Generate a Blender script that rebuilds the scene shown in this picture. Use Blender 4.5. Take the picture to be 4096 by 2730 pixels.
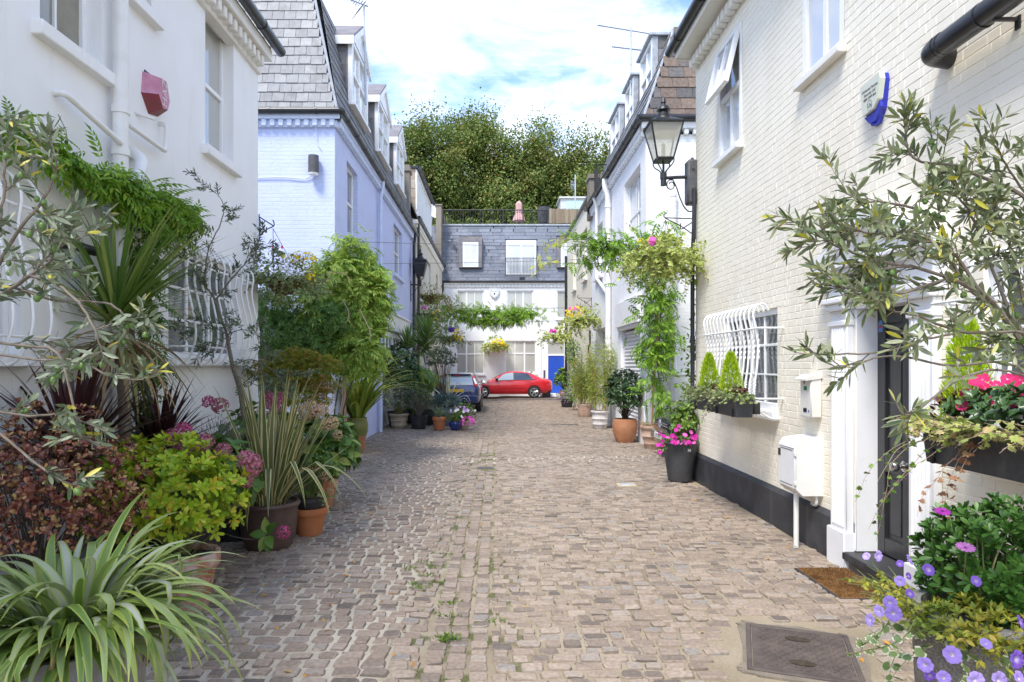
import bpy,math,random
import numpy as np
from math import sin,cos,pi,radians,sqrt
S=bpy.context.scene
for _o in list(bpy.data.objects):
 bpy.data.objects.remove(_o)
rng=np.random.default_rng(7)
random.seed(7)
C=S.collection
# ------------------------------------------------------------------ camera
cam=bpy.data.cameras.new("camera")
cam.lens=23.38
cam.sensor_width=36
cam.shift_x=63/4096
cam.shift_y=93/4096
cam.clip_start=0.05
cam.clip_end=3000
camo=bpy.data.objects.new("camera",cam)
C.objects.link(camo)
camo.location=(0,0,1.8)
camo.rotation_euler=(pi/2,0,0)
S.camera=camo
S.render.engine='CYCLES'
S.cycles.use_denoising=True
S.cycles.max_bounces=8
S.cycles.transparent_max_bounces=12
S.view_settings.view_transform='Standard'
S.view_settings.look='None'
S.view_settings.exposure=1.42
S.view_settings.gamma=1
# ------------------------------------------------------------------ sky and sun
SUN_EL,SUN_AZ=radians(58),radians(213)
W=bpy.data.worlds.new("World")
S.world=W
W.use_nodes=True
nt=W.node_tree
nt.nodes.clear()
out=nt.nodes.new('ShaderNodeOutputWorld')
bg=nt.nodes.new('ShaderNodeBackground')
sky=nt.nodes.new('ShaderNodeTexSky')
sky.sky_type='NISHITA'
sky.sun_disc=False
sky.sun_elevation=SUN_EL
sky.sun_rotation=SUN_AZ
sky.air_density=1.0
sky.dust_density=0.2
sky.ozone_density=4.0
tc=nt.nodes.new('ShaderNodeTexCoord')
sep=nt.nodes.new('ShaderNodeSeparateXYZ')
nt.links.new(tc.outputs['Generated'],sep.inputs[0])
mx=nt.nodes.new('ShaderNodeMath');mx.operation='MAXIMUM';mx.inputs[1].default_value=0.0
nt.links.new(sep.outputs[2],mx.inputs[0])
ad=nt.nodes.new('ShaderNodeMath');ad.operation='ADD';ad.inputs[1].default_value=0.16
nt.links.new(mx.outputs[0],ad.inputs[0])
dv=nt.nodes.new('ShaderNodeVectorMath');dv.operation='DIVIDE'
cmb=nt.nodes.new('ShaderNodeCombineXYZ')
for i in range(3):
 nt.links.new(ad.outputs[0],cmb.inputs[i])
nt.links.new(tc.outputs['Generated'],dv.inputs[0])
nt.links.new(cmb.outputs[0],dv.inputs[1])
mp=nt.nodes.new('ShaderNodeMapping');mp.inputs['Location'].default_value=(3.1,0.2,0)
mp.inputs['Scale'].default_value=(1.0,1.25,1)
nt.links.new(dv.outputs[0],mp.inputs[0])
nz=nt.nodes.new('ShaderNodeTexNoise');nz.inputs['Scale'].default_value=2.3;nz.inputs['Detail'].default_value=9
nz.inputs['Roughness'].default_value=0.62;nz.inputs['Distortion'].default_value=0.35
nt.links.new(mp.outputs[0],nz.inputs['Vector'])
el=nt.nodes.new('ShaderNodeMath');el.operation='MULTIPLY';el.inputs[1].default_value=0.16
nt.links.new(sep.outputs[2],el.inputs[0])
sb=nt.nodes.new('ShaderNodeMath');sb.operation='SUBTRACT'
nt.links.new(nz.outputs[0],sb.inputs[0]);nt.links.new(el.outputs[0],sb.inputs[1])
rp=nt.nodes.new('ShaderNodeMapRange');rp.interpolation_type='LINEAR'
rp.inputs['From Min'].default_value=0.32;rp.inputs['From Max'].default_value=0.72
nt.links.new(sb.outputs[0],rp.inputs['Value'])
mixc=nt.nodes.new('ShaderNodeMix');mixc.data_type='RGBA'
nt.links.new(rp.outputs[0],mixc.inputs[0])
tint=nt.nodes.new('ShaderNodeVectorMath');tint.operation='MULTIPLY';tint.inputs[1].default_value=(0.95,0.95,1.04)
nt.links.new(sky.outputs[0],tint.inputs[0]);nt.links.new(tint.outputs[0],mixc.inputs['A'])
nz2=nt.nodes.new('ShaderNodeTexNoise');nz2.inputs['Scale'].default_value=3.4;nz2.inputs['Detail'].default_value=5
nt.links.new(mp.outputs[0],nz2.inputs['Vector'])
cr=nt.nodes.new('ShaderNodeValToRGB')
cr.color_ramp.elements[0].position=0.3;cr.color_ramp.elements[0].color=(5.5,5.45,4.95,1)
cr.color_ramp.elements[1].position=0.62;cr.color_ramp.elements[1].color=(6.9,6.75,6.0,1)
nt.links.new(nz2.outputs[0],cr.inputs[0])
nt.links.new(cr.outputs[0],mixc.inputs['B'])
nt.links.new(mixc.outputs['Result'],bg.inputs[0])
bg.inputs[1].default_value=0.15
nt.links.new(bg.outputs[0],out.inputs[0])
sun=bpy.data.lights.new("sun",'SUN')
sun.energy=1.9
sun.angle=radians(16)
sun.color=(1.0,0.95,0.87)
suno=bpy.data.objects.new("sun",sun)
C.objects.link(suno)
import mathutils
_sd=mathutils.Vector((sin(SUN_AZ)*cos(SUN_EL),cos(SUN_AZ)*cos(SUN_EL),sin(SUN_EL)))
suno.rotation_euler=_sd.to_track_quat('Z','Y').to_euler()
suno.location=(-20,-20,40)
# ------------------------------------------------------------------ measuring helpers (photo pixel on a known plane -> metres)
def PY(px,py,Y):
 return np.array([(px-1985)/2660*Y,Y,1.8-(py-1458)/2660*Y])
def PX(X,px,py):
 Y=2660*X/(px-1985)
 return np.array([X,Y,1.8-(py-1458)/2660*Y])
# ------------------------------------------------------------------ mesh builder
A=lambda*a:np.array(a,float)
def nrmz(v):
 v=np.asarray(v,float)
 return v/np.maximum(np.linalg.norm(v,axis=-1,keepdims=True),1e-9)
_CS=[(sx,sy,sz)for sx in(-1,1)for sy in(-1,1)for sz in(-1,1)]
def _cbox_topo():
 idx={}
 for i,s in enumerate(_CS):
  for a in range(3):
   idx[(s,a)]=i*3+a
 q,t=[],[]
 h=1.0;c=0.2
 P=np.zeros((24,3))
 for(s,a),k in idx.items():
  for b in range(3):
   P[k,b]=s[b]*(h if b==a else h-c)
 def put(lst,f):
  p=P[f]
  n=np.cross(p[1]-p[0],p[2]-p[0])
  if np.dot(n,p.mean(0))<0:
   f=f[::-1]
  lst.append(f)
 for a in range(3):
  b,c2=[x for x in range(3)if x!=a]
  for sg in(-1,1):
   f=[]
   for sb,sc in((-1,-1),(1,-1),(1,1),(-1,1)):
    s=[0,0,0];s[a]=sg;s[b]=sb;s[c2]=sc
    f.append(idx[(tuple(s),a)])
   put(q,f)
 for a in range(3):
  b,c2=[x for x in range(3)if x!=a]
  for sb in(-1,1):
   for sc in(-1,1):
    s0=[0,0,0];s0[b]=sb;s0[c2]=sc
    s1=list(s0);s0[a]=-1;s1[a]=1
    put(q,[idx[(tuple(s0),b)],idx[(tuple(s1),b)],idx[(tuple(s1),c2)],idx[(tuple(s0),c2)]])
 for s in _CS:
  put(t,[idx[(s,0)],idx[(s,1)],idx[(s,2)]])
 return np.array(q),np.array(t)
_CQ,_CT=_cbox_topo()
class MB:
 """collects geometry of ONE mesh; T = (origin, columns) maps local to world"""
 def __init__(self,T=None):
  self.V,self.F,self.UV,self.n,self.T=[],[],[],0,T
 def add(self,V,F,UV=None):
  V=np.asarray(V,float).reshape(-1,3)
  if self.T is not None:
   V=self.T[0]+V@self.T[1].T
  self.V.append(V)
  self.UV.append(np.zeros((len(V),2))if UV is None else np.asarray(UV,float))
  if isinstance(F,np.ndarray):
   F=[F]
  for f in F:
   f=np.asarray(f,np.int64)
   if f.ndim==1:
    f=f[None,:]
   if len(f):
    self.F.append(f+self.n)
  self.n+=len(V)
  return self
 def quad(self,a,b,c,d):
  return self.add([a,b,c,d],np.array([[0,1,2,3]]),[(0,0),(1,0),(1,1),(0,1)])
 def poly(self,pts):
  return self.add(pts,np.array([list(range(len(pts)))]))
 def box(self,x0,x1,y0,y1,z0,z1,c=0.0):
  ctr=A((x0+x1)/2,(y0+y1)/2,(z0+z1)/2)
  h=A(abs(x1-x0)/2,abs(y1-y0)/2,abs(z1-z0)/2)
  if c>0:
   c=min(c,h.min()*0.6)
   P=np.zeros((24,3))
   for i,s in enumerate(_CS):
    for a in range(3):
     for b in range(3):
      P[i*3+a,b]=s[b]*(h[b]if b==a else h[b]-c)
   return self.add(P+ctr,[_CQ,_CT])
  P=np.array(_CS,float)*h+ctr
  return self.add(P,np.array([[0,1,3,2],[4,6,7,5],[0,4,5,1],[2,3,7,6],[0,2,6,4],[1,5,7,3]]))
 def tube(self,pts,r,n=8,caps=True,uvl=1.0):
  pts=np.asarray(pts,float)
  m=len(pts)
  r=np.broadcast_to(np.asarray(r,float),(m,))
  tan=nrmz(np.gradient(pts,axis=0))
  ref=A(0,0,1)if abs(tan[0][2])<0.9 else A(1,0,0)
  x=nrmz(np.cross(tan[0],ref))
  ang=np.linspace(0,2*pi,n,endpoint=False)
  V=np.zeros((m,n,3));UV=np.zeros((m,n,2))
  L=0
  for i in range(m):
   x=nrmz(x-tan[i]*np.dot(x,tan[i]))
   y=np.cross(tan[i],x)
   V[i]=pts[i]+r[i]*(np.cos(ang)[:,None]*x+np.sin(ang)[:,None]*y)
   if i:L+=np.linalg.norm(pts[i]-pts[i-1])
   UV[i,:,0]=ang/(2*pi);UV[i,:,1]=L*uvl
  i,j=np.meshgrid(np.arange(m-1),np.arange(n),indexing='ij')
  j2=(j+1)%n
  F=np.stack([i*n+j,i*n+j2,(i+1)*n+j2,(i+1)*n+j],-1).reshape(-1,4)
  fs=[F]
  if caps:
   fs+=[np.arange(n)[::-1][None,:],((m-1)*n+np.arange(n))[None,:]]
  return self.add(V.reshape(-1,3),fs,UV.reshape(-1,2))
 def lathe(self,prof,c=(0,0,0),n=24,caps=True,axis=None,jit=0.0):
  prof=np.asarray(prof,float)
  m=len(prof)
  ang=np.linspace(0,2*pi,n,endpoint=False)
  V=np.zeros((m,n,3));UV=np.zeros((m,n,2))
  V[:,:,0]=prof[:,:1]*np.cos(ang);V[:,:,1]=prof[:,:1]*np.sin(ang);V[:,:,2]=prof[:,1:2]
  if jit:
   V[:,:,:2]*=1+rng.normal(0,jit,(m,n,1))
  UV[:,:,0]=ang/(2*pi);UV[:,:,1]=prof[:,1:2]
  V=V.reshape(-1,3)
  if axis is not None:
   z=nrmz(axis);x=nrmz(np.cross(z,A(0.31,0.95,0.1)));y=np.cross(z,x)
   V=V@np.array([x,y,z])
  V=V+np.asarray(c,float)
  i,j=np.meshgrid(np.arange(m-1),np.arange(n),indexing='ij')
  j2=(j+1)%n
  F=np.stack([i*n+j,i*n+j2,(i+1)*n+j2,(i+1)*n+j],-1).reshape(-1,4)
  fs=[F]
  if caps:
   fs+=[np.arange(n)[::-1][None,:],((m-1)*n+np.arange(n))[None,:]]
  return self.add(V,fs,UV.reshape(-1,2))
 def prism(self,poly,o,ax,ay,az,depth):
  """2-D outline (convex or not) extruded along az"""
  poly=np.asarray(poly,float)
  o,ax,ay,az=[np.asarray(q,float)for q in(o,ax,ay,az)]
  k=len(poly)
  a=o+poly[:,:1]*ax+poly[:,1:2]*ay
  b=a+az*depth
  i=np.arange(k);i2=(i+1)%k
  return self.add(np.vstack([a,b]),[i[::-1][None,:],(k+i)[None,:],np.stack([i,i2,k+i2,k+i],-1)])
 def mesh(self,name,origin=(0,0,0),smooth=True,angle=38):
  me=bpy.data.meshes.new(name)
  if not self.V:
   return me
  V=np.vstack(self.V)-np.asarray(origin,float)
  UV=np.vstack(self.UV)
  me.vertices.add(len(V))
  me.vertices.foreach_set('co',V.astype(np.float32).ravel())
  loops=np.concatenate([f.ravel()for f in self.F])
  cnt=np.concatenate([np.full(len(f),f.shape[1])for f in self.F])
  st=np.concatenate([[0],np.cumsum(cnt)[:-1]])
  me.loops.add(len(loops))
  me.polygons.add(len(cnt))
  me.loops.foreach_set('vertex_index',loops.astype(np.int32))
  me.polygons.foreach_set('loop_start',st.astype(np.int32))
  uvl=me.uv_layers.new(name='UVMap')
  uvl.data.foreach_set('uv',UV[loops].astype(np.float32).ravel())
  me.polygons.foreach_set('use_smooth',np.full(len(cnt),bool(smooth)))
  me.update(calc_edges=True)
  if smooth and angle<180:
   try:
    me.set_sharp_from_angle(angle=radians(angle))
   except Exception:
    pass
  return me
ORIGIN={}
def tag(o,label=None,cat=None,group=None,kind=None):
 if label:o['label']=label
 if cat:o['category']=cat
 if group:o['group']=group
 if kind:o['kind']=kind
 return o
def thing(name,label,cat,loc=(0,0,0),group=None):
 o=bpy.data.objects.new(name,None)
 o.empty_display_size=0.1
 C.objects.link(o)
 o.location=tuple(float(q)for q in loc)
 ORIGIN[o.name]=np.asarray(loc,float)
 return tag(o,label,cat,group)
def part(name,mb,m,parent=None,smooth=True,label=None,angle=38):
 org=ORIGIN.get(parent.name,np.zeros(3))if parent else np.zeros(3)
 me=mb.mesh(name,org,smooth,angle)
 me.materials.append(m)
 o=bpy.data.objects.new(name,me)
 C.objects.link(o)
 if parent:
  o.parent=parent
 ORIGIN[o.name]=org
 if label:o['label']=label
 return o
def solo(name,mb,m,label,cat,group=None,smooth=True,kind=None,loc=None):
 loc=np.zeros(3)if loc is None else np.asarray(loc,float)
 me=mb.mesh(name,loc,smooth)
 me.materials.append(m)
 o=bpy.data.objects.new(name,me)
 C.objects.link(o)
 o.location=tuple(float(q)for q in loc)
 ORIGIN[o.name]=loc
 return tag(o,label,cat,group,kind)
def put(name,me,parent,loc,rot=(0,0,0),sc=1.0,label=None):
 """a linked copy of a mesh as a part, world placed"""
 o=bpy.data.objects.new(name,me)
 C.objects.link(o)
 o.parent=parent
 o.location=tuple(np.asarray(loc,float)-ORIGIN[parent.name])
 o.rotation_euler=rot
 o.scale=(sc,sc,sc)
 ORIGIN[o.name]=ORIGIN[parent.name]
 if label:o['label']=label
 return o
def lettering(name,txt,parent,loc,R,size,m,ext=0.001,align='CENTER'):
 cu=bpy.data.curves.new(name,'FONT')
 cu.body=txt;cu.size=size;cu.extrude=ext;cu.align_x=align;cu.align_y='CENTER'
 cu.resolution_u=3
 cu.materials.append(m)
 tmp=bpy.data.objects.new('lettering_outline',cu)
 C.objects.link(tmp)
 me=bpy.data.meshes.new_from_object(tmp.evaluated_get(bpy.context.evaluated_depsgraph_get()))
 bpy.data.objects.remove(tmp)
 bpy.data.curves.remove(cu)
 o=bpy.data.objects.new(name,me)
 C.objects.link(o)
 o.parent=parent
 M=mathutils.Matrix(np.asarray(R,float).tolist()).to_4x4()
 M.translation=mathutils.Vector(tuple(np.asarray(loc,float)-ORIGIN[parent.name]))
 o.matrix_local=M
 return o
def planeF(Y):
 return(A(0,Y,0),np.array([[1,0,0],[0,1,0],[0,0,1]],float))
def planeL(X):
 return(A(X,0,0),np.array([[0,-1,0],[1,0,0],[0,0,1]],float))
def planeR(X):
 return(A(X,0,0),np.array([[0,1,0],[-1,0,0],[0,0,1]],float))
# ------------------------------------------------------------------ materials
MATS={}
def _n(t,k,**kw):
 n=t.nodes.new(k)
 for a,b in kw.items():
  setattr(n,a,b)
 return n
def rgb(c):
 return(c[0],c[1],c[2],1.0)
def mat(name,col,rough=0.6,col2=None,nscale=3.0,namt=(0.4,0.65),fine=None,bump=None,metal=0.0,spec=0.5,coat=0.0,coord='Object',stretch=(1,1,1),streak=None):
 """plain surface: two colours mixed by noise, optional fine speckle and bump, optional vertical streaks of wear"""
 m=bpy.data.materials.new(name)
 m.use_nodes=True
 t=m.node_tree
 b=t.nodes['Principled BSDF']
 b.inputs['Roughness'].default_value=rough
 b.inputs['Metallic'].default_value=metal
 b.inputs['Specular IOR Level'].default_value=spec
 b.inputs['Coat Weight'].default_value=coat
 b.inputs['Coat Roughness'].default_value=0.05
 b.inputs['Base Color'].default_value=rgb(col)
 co=_n(t,'ShaderNodeTexCoord')
 mpn=_n(t,'ShaderNodeMapping')
 mpn.inputs['Scale'].default_value=stretch
 t.links.new(co.outputs[coord],mpn.inputs[0])
 last=None
 if col2 is not None:
  nz=_n(t,'ShaderNodeTexNoise');nz.inputs['Scale'].default_value=nscale;nz.inputs['Detail'].default_value=6
  nz.inputs['Roughness'].default_value=0.6
  t.links.new(mpn.outputs[0],nz.inputs['Vector'])
  mr=_n(t,'ShaderNodeMapRange');mr.inputs['From Min'].default_value=namt[0];mr.inputs['From Max'].default_value=namt[1]
  t.links.new(nz.outputs[0],mr.inputs['Value'])
  mix=_n(t,'ShaderNodeMix',data_type='RGBA')
  t.links.new(mr.outputs[0],mix.inputs[0])
  mix.inputs['A'].default_value=rgb(col);mix.inputs['B'].default_value=rgb(col2)
  last=mix.outputs['Result']
 if streak is not None:
  ms=_n(t,'ShaderNodeMapping');ms.inputs['Scale'].default_value=(6,6,0.5)
  t.links.new(co.outputs['Object'],ms.inputs[0])
  ns=_n(t,'ShaderNodeTexNoise');ns.inputs['Scale'].default_value=1.0;ns.inputs['Detail'].default_value=7;ns.inputs['Roughness'].default_value=0.7
  t.links.new(ms.outputs[0],ns.inputs['Vector'])
  mr2=_n(t,'ShaderNodeMapRange');mr2.inputs['From Min'].default_value=0.55;mr2.inputs['From Max'].default_value=0.8
  mr2.inputs['To Max'].default_value=streak[1]
  t.links.new(ns.outputs[0],mr2.inputs['Value'])
  mix2=_n(t,'ShaderNodeMix',data_type='RGBA')
  t.links.new(mr2.outputs[0],mix2.inputs[0])
  if last:t.links.new(last,mix2.inputs['A'])
  else:mix2.inputs['A'].default_value=rgb(col)
  mix2.inputs['B'].default_value=rgb(streak[0])
  last=mix2.outputs['Result']
 if fine is not None:
  nf=_n(t,'ShaderNodeTexNoise');nf.inputs['Scale'].default_value=fine[0];nf.inputs['Detail'].default_value=4
  t.links.new(mpn.outputs[0],nf.inputs['Vector'])
  mr=_n(t,'ShaderNodeMapRange');mr.inputs['From Min'].default_value=0.3;mr.inputs['From Max'].default_value=0.7
  mr.inputs['To Min'].default_value=1-fine[1];mr.inputs['To Max'].default_value=1+fine[1]
  t.links.new(nf.outputs[0],mr.inputs['Value'])
  vm=_n(t,'ShaderNodeVectorMath',operation='SCALE')
  if last:t.links.new(last,vm.inputs[0])
  else:vm.inputs[0].default_value=col
  t.links.new(mr.outputs[0],vm.inputs['Scale'])
  last=vm.outputs[0]
 if last:
  t.links.new(last,b.inputs['Base Color'])
 if bump is not None:
  nb=_n(t,'ShaderNodeTexNoise');nb.inputs['Scale'].default_value=bump[0];nb.inputs['Detail'].default_value=6
  t.links.new(mpn.outputs[0],nb.inputs['Vector'])
  bp=_n(t,'ShaderNodeBump');bp.inputs['Strength'].default_value=bump[1];bp.inputs['Distance'].default_value=bump[2]if len(bump)>2 else 0.01
  t.links.new(nb.outputs[0],bp.inputs['Height'])
  t.links.new(bp.outputs[0],b.inputs['Normal'])
 return m
def ramp(t,stops):
 r=_n(t,'ShaderNodeValToRGB')
 e=r.color_ramp.elements
 while len(e)<len(stops):
  e.new(0.5)
 for k,(p,c)in zip(e,stops):
  k.position=p;k.color=rgb(c)
 return r
def leafmat(name,stops,rough=0.5,trans=0.3,margin=None,spec=0.35,patch=None,tip=None):
 """leaf: every leaf takes its own shade from a ramp; margin = (colour, edge start) draws the pale leaf edge of variegated kinds;
 patch = (colour, scale, lo, hi) mixes a second colour in patches through the crown; tip = (colour, start) browned tips"""
 m=bpy.data.materials.new(name)
 m.use_nodes=True
 t=m.node_tree
 b=t.nodes['Principled BSDF']
 b.inputs['Roughness'].default_value=rough
 b.inputs['Specular IOR Level'].default_value=spec
 g=_n(t,'ShaderNodeNewGeometry')
 r=ramp(t,stops)
 t.links.new(g.outputs['Random Per Island'],r.inputs[0])
 last=r.outputs[0]
 if patch:
  nz=_n(t,'ShaderNodeTexNoise');nz.inputs['Scale'].default_value=patch[1];nz.inputs['Detail'].default_value=3
  co=_n(t,'ShaderNodeTexCoord')
  t.links.new(co.outputs['Object'],nz.inputs['Vector'])
  mr=_n(t,'ShaderNodeMapRange');mr.inputs['From Min'].default_value=patch[2];mr.inputs['From Max'].default_value=patch[3]
  t.links.new(nz.outputs[0],mr.inputs['Value'])
  mix=_n(t,'ShaderNodeMix',data_type='RGBA')
  t.links.new(mr.outputs[0],mix.inputs[0]);t.links.new(last,mix.inputs['A'])
  mix.inputs['B'].default_value=rgb(patch[0])
  last=mix.outputs['Result']
 uv=_n(t,'ShaderNodeUVMap')
 sp=_n(t,'ShaderNodeSeparateXYZ')
 t.links.new(uv.outputs[0],sp.inputs[0])
 if margin:
  s1=_n(t,'ShaderNodeMath',operation='SUBTRACT');s1.inputs[1].default_value=0.5
  t.links.new(sp.outputs[0],s1.inputs[0])
  ab=_n(t,'ShaderNodeMath',operation='ABSOLUTE')
  t.links.new(s1.outputs[0],ab.inputs[0])
  mr=_n(t,'ShaderNodeMapRange');mr.inputs['From Min'].default_value=margin[1];mr.inputs['From Max'].default_value=margin[1]+0.06
  t.links.new(ab.outputs[0],mr.inputs['Value'])
  mix=_n(t,'ShaderNodeMix',data_type='RGBA')
  t.links.new(mr.outputs[0],mix.inputs[0]);t.links.new(last,mix.inputs['A'])
  mix.inputs['B'].default_value=rgb(margin[0])
  last=mix.outputs['Result']
 if tip:
  mr=_n(t,'ShaderNodeMapRange');mr.inputs['From Min'].default_value=tip[1];mr.inputs['From Max'].default_value=1.0
  t.links.new(sp.outputs[1],mr.inputs['Value'])
  mix=_n(t,'ShaderNodeMix',data_type='RGBA')
  t.links.new(mr.outputs[0],mix.inputs[0]);t.links.new(last,mix.inputs['A'])
  mix.inputs['B'].default_value=rgb(tip[0])
  last=mix.outputs['Result']
 t.links.new(last,b.inputs['Base Color'])
 if trans>0:
  tr=_n(t,'ShaderNodeBsdfTranslucent')
  t.links.new(last,tr.inputs[0])
  ms=_n(t,'ShaderNodeMixShader');ms.inputs[0].default_value=trans
  t.links.new(b.outputs[0],ms.inputs[1]);t.links.new(tr.outputs[0],ms.inputs[2])
  t.links.new(ms.outputs[0],t.nodes['Material Output'].inputs[0])
 return m
def petalmat(name,outer,inner,edge=0.25,trans=0.3,vary=0.15):
 m=bpy.data.materials.new(name)
 m.use_nodes=True
 t=m.node_tree
 b=t.nodes['Principled BSDF']
 b.inputs['Roughness'].default_value=0.6
 b.inputs['Specular IOR Level'].default_value=0.2
 uv=_n(t,'ShaderNodeUVMap');sp=_n(t,'ShaderNodeSeparateXYZ')
 t.links.new(uv.outputs[0],sp.inputs[0])
 mr=_n(t,'ShaderNodeMapRange');mr.inputs['From Min'].default_value=edge*0.4;mr.inputs['From Max'].default_value=edge*1.4
 t.links.new(sp.outputs[1],mr.inputs['Value'])
 mix=_n(t,'ShaderNodeMix',data_type='RGBA')
 t.links.new(mr.outputs[0],mix.inputs[0])
 mix.inputs['A'].default_value=rgb(inner)
 g=_n(t,'ShaderNodeObjectInfo')
 g2=_n(t,'ShaderNodeNewGeometry')
 add=_n(t,'ShaderNodeMath',operation='ADD')
 t.links.new(g.outputs['Random'],add.inputs[0]);t.links.new(g2.outputs['Random Per Island'],add.inputs[1])
 fr=_n(t,'ShaderNodeMath',operation='FRACT');t.links.new(add.outputs[0],fr.inputs[0])
 o=np.array(outer)
 r=ramp(t,[(0,o*(1-vary)),(0.5,o),(1,np.minimum(o*(1+vary)+0.02,0.95))])
 t.links.new(fr.outputs[0],r.inputs[0])
 t.links.new(r.outputs[0],mix.inputs['B'])
 t.links.new(mix.outputs['Result'],b.inputs['Base Color'])
 tr=_n(t,'ShaderNodeBsdfTranslucent');t.links.new(mix.outputs['Result'],tr.inputs[0])
 ms=_n(t,'ShaderNodeMixShader');ms.inputs[0].default_value=trans
 t.links.new(b.outputs[0],ms.inputs[1]);t.links.new(tr.outputs[0],ms.inputs[2])
 t.links.new(ms.outputs[0],t.nodes['Material Output'].inputs[0])
 return m
def brickmat(name,col,col2,mortar,bw=0.225,bh=0.075,ms=0.012,rough=0.7,bstr=0.6,dirt=None):
 """flat wall of bricks drawn by UV in metres (far walls), with bump"""
 m=mat(name,col,rough)
 t=m.node_tree
 b=t.nodes['Principled BSDF']
 uv=_n(t,'ShaderNodeUVMap')
 br=_n(t,'ShaderNodeTexBrick')
 br.inputs['Color1'].default_value=rgb(col);br.inputs['Color2'].default_value=rgb(col2);br.inputs['Mortar'].default_value=rgb(mortar)
 br.inputs['Scale'].default_value=1.0
 br.inputs['Mortar Size'].default_value=ms*0.5
 br.inputs['Mortar Smooth'].default_value=0.4
 br.inputs['Brick Width'].default_value=bw;br.inputs['Row Height'].default_value=bh
 t.links.new(uv.outputs[0],br.inputs['Vector'])
 last=br.outputs['Color']
 co=_n(t,'ShaderNodeTexCoord')
 nz=_n(t,'ShaderNodeTexNoise');nz.inputs['Scale'].default_value=2.5;nz.inputs['Detail'].default_value=7
 t.links.new(co.outputs['Object'],nz.inputs['Vector'])
 if dirt is not None:
  mr=_n(t,'ShaderNodeMapRange');mr.inputs['From Min'].default_value=0.5;mr.inputs['From Max'].default_value=0.75;mr.inputs['To Max'].default_value=dirt[1]
  t.links.new(nz.outputs[0],mr.inputs['Value'])
  mix=_n(t,'ShaderNodeMix',data_type='RGBA')
  t.links.new(mr.outputs[0],mix.inputs[0]);t.links.new(last,mix.inputs['A']);mix.inputs['B'].default_value=rgb(dirt[0])
  last=mix.outputs['Result']
 t.links.new(last,b.inputs['Base Color'])
 iv=_n(t,'ShaderNodeMath',operation='SUBTRACT');iv.inputs[0].default_value=1.0
 t.links.new(br.outputs['Fac'],iv.inputs[1])
 nf=_n(t,'ShaderNodeTexNoise');nf.inputs['Scale'].default_value=40;nf.inputs['Detail'].default_value=3
 t.links.new(co.outputs['Object'],nf.inputs['Vector'])
 ma=_n(t,'ShaderNodeMath',operation='MULTIPLY_ADD');ma.inputs[1].default_value=0.5
 t.links.new(nf.outputs[0],ma.inputs[0]);t.links.new(iv.outputs[0],ma.inputs[2])
 bp=_n(t,'ShaderNodeBump');bp.inputs['Strength'].default_value=bstr;bp.inputs['Distance'].default_value=0.008
 t.links.new(ma.outputs[0],bp.inputs['Height'])
 t.links.new(bp.outputs[0],b.inputs['Normal'])
 return m
def glassmat(name,col,rough=0.04,col2=None,sc=2.0):
 return mat(name,col,rough,col2=col2,nscale=sc,spec=0.9,coat=0.6)
def islandmat(name,stops,rough=0.8,bump=None,fine=(60,0.12),spec=0.3,moss=None):
 """each piece (sett, slate, tile) has its own shade"""
 m=bpy.data.materials.new(name)
 m.use_nodes=True
 t=m.node_tree
 b=t.nodes['Principled BSDF']
 b.inputs['Roughness'].default_value=rough
 b.inputs['Specular IOR Level'].default_value=spec
 g=_n(t,'ShaderNodeNewGeometry');r=ramp(t,stops)
 t.links.new(g.outputs['Random Per Island'],r.inputs[0])
 co=_n(t,'ShaderNodeTexCoord')
 nf=_n(t,'ShaderNodeTexNoise');nf.inputs['Scale'].default_value=fine[0];nf.inputs['Detail'].default_value=5
 t.links.new(co.outputs['Object'],nf.inputs['Vector'])
 mr=_n(t,'ShaderNodeMapRange');mr.inputs['From Min'].default_value=0.3;mr.inputs['From Max'].default_value=0.7
 mr.inputs['To Min'].default_value=1-fine[1];mr.inputs['To Max'].default_value=1+fine[1]
 t.links.new(nf.outputs[0],mr.inputs['Value'])
 vm=_n(t,'ShaderNodeVectorMath',operation='SCALE')
 t.links.new(r.outputs[0],vm.inputs[0]);t.links.new(mr.outputs[0],vm.inputs['Scale'])
 last=vm.outputs[0]
 if moss:
  for(c,sc,lo,hi,amt)in moss:
   nm=_n(t,'ShaderNodeTexNoise');nm.inputs['Scale'].default_value=sc;nm.inputs['Detail'].default_value=7;nm.inputs['Roughness'].default_value=0.65
   t.links.new(co.outputs['Object'],nm.inputs['Vector'])
   m2=_n(t,'ShaderNodeMapRange');m2.inputs['From Min'].default_value=lo;m2.inputs['From Max'].default_value=hi;m2.inputs['To Max'].default_value=amt
   t.links.new(nm.outputs[0],m2.inputs['Value'])
   mix=_n(t,'ShaderNodeMix',data_type='RGBA')
   t.links.new(m2.outputs[0],mix.inputs[0]);t.links.new(last,mix.inputs['A']);mix.inputs['B'].default_value=rgb(c)
   last=mix.outputs['Result']
 t.links.new(last,b.inputs['Base Color'])
 if bump:
  bp=_n(t,'ShaderNodeBump');bp.inputs['Strength'].default_value=bump[0];bp.inputs['Distance'].default_value=bump[1]
  t.links.new(nf.outputs[0],bp.inputs['Height']);t.links.new(bp.outputs[0],b.inputs['Normal'])
 return m
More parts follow.
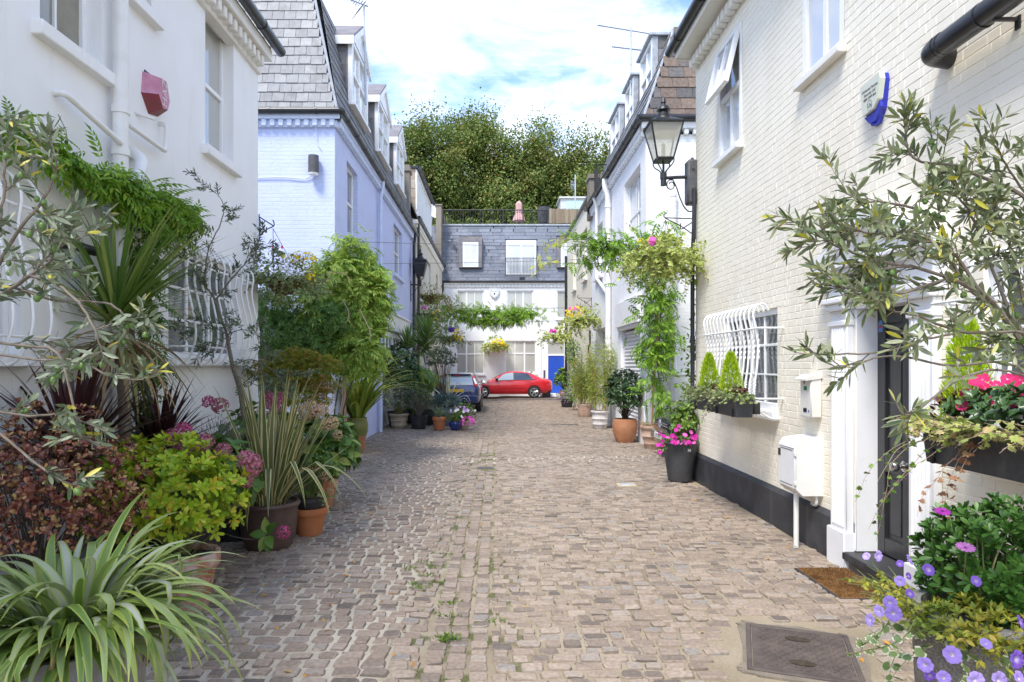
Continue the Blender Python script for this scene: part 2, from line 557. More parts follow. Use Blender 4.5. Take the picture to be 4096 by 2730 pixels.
# ------------------------------------------------------------------ wall, brick, window, roof builders
def sub_rect(rects,op):
 a,b,c,d=op
 outl=[]
 for(x0,x1,z0,z1)in rects:
  if x1<=a or x0>=b or z1<=c or z0>=d:
   outl.append((x0,x1,z0,z1));continue
  if z0<c:outl.append((x0,x1,z0,c))
  if z1>d:outl.append((x0,x1,d,z1))
  zz0,zz1=max(z0,c),min(z1,d)
  if x0<a:outl.append((x0,a,zz0,zz1))
  if x1>b:outl.append((b,x1,zz0,zz1))
 return outl
def wall(mb,u0,u1,z0,z1,ops=(),rev=0.2,bricks=None,thick=0.32):
 """front at y=0 with openings (u0,u1,z0,z1), reveals, ends, top and back. bricks=(length, height, joint, depth)"""
 if bricks is None:
  for(a,b,c,d)in[r for r in _cells(u0,u1,z0,z1,ops)]:
   mb.add([(a,0,c),(b,0,c),(b,0,d),(a,0,d)],np.array([[0,1,2,3]]),[(a,c),(b,c),(b,d),(a,d)])
 else:
  bl,bh,j,dep=bricks
  k=0
  z=z0
  R=[]
  while z<z1-0.01:
   zt=min(z+bh,z1)
   off=-rng.uniform(0,0.03)-(0.0 if k%2 else bl*0.75)
   x=u0+off
   hd=k%2
   while x<u1:
    L=(bl if hd else bl*0.5)*rng.uniform(0.97,1.03);hd=1-hd
    xa,xb=max(x,u0),min(x+L,u1)
    if xb-xa>0.004:R.append((xa,xb,z,zt))
    x+=L
   z=zt;k+=1
  for op in ops:
   R=sub_rect(R,op)
  R=np.array([r for r in R if r[1]-r[0]>0.006 and r[3]-r[2]>0.006])
  n=len(R)
  jj=np.minimum(j,np.minimum(R[:,1]-R[:,0],R[:,3]-R[:,2])*0.3)
  V=np.zeros((n,8,3))
  x0,x1_,zz0,zz1=R.T
  for q,(xx,zz)in enumerate(((x0,zz0),(x1_,zz0),(x1_,zz1),(x0,zz1))):
   V[:,q,0]=xx;V[:,q,1]=dep;V[:,q,2]=zz
  jr=lambda:jj*rng.uniform(0.4,1.3,n)
  jt=lambda:jj*rng.uniform(0.25,0.9,n)
  fy=rng.normal(0,dep*0.10,n)
  for q,(xx,zz)in enumerate(((x0+jt(),zz0+jr()),(x1_-jt(),zz0+jr()),(x1_-jt(),zz1-jr()),(x0+jt(),zz1-jr()))):
   V[:,4+q,0]=xx;V[:,4+q,2]=zz
   V[:,4+q,1]=fy+rng.normal(0,dep*0.10,n)
  base=(np.arange(n)*8)[:,None]
  F=np.concatenate([base+np.array([[4,5,6,7]]),base+np.array([[0,1,5,4]]),base+np.array([[1,2,6,5]]),base+np.array([[2,3,7,6]]),base+np.array([[3,0,4,7]])])
  mb.add(V.reshape(-1,3),F,V.reshape(-1,3)[:,[0,2]])
 e=0.0 if bricks is None else bricks[3]
 for(a,b,c,d)in ops:
  a2,b2,c2,d2=max(a,u0),min(b,u1),max(c,z0),min(d,z1)
  for(p,q)in(((a2,c2),(a2,d2)),((b2,d2),(b2,c2)),((a2,d2),(b2,d2)),((b2,c2),(a2,c2))):
   if p[1]==q[1]==z0:continue
   mb.add([(p[0],0,p[1]),(q[0],0,q[1]),(q[0],rev,q[1]),(p[0],rev,p[1])],np.array([[0,1,2,3]]),
     [(p[0],p[1]),(q[0],q[1]),(q[0]+rev,q[1]),(p[0]+rev,p[1])])
 mb.quad((u0,e,z0),(u0,thick,z0),(u0,thick,z1),(u0,e,z1))
 mb.quad((u1,thick,z0),(u1,e,z0),(u1,e,z1),(u1,thick,z1))
 mb.quad((u0,e,z1),(u1,e,z1),(u1,thick,z1),(u0,thick,z1))
 return mb
def _cells(u0,u1,z0,z1,ops):
 R=[(u0,u1,z0,z1)]
 for op in ops:
  R=sub_rect(R,op)
 return R
def window(th,T,u0,u1,z0,z1,m,glass,rec=0.1,fw=0.06,cols=(),rows=(),sash=False,bw=0.03,sill=None,sill_m=None,name='window',thick=None,blind=None,frac=1.0):
 """frame with bars, one glazing mesh, optional sill (projection, height, overhang)"""
 mb=MB(T)
 d0,d1=rec,rec+0.06
 c=0.006
 mb.box(u0,u0+fw,d0,d1,z0,z1,c);mb.box(u1-fw,u1,d0,d1,z0,z1,c)
 mb.box(u0+fw,u1-fw,d0,d1,z1-fw,z1,c);mb.box(u0+fw,u1-fw,d0,d1,z0,z0+fw*1.2,c)
 a,b,lo,hi=u0+fw,u1-fw,z0+fw*1.2,z1-fw
 vs=[a]+[a+(b-a)*(q if np.isscalar(q)else q[0])for q in cols]+[b]
 ws=[0]+[bw if np.isscalar(q)else q[1]for q in cols]+[0]
 for k in range(1,len(vs)-1):
  mb.box(vs[k]-ws[k]/2,vs[k]+ws[k]/2,d0+0.012,d1-0.008,lo,hi,0.004)
 hs=list(rows)+([(0.5,0.055)]if sash else[])
 for q in hs:
  f,w=(q,bw)if np.isscalar(q)else q
  z=lo+(hi-lo)*f
  for k in range(len(vs)-1):
   mb.box(vs[k]+ws[k]/2,vs[k+1]-ws[k+1]/2,d0+(0.004 if w>bw else 0.014),d1-0.01,z-w/2,z+w/2,0.004)
 fr=part(name,mb,m,th)
 g=MB(T)
 g.add([(a,d0+0.035,lo),(b,d0+0.035,lo),(b,d0+0.035,hi),(a,d0+0.035,hi)],np.array([[0,1,2,3]]),[(0,0),(1,0),(1,1),(0,1)])
 part('pane',g,glass,fr,smooth=False)
 if sill:
  sb_=MB(T)
  pr,h,ov=sill
  sb_.box(u0-ov,u1+ov,-pr,rec+0.01,z0-h,z0+0.004,0.008)
  part('sill',sb_,sill_m or m,fr)
 return fr
def slates(mb,P0,eu,ev,nrm,H,ww,left,right,rows,w,lift=0.012,gap=0.006,ops=(),jit=0.0):
 """courses of slates on a sloping plane: P0 origin, eu along, ev up the slope, left(v), right(v) give the ends; ops = (u0,u1,v0,v1) gaps"""
 P0,eu,ev,nrm=[np.asarray(q,float)for q in(P0,eu,ev,nrm)]
 h=H/rows
 for k in range(rows):
  v0,v1=k*h,(k+1)*h+0.02
  vm=(k+0.5)*h
  a,b=left(vm),right(vm)
  x=a-(0 if k%2 else w*0.5)-rng.uniform(0,0.03)
  R=[]
  while x<b:
   xa,xb=max(x+gap/2,a),min(x+w-gap/2,b)
   if xb-xa>0.02:R.append((xa,xb,v0,v1))
   x+=w*rng.uniform(1-jit,1+jit)
  for op in ops:
   if v0<op[3]and v0+h>op[2]:
    R=[r for r in sub_rect(R,(op[0],op[1],-1e3,1e3))if r[1]-r[0]>0.02]
  for(xa,xb,va,vb)in R:
   l=lift*rng.uniform(0.7,1.3)
   dv_=rng.normal(0,0.004)
   pts=[P0+eu*xa+ev*(va+dv_)+nrm*l,P0+eu*xb+ev*(va+dv_)+nrm*l,P0+eu*xb+ev*vb+nrm*0.001,P0+eu*xa+ev*vb+nrm*0.001,
     P0+eu*xa+ev*(va+dv_),P0+eu*xb+ev*(va+dv_)]
   mb.add(pts,[np.array([[0,1,2,3],[4,5,1,0]]),np.array([[0,3,4],[1,5,2]])],[(xa,va),(xb,va),(xb,vb),(xa,vb),(xa,va),(xb,va)])
 return mb
def gutter(mb,p0,p1,r=0.065,brackets=0.9):
 """half-round gutter drawn as a tube with joint collars"""
 p0,p1=np.asarray(p0,float),np.asarray(p1,float)
 mb.tube([p0,p1],r,12)
 L=np.linalg.norm(p1-p0)
 k=max(1,int(L/brackets))
 for i in range(k+1):
  c=p0+(p1-p0)*((i+0.5)/(k+1))
  d=(p1-p0)/L
  mb.tube([c-d*0.02,c+d*0.02],r*1.12,12)
def arc_pts(c,r,a0,a1,n,ax,ay):
 a=np.linspace(a0,a1,n)
 return np.asarray(c)+r*(np.cos(a)[:,None]*np.asarray(ax,float)+np.sin(a)[:,None]*np.asarray(ay,float))
def smooth_path(pts,n=24):
 pts=np.asarray(pts,float)
 if len(pts)<3:
  t=np.linspace(0,1,n)[:,None]
  return pts[0]*(1-t)+pts[-1]*t
 P=np.vstack([2*pts[0]-pts[1],pts,2*pts[-1]-pts[-2]])
 outp=[]
 m=len(pts)-1
 for u in np.linspace(0,m-1e-6,n):
  i=int(u);f=u-i
  p0,p1,p2,p3=P[i:i+4]
  outp.append(0.5*(2*p1+(p2-p0)*f+(2*p0-5*p1+4*p2-p3)*f*f+(3*p1-p0-3*p2+p3)*f**3))
 return np.array(outp)
# ------------------------------------------------------------------ plant builders
def tmpl(V,F):
 V=np.array(V,float)
 return V,F,np.stack([V[:,0]+0.5,V[:,1]],-1)
T_DIA=tmpl([(0,0,0),(-.5,.48,.1),(0,1,-.05),(.5,.48,.1)],[np.array([[0,1,2],[0,2,3]])])
def leaf_t(fold=0.12,curve=0.15,wide=0.45,tipw=0.3):
 y=[0,wide*0.45,wide,wide+(1-wide)*0.55,1]
 w=[0.02,.36,.5,tipw,0.01]
 V,F4,F3=[],[],[]
 for i in range(5):
  z=-curve*y[i]**2
  V+=[(-w[i],y[i],z+fold*w[i]*2*.5),(0,y[i],z),(w[i],y[i],z+fold*w[i]*2*.5)]
 for i in range(4):
  a,b=i*3,i*3+3
  F4+=[[a,b,b+1,a+1],[a+1,b+1,b+2,a+2]]
 return tmpl(V,[np.array(F4)])
T_LEAF=leaf_t()
T_OLIVE=leaf_t(0.10,0.08,0.5,0.38)
T_BROAD=leaf_t(0.22,0.25,0.42,0.34)
T_OBOV=leaf_t(0.10,0.16,0.62,0.44)
def pinnate_t(pairs=5,droop=0.25,ll=0.33,lw=0.135,ang=58):
 Vs,Fs,n=[],[],0
 UV=[]
 V0,F0,U0=T_DIA
 items=[]
 for i in range(pairs):
  y=0.12+0.8*i/(pairs-0.5)
  l=ll*(0.8+0.4*math.sin(pi*(i+0.7)/pairs))
  for s in(-1,1):
   items.append((y,s*radians(ang-12*i/pairs),l))
 items.append((0.95,0.0,ll))
 for(y,a,l)in items:
  d=A(sin(a),cos(a),0)
  x=A(cos(a),-sin(a),0)
  P=x*V0[:,:1]*lw*(l/ll)+d*V0[:,1:2]*l
  P[:,2]+=V0[:,2]*lw-0.28*(V0[:,1]**2)*l
  P[:,1]+=y
  P[:,2]-=droop*P[:,1]**2
  Vs.append(P);Fs.append(F0[0]+n);UV.append(U0);n+=len(P)
 st=[]
 for y in(0,.5,1.0):
  st+=[(-.006,y,-droop*y*y),(.006,y,-droop*y*y)]
 Vs.append(np.array(st));Fs.append(np.array([[0,2,3],[0,3,1],[2,4,5],[2,5,3]])+n);UV.append(np.full((6,2),.5))
 return np.vstack(Vs),[np.vstack(Fs)],np.vstack(UV)
T_WIST=pinnate_t()
T_WIST2=pinnate_t(4,0.35,0.34,0.13,54)
T_ASH=pinnate_t(3,0.2,0.42,0.17,50)
def ivy_t():
 o=[(0,0.05),(-.34,-.05),(-.5,.26),(-.3,.42),(-.42,.68),(-.14,.64),(0,1.0),(.14,.64),(.42,.68),(.3,.42),(.5,.26),(.34,-.05)]
 V=[(0,.34,.06)]+[(x,y,-.1*abs(x)-(0.08 if y>.9 else 0))for x,y in o]
 k=len(o)
 F=[[0,1+(i+1)%k,1+i]for i in range(k)]
 Vn=np.array(V)
 r=np.hypot(Vn[:,0],Vn[:,1]-.34)
 uv=np.stack([0.5+np.minimum(r*0.85,.5),Vn[:,1]],-1)
 uv[0]=(.5,.34)
 return Vn,[np.array(F)],uv
T_IVY=ivy_t()
def maple_t():
 V=[(0,.3,0)]
 k=7
 for i in range(k):
  a=radians(-120+240*i/(k-1))
  l=0.7 if i in(2,3,4)else 0.5
  V+=[(sin(a)*l,.3+cos(a)*l,-.12)]
  if i<k-1:
   a2=radians(-120+240*(i+.5)/(k-1))
   V+=[(sin(a2)*.2,.3+cos(a2)*.2,0)]
 n=len(V)-1
 return tmpl(V,[np.array([[0,1+i,2+i]for i in range(n-1)])])
T_MAPLE=maple_t()
def round_t():
 V=[(0,.5,.05)];k=7
 for i in range(k):
  a=2*pi*i/k
  V.append((.5*sin(a),.5+.5*cos(a),-.06))
 return tmpl(V,[np.array([[0,1+i,1+(i+1)%k]for i in range(k)])])
T_ROUND=round_t()
def place(mb,T,pos,dirn,nrm,L,Wd=None):
 """copies of a leaf outline at pos, growing along dirn with face normal near nrm"""
 V,F,UV=T
 pos=np.asarray(pos,float).reshape(-1,3)
 n=len(pos)
 if n==0:return
 y=nrmz(np.broadcast_to(dirn,(n,3)))
 nn=np.broadcast_to(nrm,(n,3))
 z=nn-(nn*y).sum(1,keepdims=True)*y
 bad=np.linalg.norm(z,axis=1)<1e-3
 if bad.any():
  z=z.copy();z[bad]=np.cross(y[bad],A(0.3,0.5,0.81))
 z=nrmz(z)
 x=np.cross(y,z)
 L=np.broadcast_to(np.asarray(L,float),(n,))
 Wd=L if Wd is None else np.broadcast_to(np.asarray(Wd,float),(n,))
 P=pos[:,None,:]+x[:,None,:]*(V[None,:,0:1]*Wd[:,None,None])+y[:,None,:]*(V[None,:,1:2]*L[:,None,None])+z[:,None,:]*(V[None,:,2:3]*(L if Wd is None else np.minimum(L,Wd*2))[:,None,None])
 k=len(V)
 off=(np.arange(n)*k)
 fs=[(f[None,:,:]+off[:,None,None]).reshape(-1,f.shape[1])for f in F]
 mb.add(P.reshape(-1,3),fs,np.tile(UV,(n,1)))
def rdir(n):
 return nrmz(rng.normal(size=(n,3)))
def ball(n,c,r,shell=0.5,zmin=-1.0):
 """points in an ellipsoid, biased to its surface; returns points and outward directions"""
 d=rdir(int(n*2.2)+8)
 d=d[d[:,2]>zmin][:n]
 rad=shell+(1-shell)*rng.random(len(d))**0.6
 r=np.asarray(r,float)
 return np.asarray(c)+d*r*rad[:,None],nrmz(d/r)
def strap(mb,base,az,el,L,Wd,droop=1.2,seg=9,fold=0.25,pw=1.4,kink=None,twist=0.0,basew=0.5,tipp=2.2):
 """one long strap leaf"""
 p=np.array(base,float)
 V=[];UV=[]
 az0=az
 st=L/seg
 for i in range(seg+1):
  t=i/seg
  e=el-droop*t**pw
  if kink and t>kink[0]:
   e-=kink[1]*min(1.0,(t-kink[0])/0.07)
  a=az0+twist*t
  tan=A(cos(e)*cos(a),cos(e)*sin(a),sin(e))
  sd=A(-sin(a),cos(a),0)
  nr=np.cross(sd,tan)
  if nr[2]<0 and False:nr=-nr
  w=Wd*0.5*min(1.0,basew+t*2.2)*max(0.03,(1-t**tipp))
  f=fold*w*(1-0.5*t)
  V+=[p-sd*w+nr*f,p.copy(),p+sd*w+nr*f]
  UV+=[(0,t),(0.5,t),(1,t)]
  p=p+tan*st
 F=[]
 for i in range(seg):
  a=i*3;b=a+3
  F+=[[a,a+1,b+1,b],[a+1,a+2,b+2,b+1]]
 mb.add(V,np.array(F),UV)
def whorls(mb,C_,N_,k,L,Wd,T=T_OBOV,spread=(0.5,1.15),jit=0.25):
 """leaves radiating from each twig end"""
 for c,nv in zip(C_,N_):
  kk=max(3,int(rng.normal(k,k*0.15)))
  x=nrmz(np.cross(nv,A(0.2,0.7,0.4)));y=np.cross(nv,x)
  a=np.arange(kk)*2.399+rng.uniform(0,6.28)
  tilt=spread[0]+(spread[1]-spread[0])*rng.random(kk)
  rad=np.cos(a)[:,None]*x+np.sin(a)[:,None]*y
  d=nrmz(nv*np.cos(tilt)[:,None]+rad*np.sin(tilt)[:,None]+rng.normal(0,jit*0.4,(kk,3)))
  up=nv*1.0-rad*0.25
  l=L*rng.uniform(0.65,1.15,kk)
  place(mb,T,c+d*0.004,d,up,l,l*(Wd/L))
def twig_leaves(Q,pos,tan,spacing,L,opp=True,spread=0.75):
 """adds leaves in pairs along a path to the list Q (pos, dir, normal, length)"""
 seg=np.linalg.norm(np.diff(pos,axis=0),axis=1)
 s=np.concatenate([[0],np.cumsum(seg)])
 tot=s[-1]
 n=max(2,int(tot/spacing))
 ph=rng.uniform(0,pi)
 for i in range(n):
  d=tot*(0.15+0.85*(i+rng.uniform(-.2,.2)+.5)/n)
  d=min(max(d,0),tot)
  j=min(np.searchsorted(s,d,side='right')-1,len(seg)-1)
  f=(d-s[j])/max(seg[j],1e-6)
  p=pos[j]*(1-f)+pos[j+1]*f
  tg=nrmz(pos[j+1]-pos[j])
  x=nrmz(np.cross(tg,A(0.1,0.2,0.97))+1e-6);y=np.cross(x,tg)
  a=ph+i*(pi/2)+rng.normal(0,.25)
  for sg in((0,pi)if opp else(0,)):
   r=cos(a+sg)*x+sin(a+sg)*y
   dd=nrmz(tg*cos(spread)+r*sin(spread)+rng.normal(0,.18,3))
   Q.append((p,dd,nrmz(np.cross(dd,np.cross(tg,dd))+rng.normal(0,.45,3)+A(0,0,.35)),L*rng.uniform(.6,1.15)))
 tg=nrmz(pos[-1]-pos[-2])
 Q.append((pos[-1],nrmz(tg+rng.normal(0,.15,3)),rdir(1)[0]+A(0,0,1),L*rng.uniform(.7,1.0)))
def flush(mb,T,Q,ratio):
 if not Q:return
 p=np.array([q[0]for q in Q]);d=np.array([q[1]for q in Q]);n=np.array([q[2]for q in Q]);l=np.array([q[3]for q in Q])
 place(mb,T,p,d,n,l,l*ratio)
def olive_branch(wood,Q,path,r0,r1,twigs,tl,L,sp=0.03,sub=2,fruits=None,up=0.25,t0=0.15):
 P=smooth_path(path,22)
 P=P+rng.normal(0,r0*0.25,P.shape)
 wood.tube(P,np.linspace(r0,r1,len(P)),6)
 for k in range(twigs):
  t=t0+(1-t0)*(k+rng.random())/twigs
  i=min(int(t*21),20)
  tg=nrmz(P[i+1]-P[i])
  d=nrmz(tg*0.7+rdir(1)[0]*0.85+A(0,0,up))
  l=tl*rng.uniform(.5,1.2)*(1.1-.4*t)
  q=[P[i]]
  dd=d
  for _ in range(5):
   dd=nrmz(dd+rng.normal(0,.16,3)+A(0,0,-.03))
   q.append(q[-1]+dd*l/5)
  q=np.array(q)
  wood.tube(q,np.linspace(max(r1*.8,.0016),.0011,6),4,caps=False)
  twig_leaves(Q,q,None,sp,L)
  for _ in range(sub):
   j=rng.integers(1,5)
   d2=nrmz(dd+rdir(1)[0]*.9)
   l2=l*rng.uniform(.3,.55)
   q2=np.array([q[j]+d2*l2*f+A(0,0,-.1*l2*f*f)for f in np.linspace(0,1,4)])
   wood.tube(q2,np.linspace(.0014,.0009,4),4,caps=False)
   twig_leaves(Q,q2,None,sp,L)
  if fruits is not None and rng.random()<fruits[1]:
   for _ in range(rng.integers(1,4)):
    j=rng.integers(1,5)
    fruits[0].append(q[j]+rng.normal(0,.008,3)+A(0,0,-.018))
 twig_leaves(Q,P[-7:],None,sp,L)
 return P
def pot_mesh(style,rt,rb,h):
 """profile (r, z) of a pot: outside up, over the rim, inside down"""
 t=min(0.03,rt*0.12)
 if style=='rim':
  return[(rb*.96,0),(rb,.01),(rt*.90,h*.74),(rt,h*.75),(rt*1.02,h*.77),(rt*1.02,h*.98),(rt,h),(rt-t,h),(rt-t*1.2,h*.9)]
 if style=='bowl':
  return[(rb*.97,0),(rb,.012),(rb+(rt-rb)*.55,h*.3),(rt*.94,h*.62),(rt*.95,h*.84),(rt*1.0,h*.89),(rt*1.04,h*.94),(rt*1.0,h*.99),(rt*.93,h),(rt*.9,h*.92)]
 if style=='egg':
  return[(rb*.96,0),(rb,.015),(rb+(rt-rb)*.8,h*.3),(rt*1.06,h*.62),(rt*1.06,h*.8),(rt,h*.96),(rt*.98,h),(rt-t,h),(rt-t,h*.92)]
 if style=='ring':
  return[(rb*.95,0),(rb,.012),(rb*1.06,h*.2),(rb*1.12,h*.22),(rb*1.12,h*.26),(rb*1.09,h*.28),(rt*.9,h*.52),(rt*.96,h*.54),(rt*.96,h*.58),(rt*.92,h*.6),(rt*.97,h*.84),(rt*1.07,h*.88),(rt*1.1,h*.94),(rt*1.07,h),(rt-t,h),(rt-t,h*.92)]
 if style=='tub':
  return[(rb*.97,0),(rb,.02),(rb+(rt-rb)*.5,h*.5),(rt*.985,h*.95),(rt*1.02,h*.955),(rt*1.03,h*.985),(rt*1.0,h),(rt-t*1.4,h),(rt-t*1.4,h*.93)]
 if style=='urn':
  return[(rb,0),(rb,.02),(rb*.9,h*.3),(rt*.98,h*.5),(rt*1.05,h*.72),(rt*.92,h*.9),(rt*1.0,h),(rt-t,h),(rt-t,h*.92)]
 return[(rb*.97,0),(rb,.01),(rt,h*.97),(rt,h),(rt-t,h),(rt-t,h*.92)]
def add_pot(th,c,style,rt,rb,h,m,soil,name='pot',n=36):
 mb=MB()
 pr=pot_mesh(style,rt,rb,h)
 mb.lathe(pr,c,n)
 p=part(name,mb,m,th,angle=50)
 so=MB()
 so.lathe([(rt*.93,h*.90),(rt*.5,h*.915),(0.001,h*.92)],c,20,caps=False)
 part('soil',so,soil,th)
 return A(c[0],c[1],c[2]+h*.91)
def petunia_mesh(name,m,r=1.0,lobes=5,depth=0.55):
 mb=MB()
 k=lobes*6
 rings=[(0.06,-depth),(0.16,-depth*.45),(0.42,-0.08),(0.8,0.02),(1.0,-0.03)]
 V,UV=[],[]
 for j,(rr,z)in enumerate(rings):
  for i in range(k):
   a=2*pi*i/k
   lob=1+((0.035*cos(lobes*a)-.03*cos(2*lobes*a+.6))if j>=3 else 0)
   wv=0.09*sin(lobes*a*2+1)-.06*cos(lobes*a)if j>=3 else 0
   V.append((rr*lob*cos(a)*r,rr*lob*sin(a)*r,(z+wv)*r));UV.append((i/k,rr))
 F=[]
 for j in range(len(rings)-1):
  for i in range(k):
   F.append([j*k+i,j*k+(i+1)%k,(j+1)*k+(i+1)%k,(j+1)*k+i])
 mb.add(V,np.array(F),UV)
 me=mb.mesh(name,angle=180)
 me.materials.append(m)
 return me
def daisy_mesh(name,m,petals=14,lift=0.1):
 mb=MB()
 for i in range(petals):
  a=2*pi*i/petals
  d=A(cos(a),sin(a),lift);s=A(-sin(a),cos(a),0)
  w=0.17
  pts=[d*.1-s*.05,d*.55-s*w,d*.92-s*w*.8,d*1.0,d*.92+s*w*.8,d*.55+s*w,d*.1+s*.05]
  mb.add(pts,np.array([[0,1,2,3,4,5,6]]),[(0,.1),(0,.55),(0,.9),(0,1),(0,.9),(0,.55),(0,.1)])
 mb.lathe([(.16,0.0),(.15,.06),(.08,.1),(.001,.11)],(0,0,0),10,caps=False)
 me=mb.mesh(name,angle=180);me.materials.append(m)
 return me
def bloom_mesh(name,m,petals=5,cup=0.2):
 """flat five-petalled flower with broad overlapping petals"""
 mb=MB()
 for i in range(petals):
  a=2*pi*i/petals+rng.uniform(-.1,.1)
  d=A(cos(a),sin(a),0);s=A(-sin(a),cos(a),0);z=A(0,0,1)
  P=[d*.04];UV=[(0,.03)]
  for(rr,ww,zz)in((.45,.34,.02),(.8,.5,cup*.6),(1.0,.3,cup)):
   P+=[d*rr-s*ww+z*(zz+.03*i%2),d*(rr+.04)+z*zz*.7,d*rr+s*ww+z*zz];UV+=[(0,rr)]*3
  mb.add(P,[np.array([[0,1,2],[0,2,3]]),np.array([[1,4,5,2],[2,5,6,3],[4,7,8,5],[5,8,9,6]])],UV)
 me=mb.mesh(name,angle=180);me.materials.append(m)
 return me
def hydrangea_mesh(name,m,n=70,seed=0):
 """a mop head: many four-petalled florets over a dome"""
 mb=MB()
 i=np.arange(n)
 z=1-1.55*(i+.5)/n
 a=i*2.399963
 rr=np.sqrt(np.maximum(0,1-z*z))
 N=np.stack([rr*np.cos(a),rr*np.sin(a),z],-1)
 for p in N:
  p=nrmz(p+rng.normal(0,.06,3))
  x=nrmz(np.cross(p,A(.3,.2,.9)));y=np.cross(p,x)
  ph=rng.uniform(0,1.5)
  c=p*rng.uniform(.86,1.04)
  s=rng.uniform(.17,.24)
  for k in range(4):
   b=ph+k*pi/2
   d=cos(b)*x+sin(b)*y;e=-sin(b)*x+cos(b)*y
   cu=rng.uniform(-.02,.1)
   mb.add([c,c+d*s*.5-e*s*.48+p*.02,c+d*s*.95-e*s*.25+p*cu,c+d*s*.95+e*s*.25+p*cu,c+d*s*.5+e*s*.48+p*.02],np.array([[0,1,2,3,4]]),[(0,.1),(0,.5),(0,1),(0,1),(0,.5)])
 me=mb.mesh(name,angle=180);me.materials.append(m)
 return me
def face_rot(d,roll=0.0):
 """Euler rotation bringing +Z to direction d"""
 q=mathutils.Vector(tuple(d)).to_track_quat('Z','Y')
 return(q@mathutils.Quaternion((0,0,1),roll)).to_euler()
def tree(name,label,loc,h,crown_c,crown_r,n_clump,per,L,mleaf,mbark,trunks=1,seed=0,group=None,T=T_DIA,clump_r=0.9,r0=0.25,cat='tree',zmin=-0.75,ratio=0.62):
 th=thing(name,label,cat,loc,group)
 loc=np.asarray(loc,float)
 wood=MB();lf=MB()
 cc=np.asarray(crown_c,float);cr=np.asarray(crown_r,float)
 cps,cn=ball(n_clump,cc,cr,0.35,zmin)
 cps=cc+(cps-cc)*rng.uniform(.78,1.12,(len(cps),1))
 tr=[]
 for k in range(trunks):
  b=loc+A(rng.uniform(-.3,.3),rng.uniform(-.3,.3),0)*(trunks>1)
  top=cc+A(rng.uniform(-.5,.5)*cr[0]*.8,rng.uniform(-.3,.3)*cr[1],cr[2]*.55)
  mid=b*.5+top*.5+A(rng.normal(0,.3),rng.normal(0,.3),0)
  P=smooth_path([b,b*.75+mid*.25+A(0,0,.2),mid,top],16)
  wood.tube(P,np.linspace(r0/sqrt(trunks),r0*.18,16),8)
  tr.append(P)
 for c in cps:
  P=tr[rng.integers(len(tr))]
  zz=c[2]-np.linalg.norm(c[:2]-P[:,:2].mean(0))*.7
  i=int(np.clip(np.searchsorted(P[:,2],zz),3,14))
  m_=(P[i]+c)/2+A(0,0,.12*np.linalg.norm(c-P[i]))
  wood.tube(smooth_path([P[i],m_,c],7),np.linspace(r0*.2,.012,7),5,caps=False)
 pos=np.repeat(cps,per,0)
 cs=clump_r*rng.uniform(.6,1.3,(len(cps),1))
 pos=pos+rng.normal(0,1,pos.shape)*np.repeat(cs,per,0)*A(.5,.5,.36)
 out=nrmz(pos-cc)
 d=nrmz(out*.4+rdir(len(pos))+A(0,0,-.15))
 nr=nrmz(out*.6+rdir(len(pos))*.7+A(0,0,.8))
 l=L*rng.uniform(.6,1.25,len(pos))
 place(lf,T,pos,d,nr,l,l*ratio)
 part('trunk',wood,mbark,th)
 part('crown',lf,mleaf,th,smooth=False)
 return th
def vine_strand(Q,wood,p,d,L,leafL,sp,grav=0.5,r=0.0025,wob=0.15):
 q=[np.asarray(p,float)]
 dd=nrmz(np.asarray(d,float))
 k=max(4,int(L/0.05))
 for _ in range(k):
  dd=nrmz(dd+A(0,0,-grav*L/k*3)+rng.normal(0,wob,3))
  q.append(q[-1]+dd*L/k)
 q=np.array(q)
 if wood is not None:
  wood.tube(q,np.linspace(r,r*.5,len(q)),4,caps=False)
 n=max(2,int(L/sp))
 for i in range(n):
  j=min(int(i/n*k),k-1)
  o=rdir(1)[0];o[2]=abs(o[2])*.4-.35
  Q.append((q[j]+o*.004,nrmz(o+A(0,0,-.2)),nrmz(A(0,0,.7)+rdir(1)[0]*.9+nrmz(q[j][:3]*0+o)*.5),leafL*rng.uniform(.55,1.15)))
 return q
# ------------------------------------------------------------------ shared materials
M_WRENDER=mat('white_render',(0.86,0.855,0.845),0.75,(0.81,0.805,0.79),1.2,(0.45,0.75),bump=(35,0.18,0.006),streak=((0.62,0.605,0.57),0.4))
M_WPAINT=mat('white_paint',(0.86,0.86,0.85),0.45,(0.82,0.82,0.81),5,bump=(60,0.05,0.004))
M_WWOOD=mat('white_joinery',(0.87,0.87,0.87),0.35,(0.82,0.82,0.81),4)
M_WPIPE=mat('white_pipe_paint',(0.80,0.79,0.77),0.4,(0.70,0.68,0.65),6,(0.5,0.8))
M_CREAM=mat('cream_brick_paint',(0.85,0.795,0.665),0.62,(0.805,0.74,0.60),1.6,(0.45,0.75),bump=(45,0.25,0.006),streak=((0.55,0.50,0.42),0.18))
M_CREAM2=mat('cream_trim',(0.80,0.77,0.71),0.6,(0.70,0.66,0.58),3,(0.5,0.8),bump=(30,0.2,0.006))
M_BLUE=mat('pale_blue_brick_paint',(0.56,0.62,0.86),0.65,(0.51,0.57,0.81),2.0,(0.4,0.75),bump=(45,0.25,0.006),streak=((0.48,0.54,0.70),0.3))
M_BLUEF=brickmat('pale_blue_brick_front',(0.55,0.60,0.83),(0.57,0.62,0.85),(0.46,0.50,0.74),bstr=0.55,dirt=((0.45,0.50,0.66),0.4))
M_BLUET=mat('pale_blue_trim',(0.62,0.68,0.84),0.5,(0.56,0.62,0.79),4)
M_WBRICK=mat('white_brick_paint',(0.87,0.87,0.87),0.62,(0.83,0.83,0.83),2.0,(0.45,0.75),bump=(45,0.25,0.006),streak=((0.60,0.59,0.57),0.2))
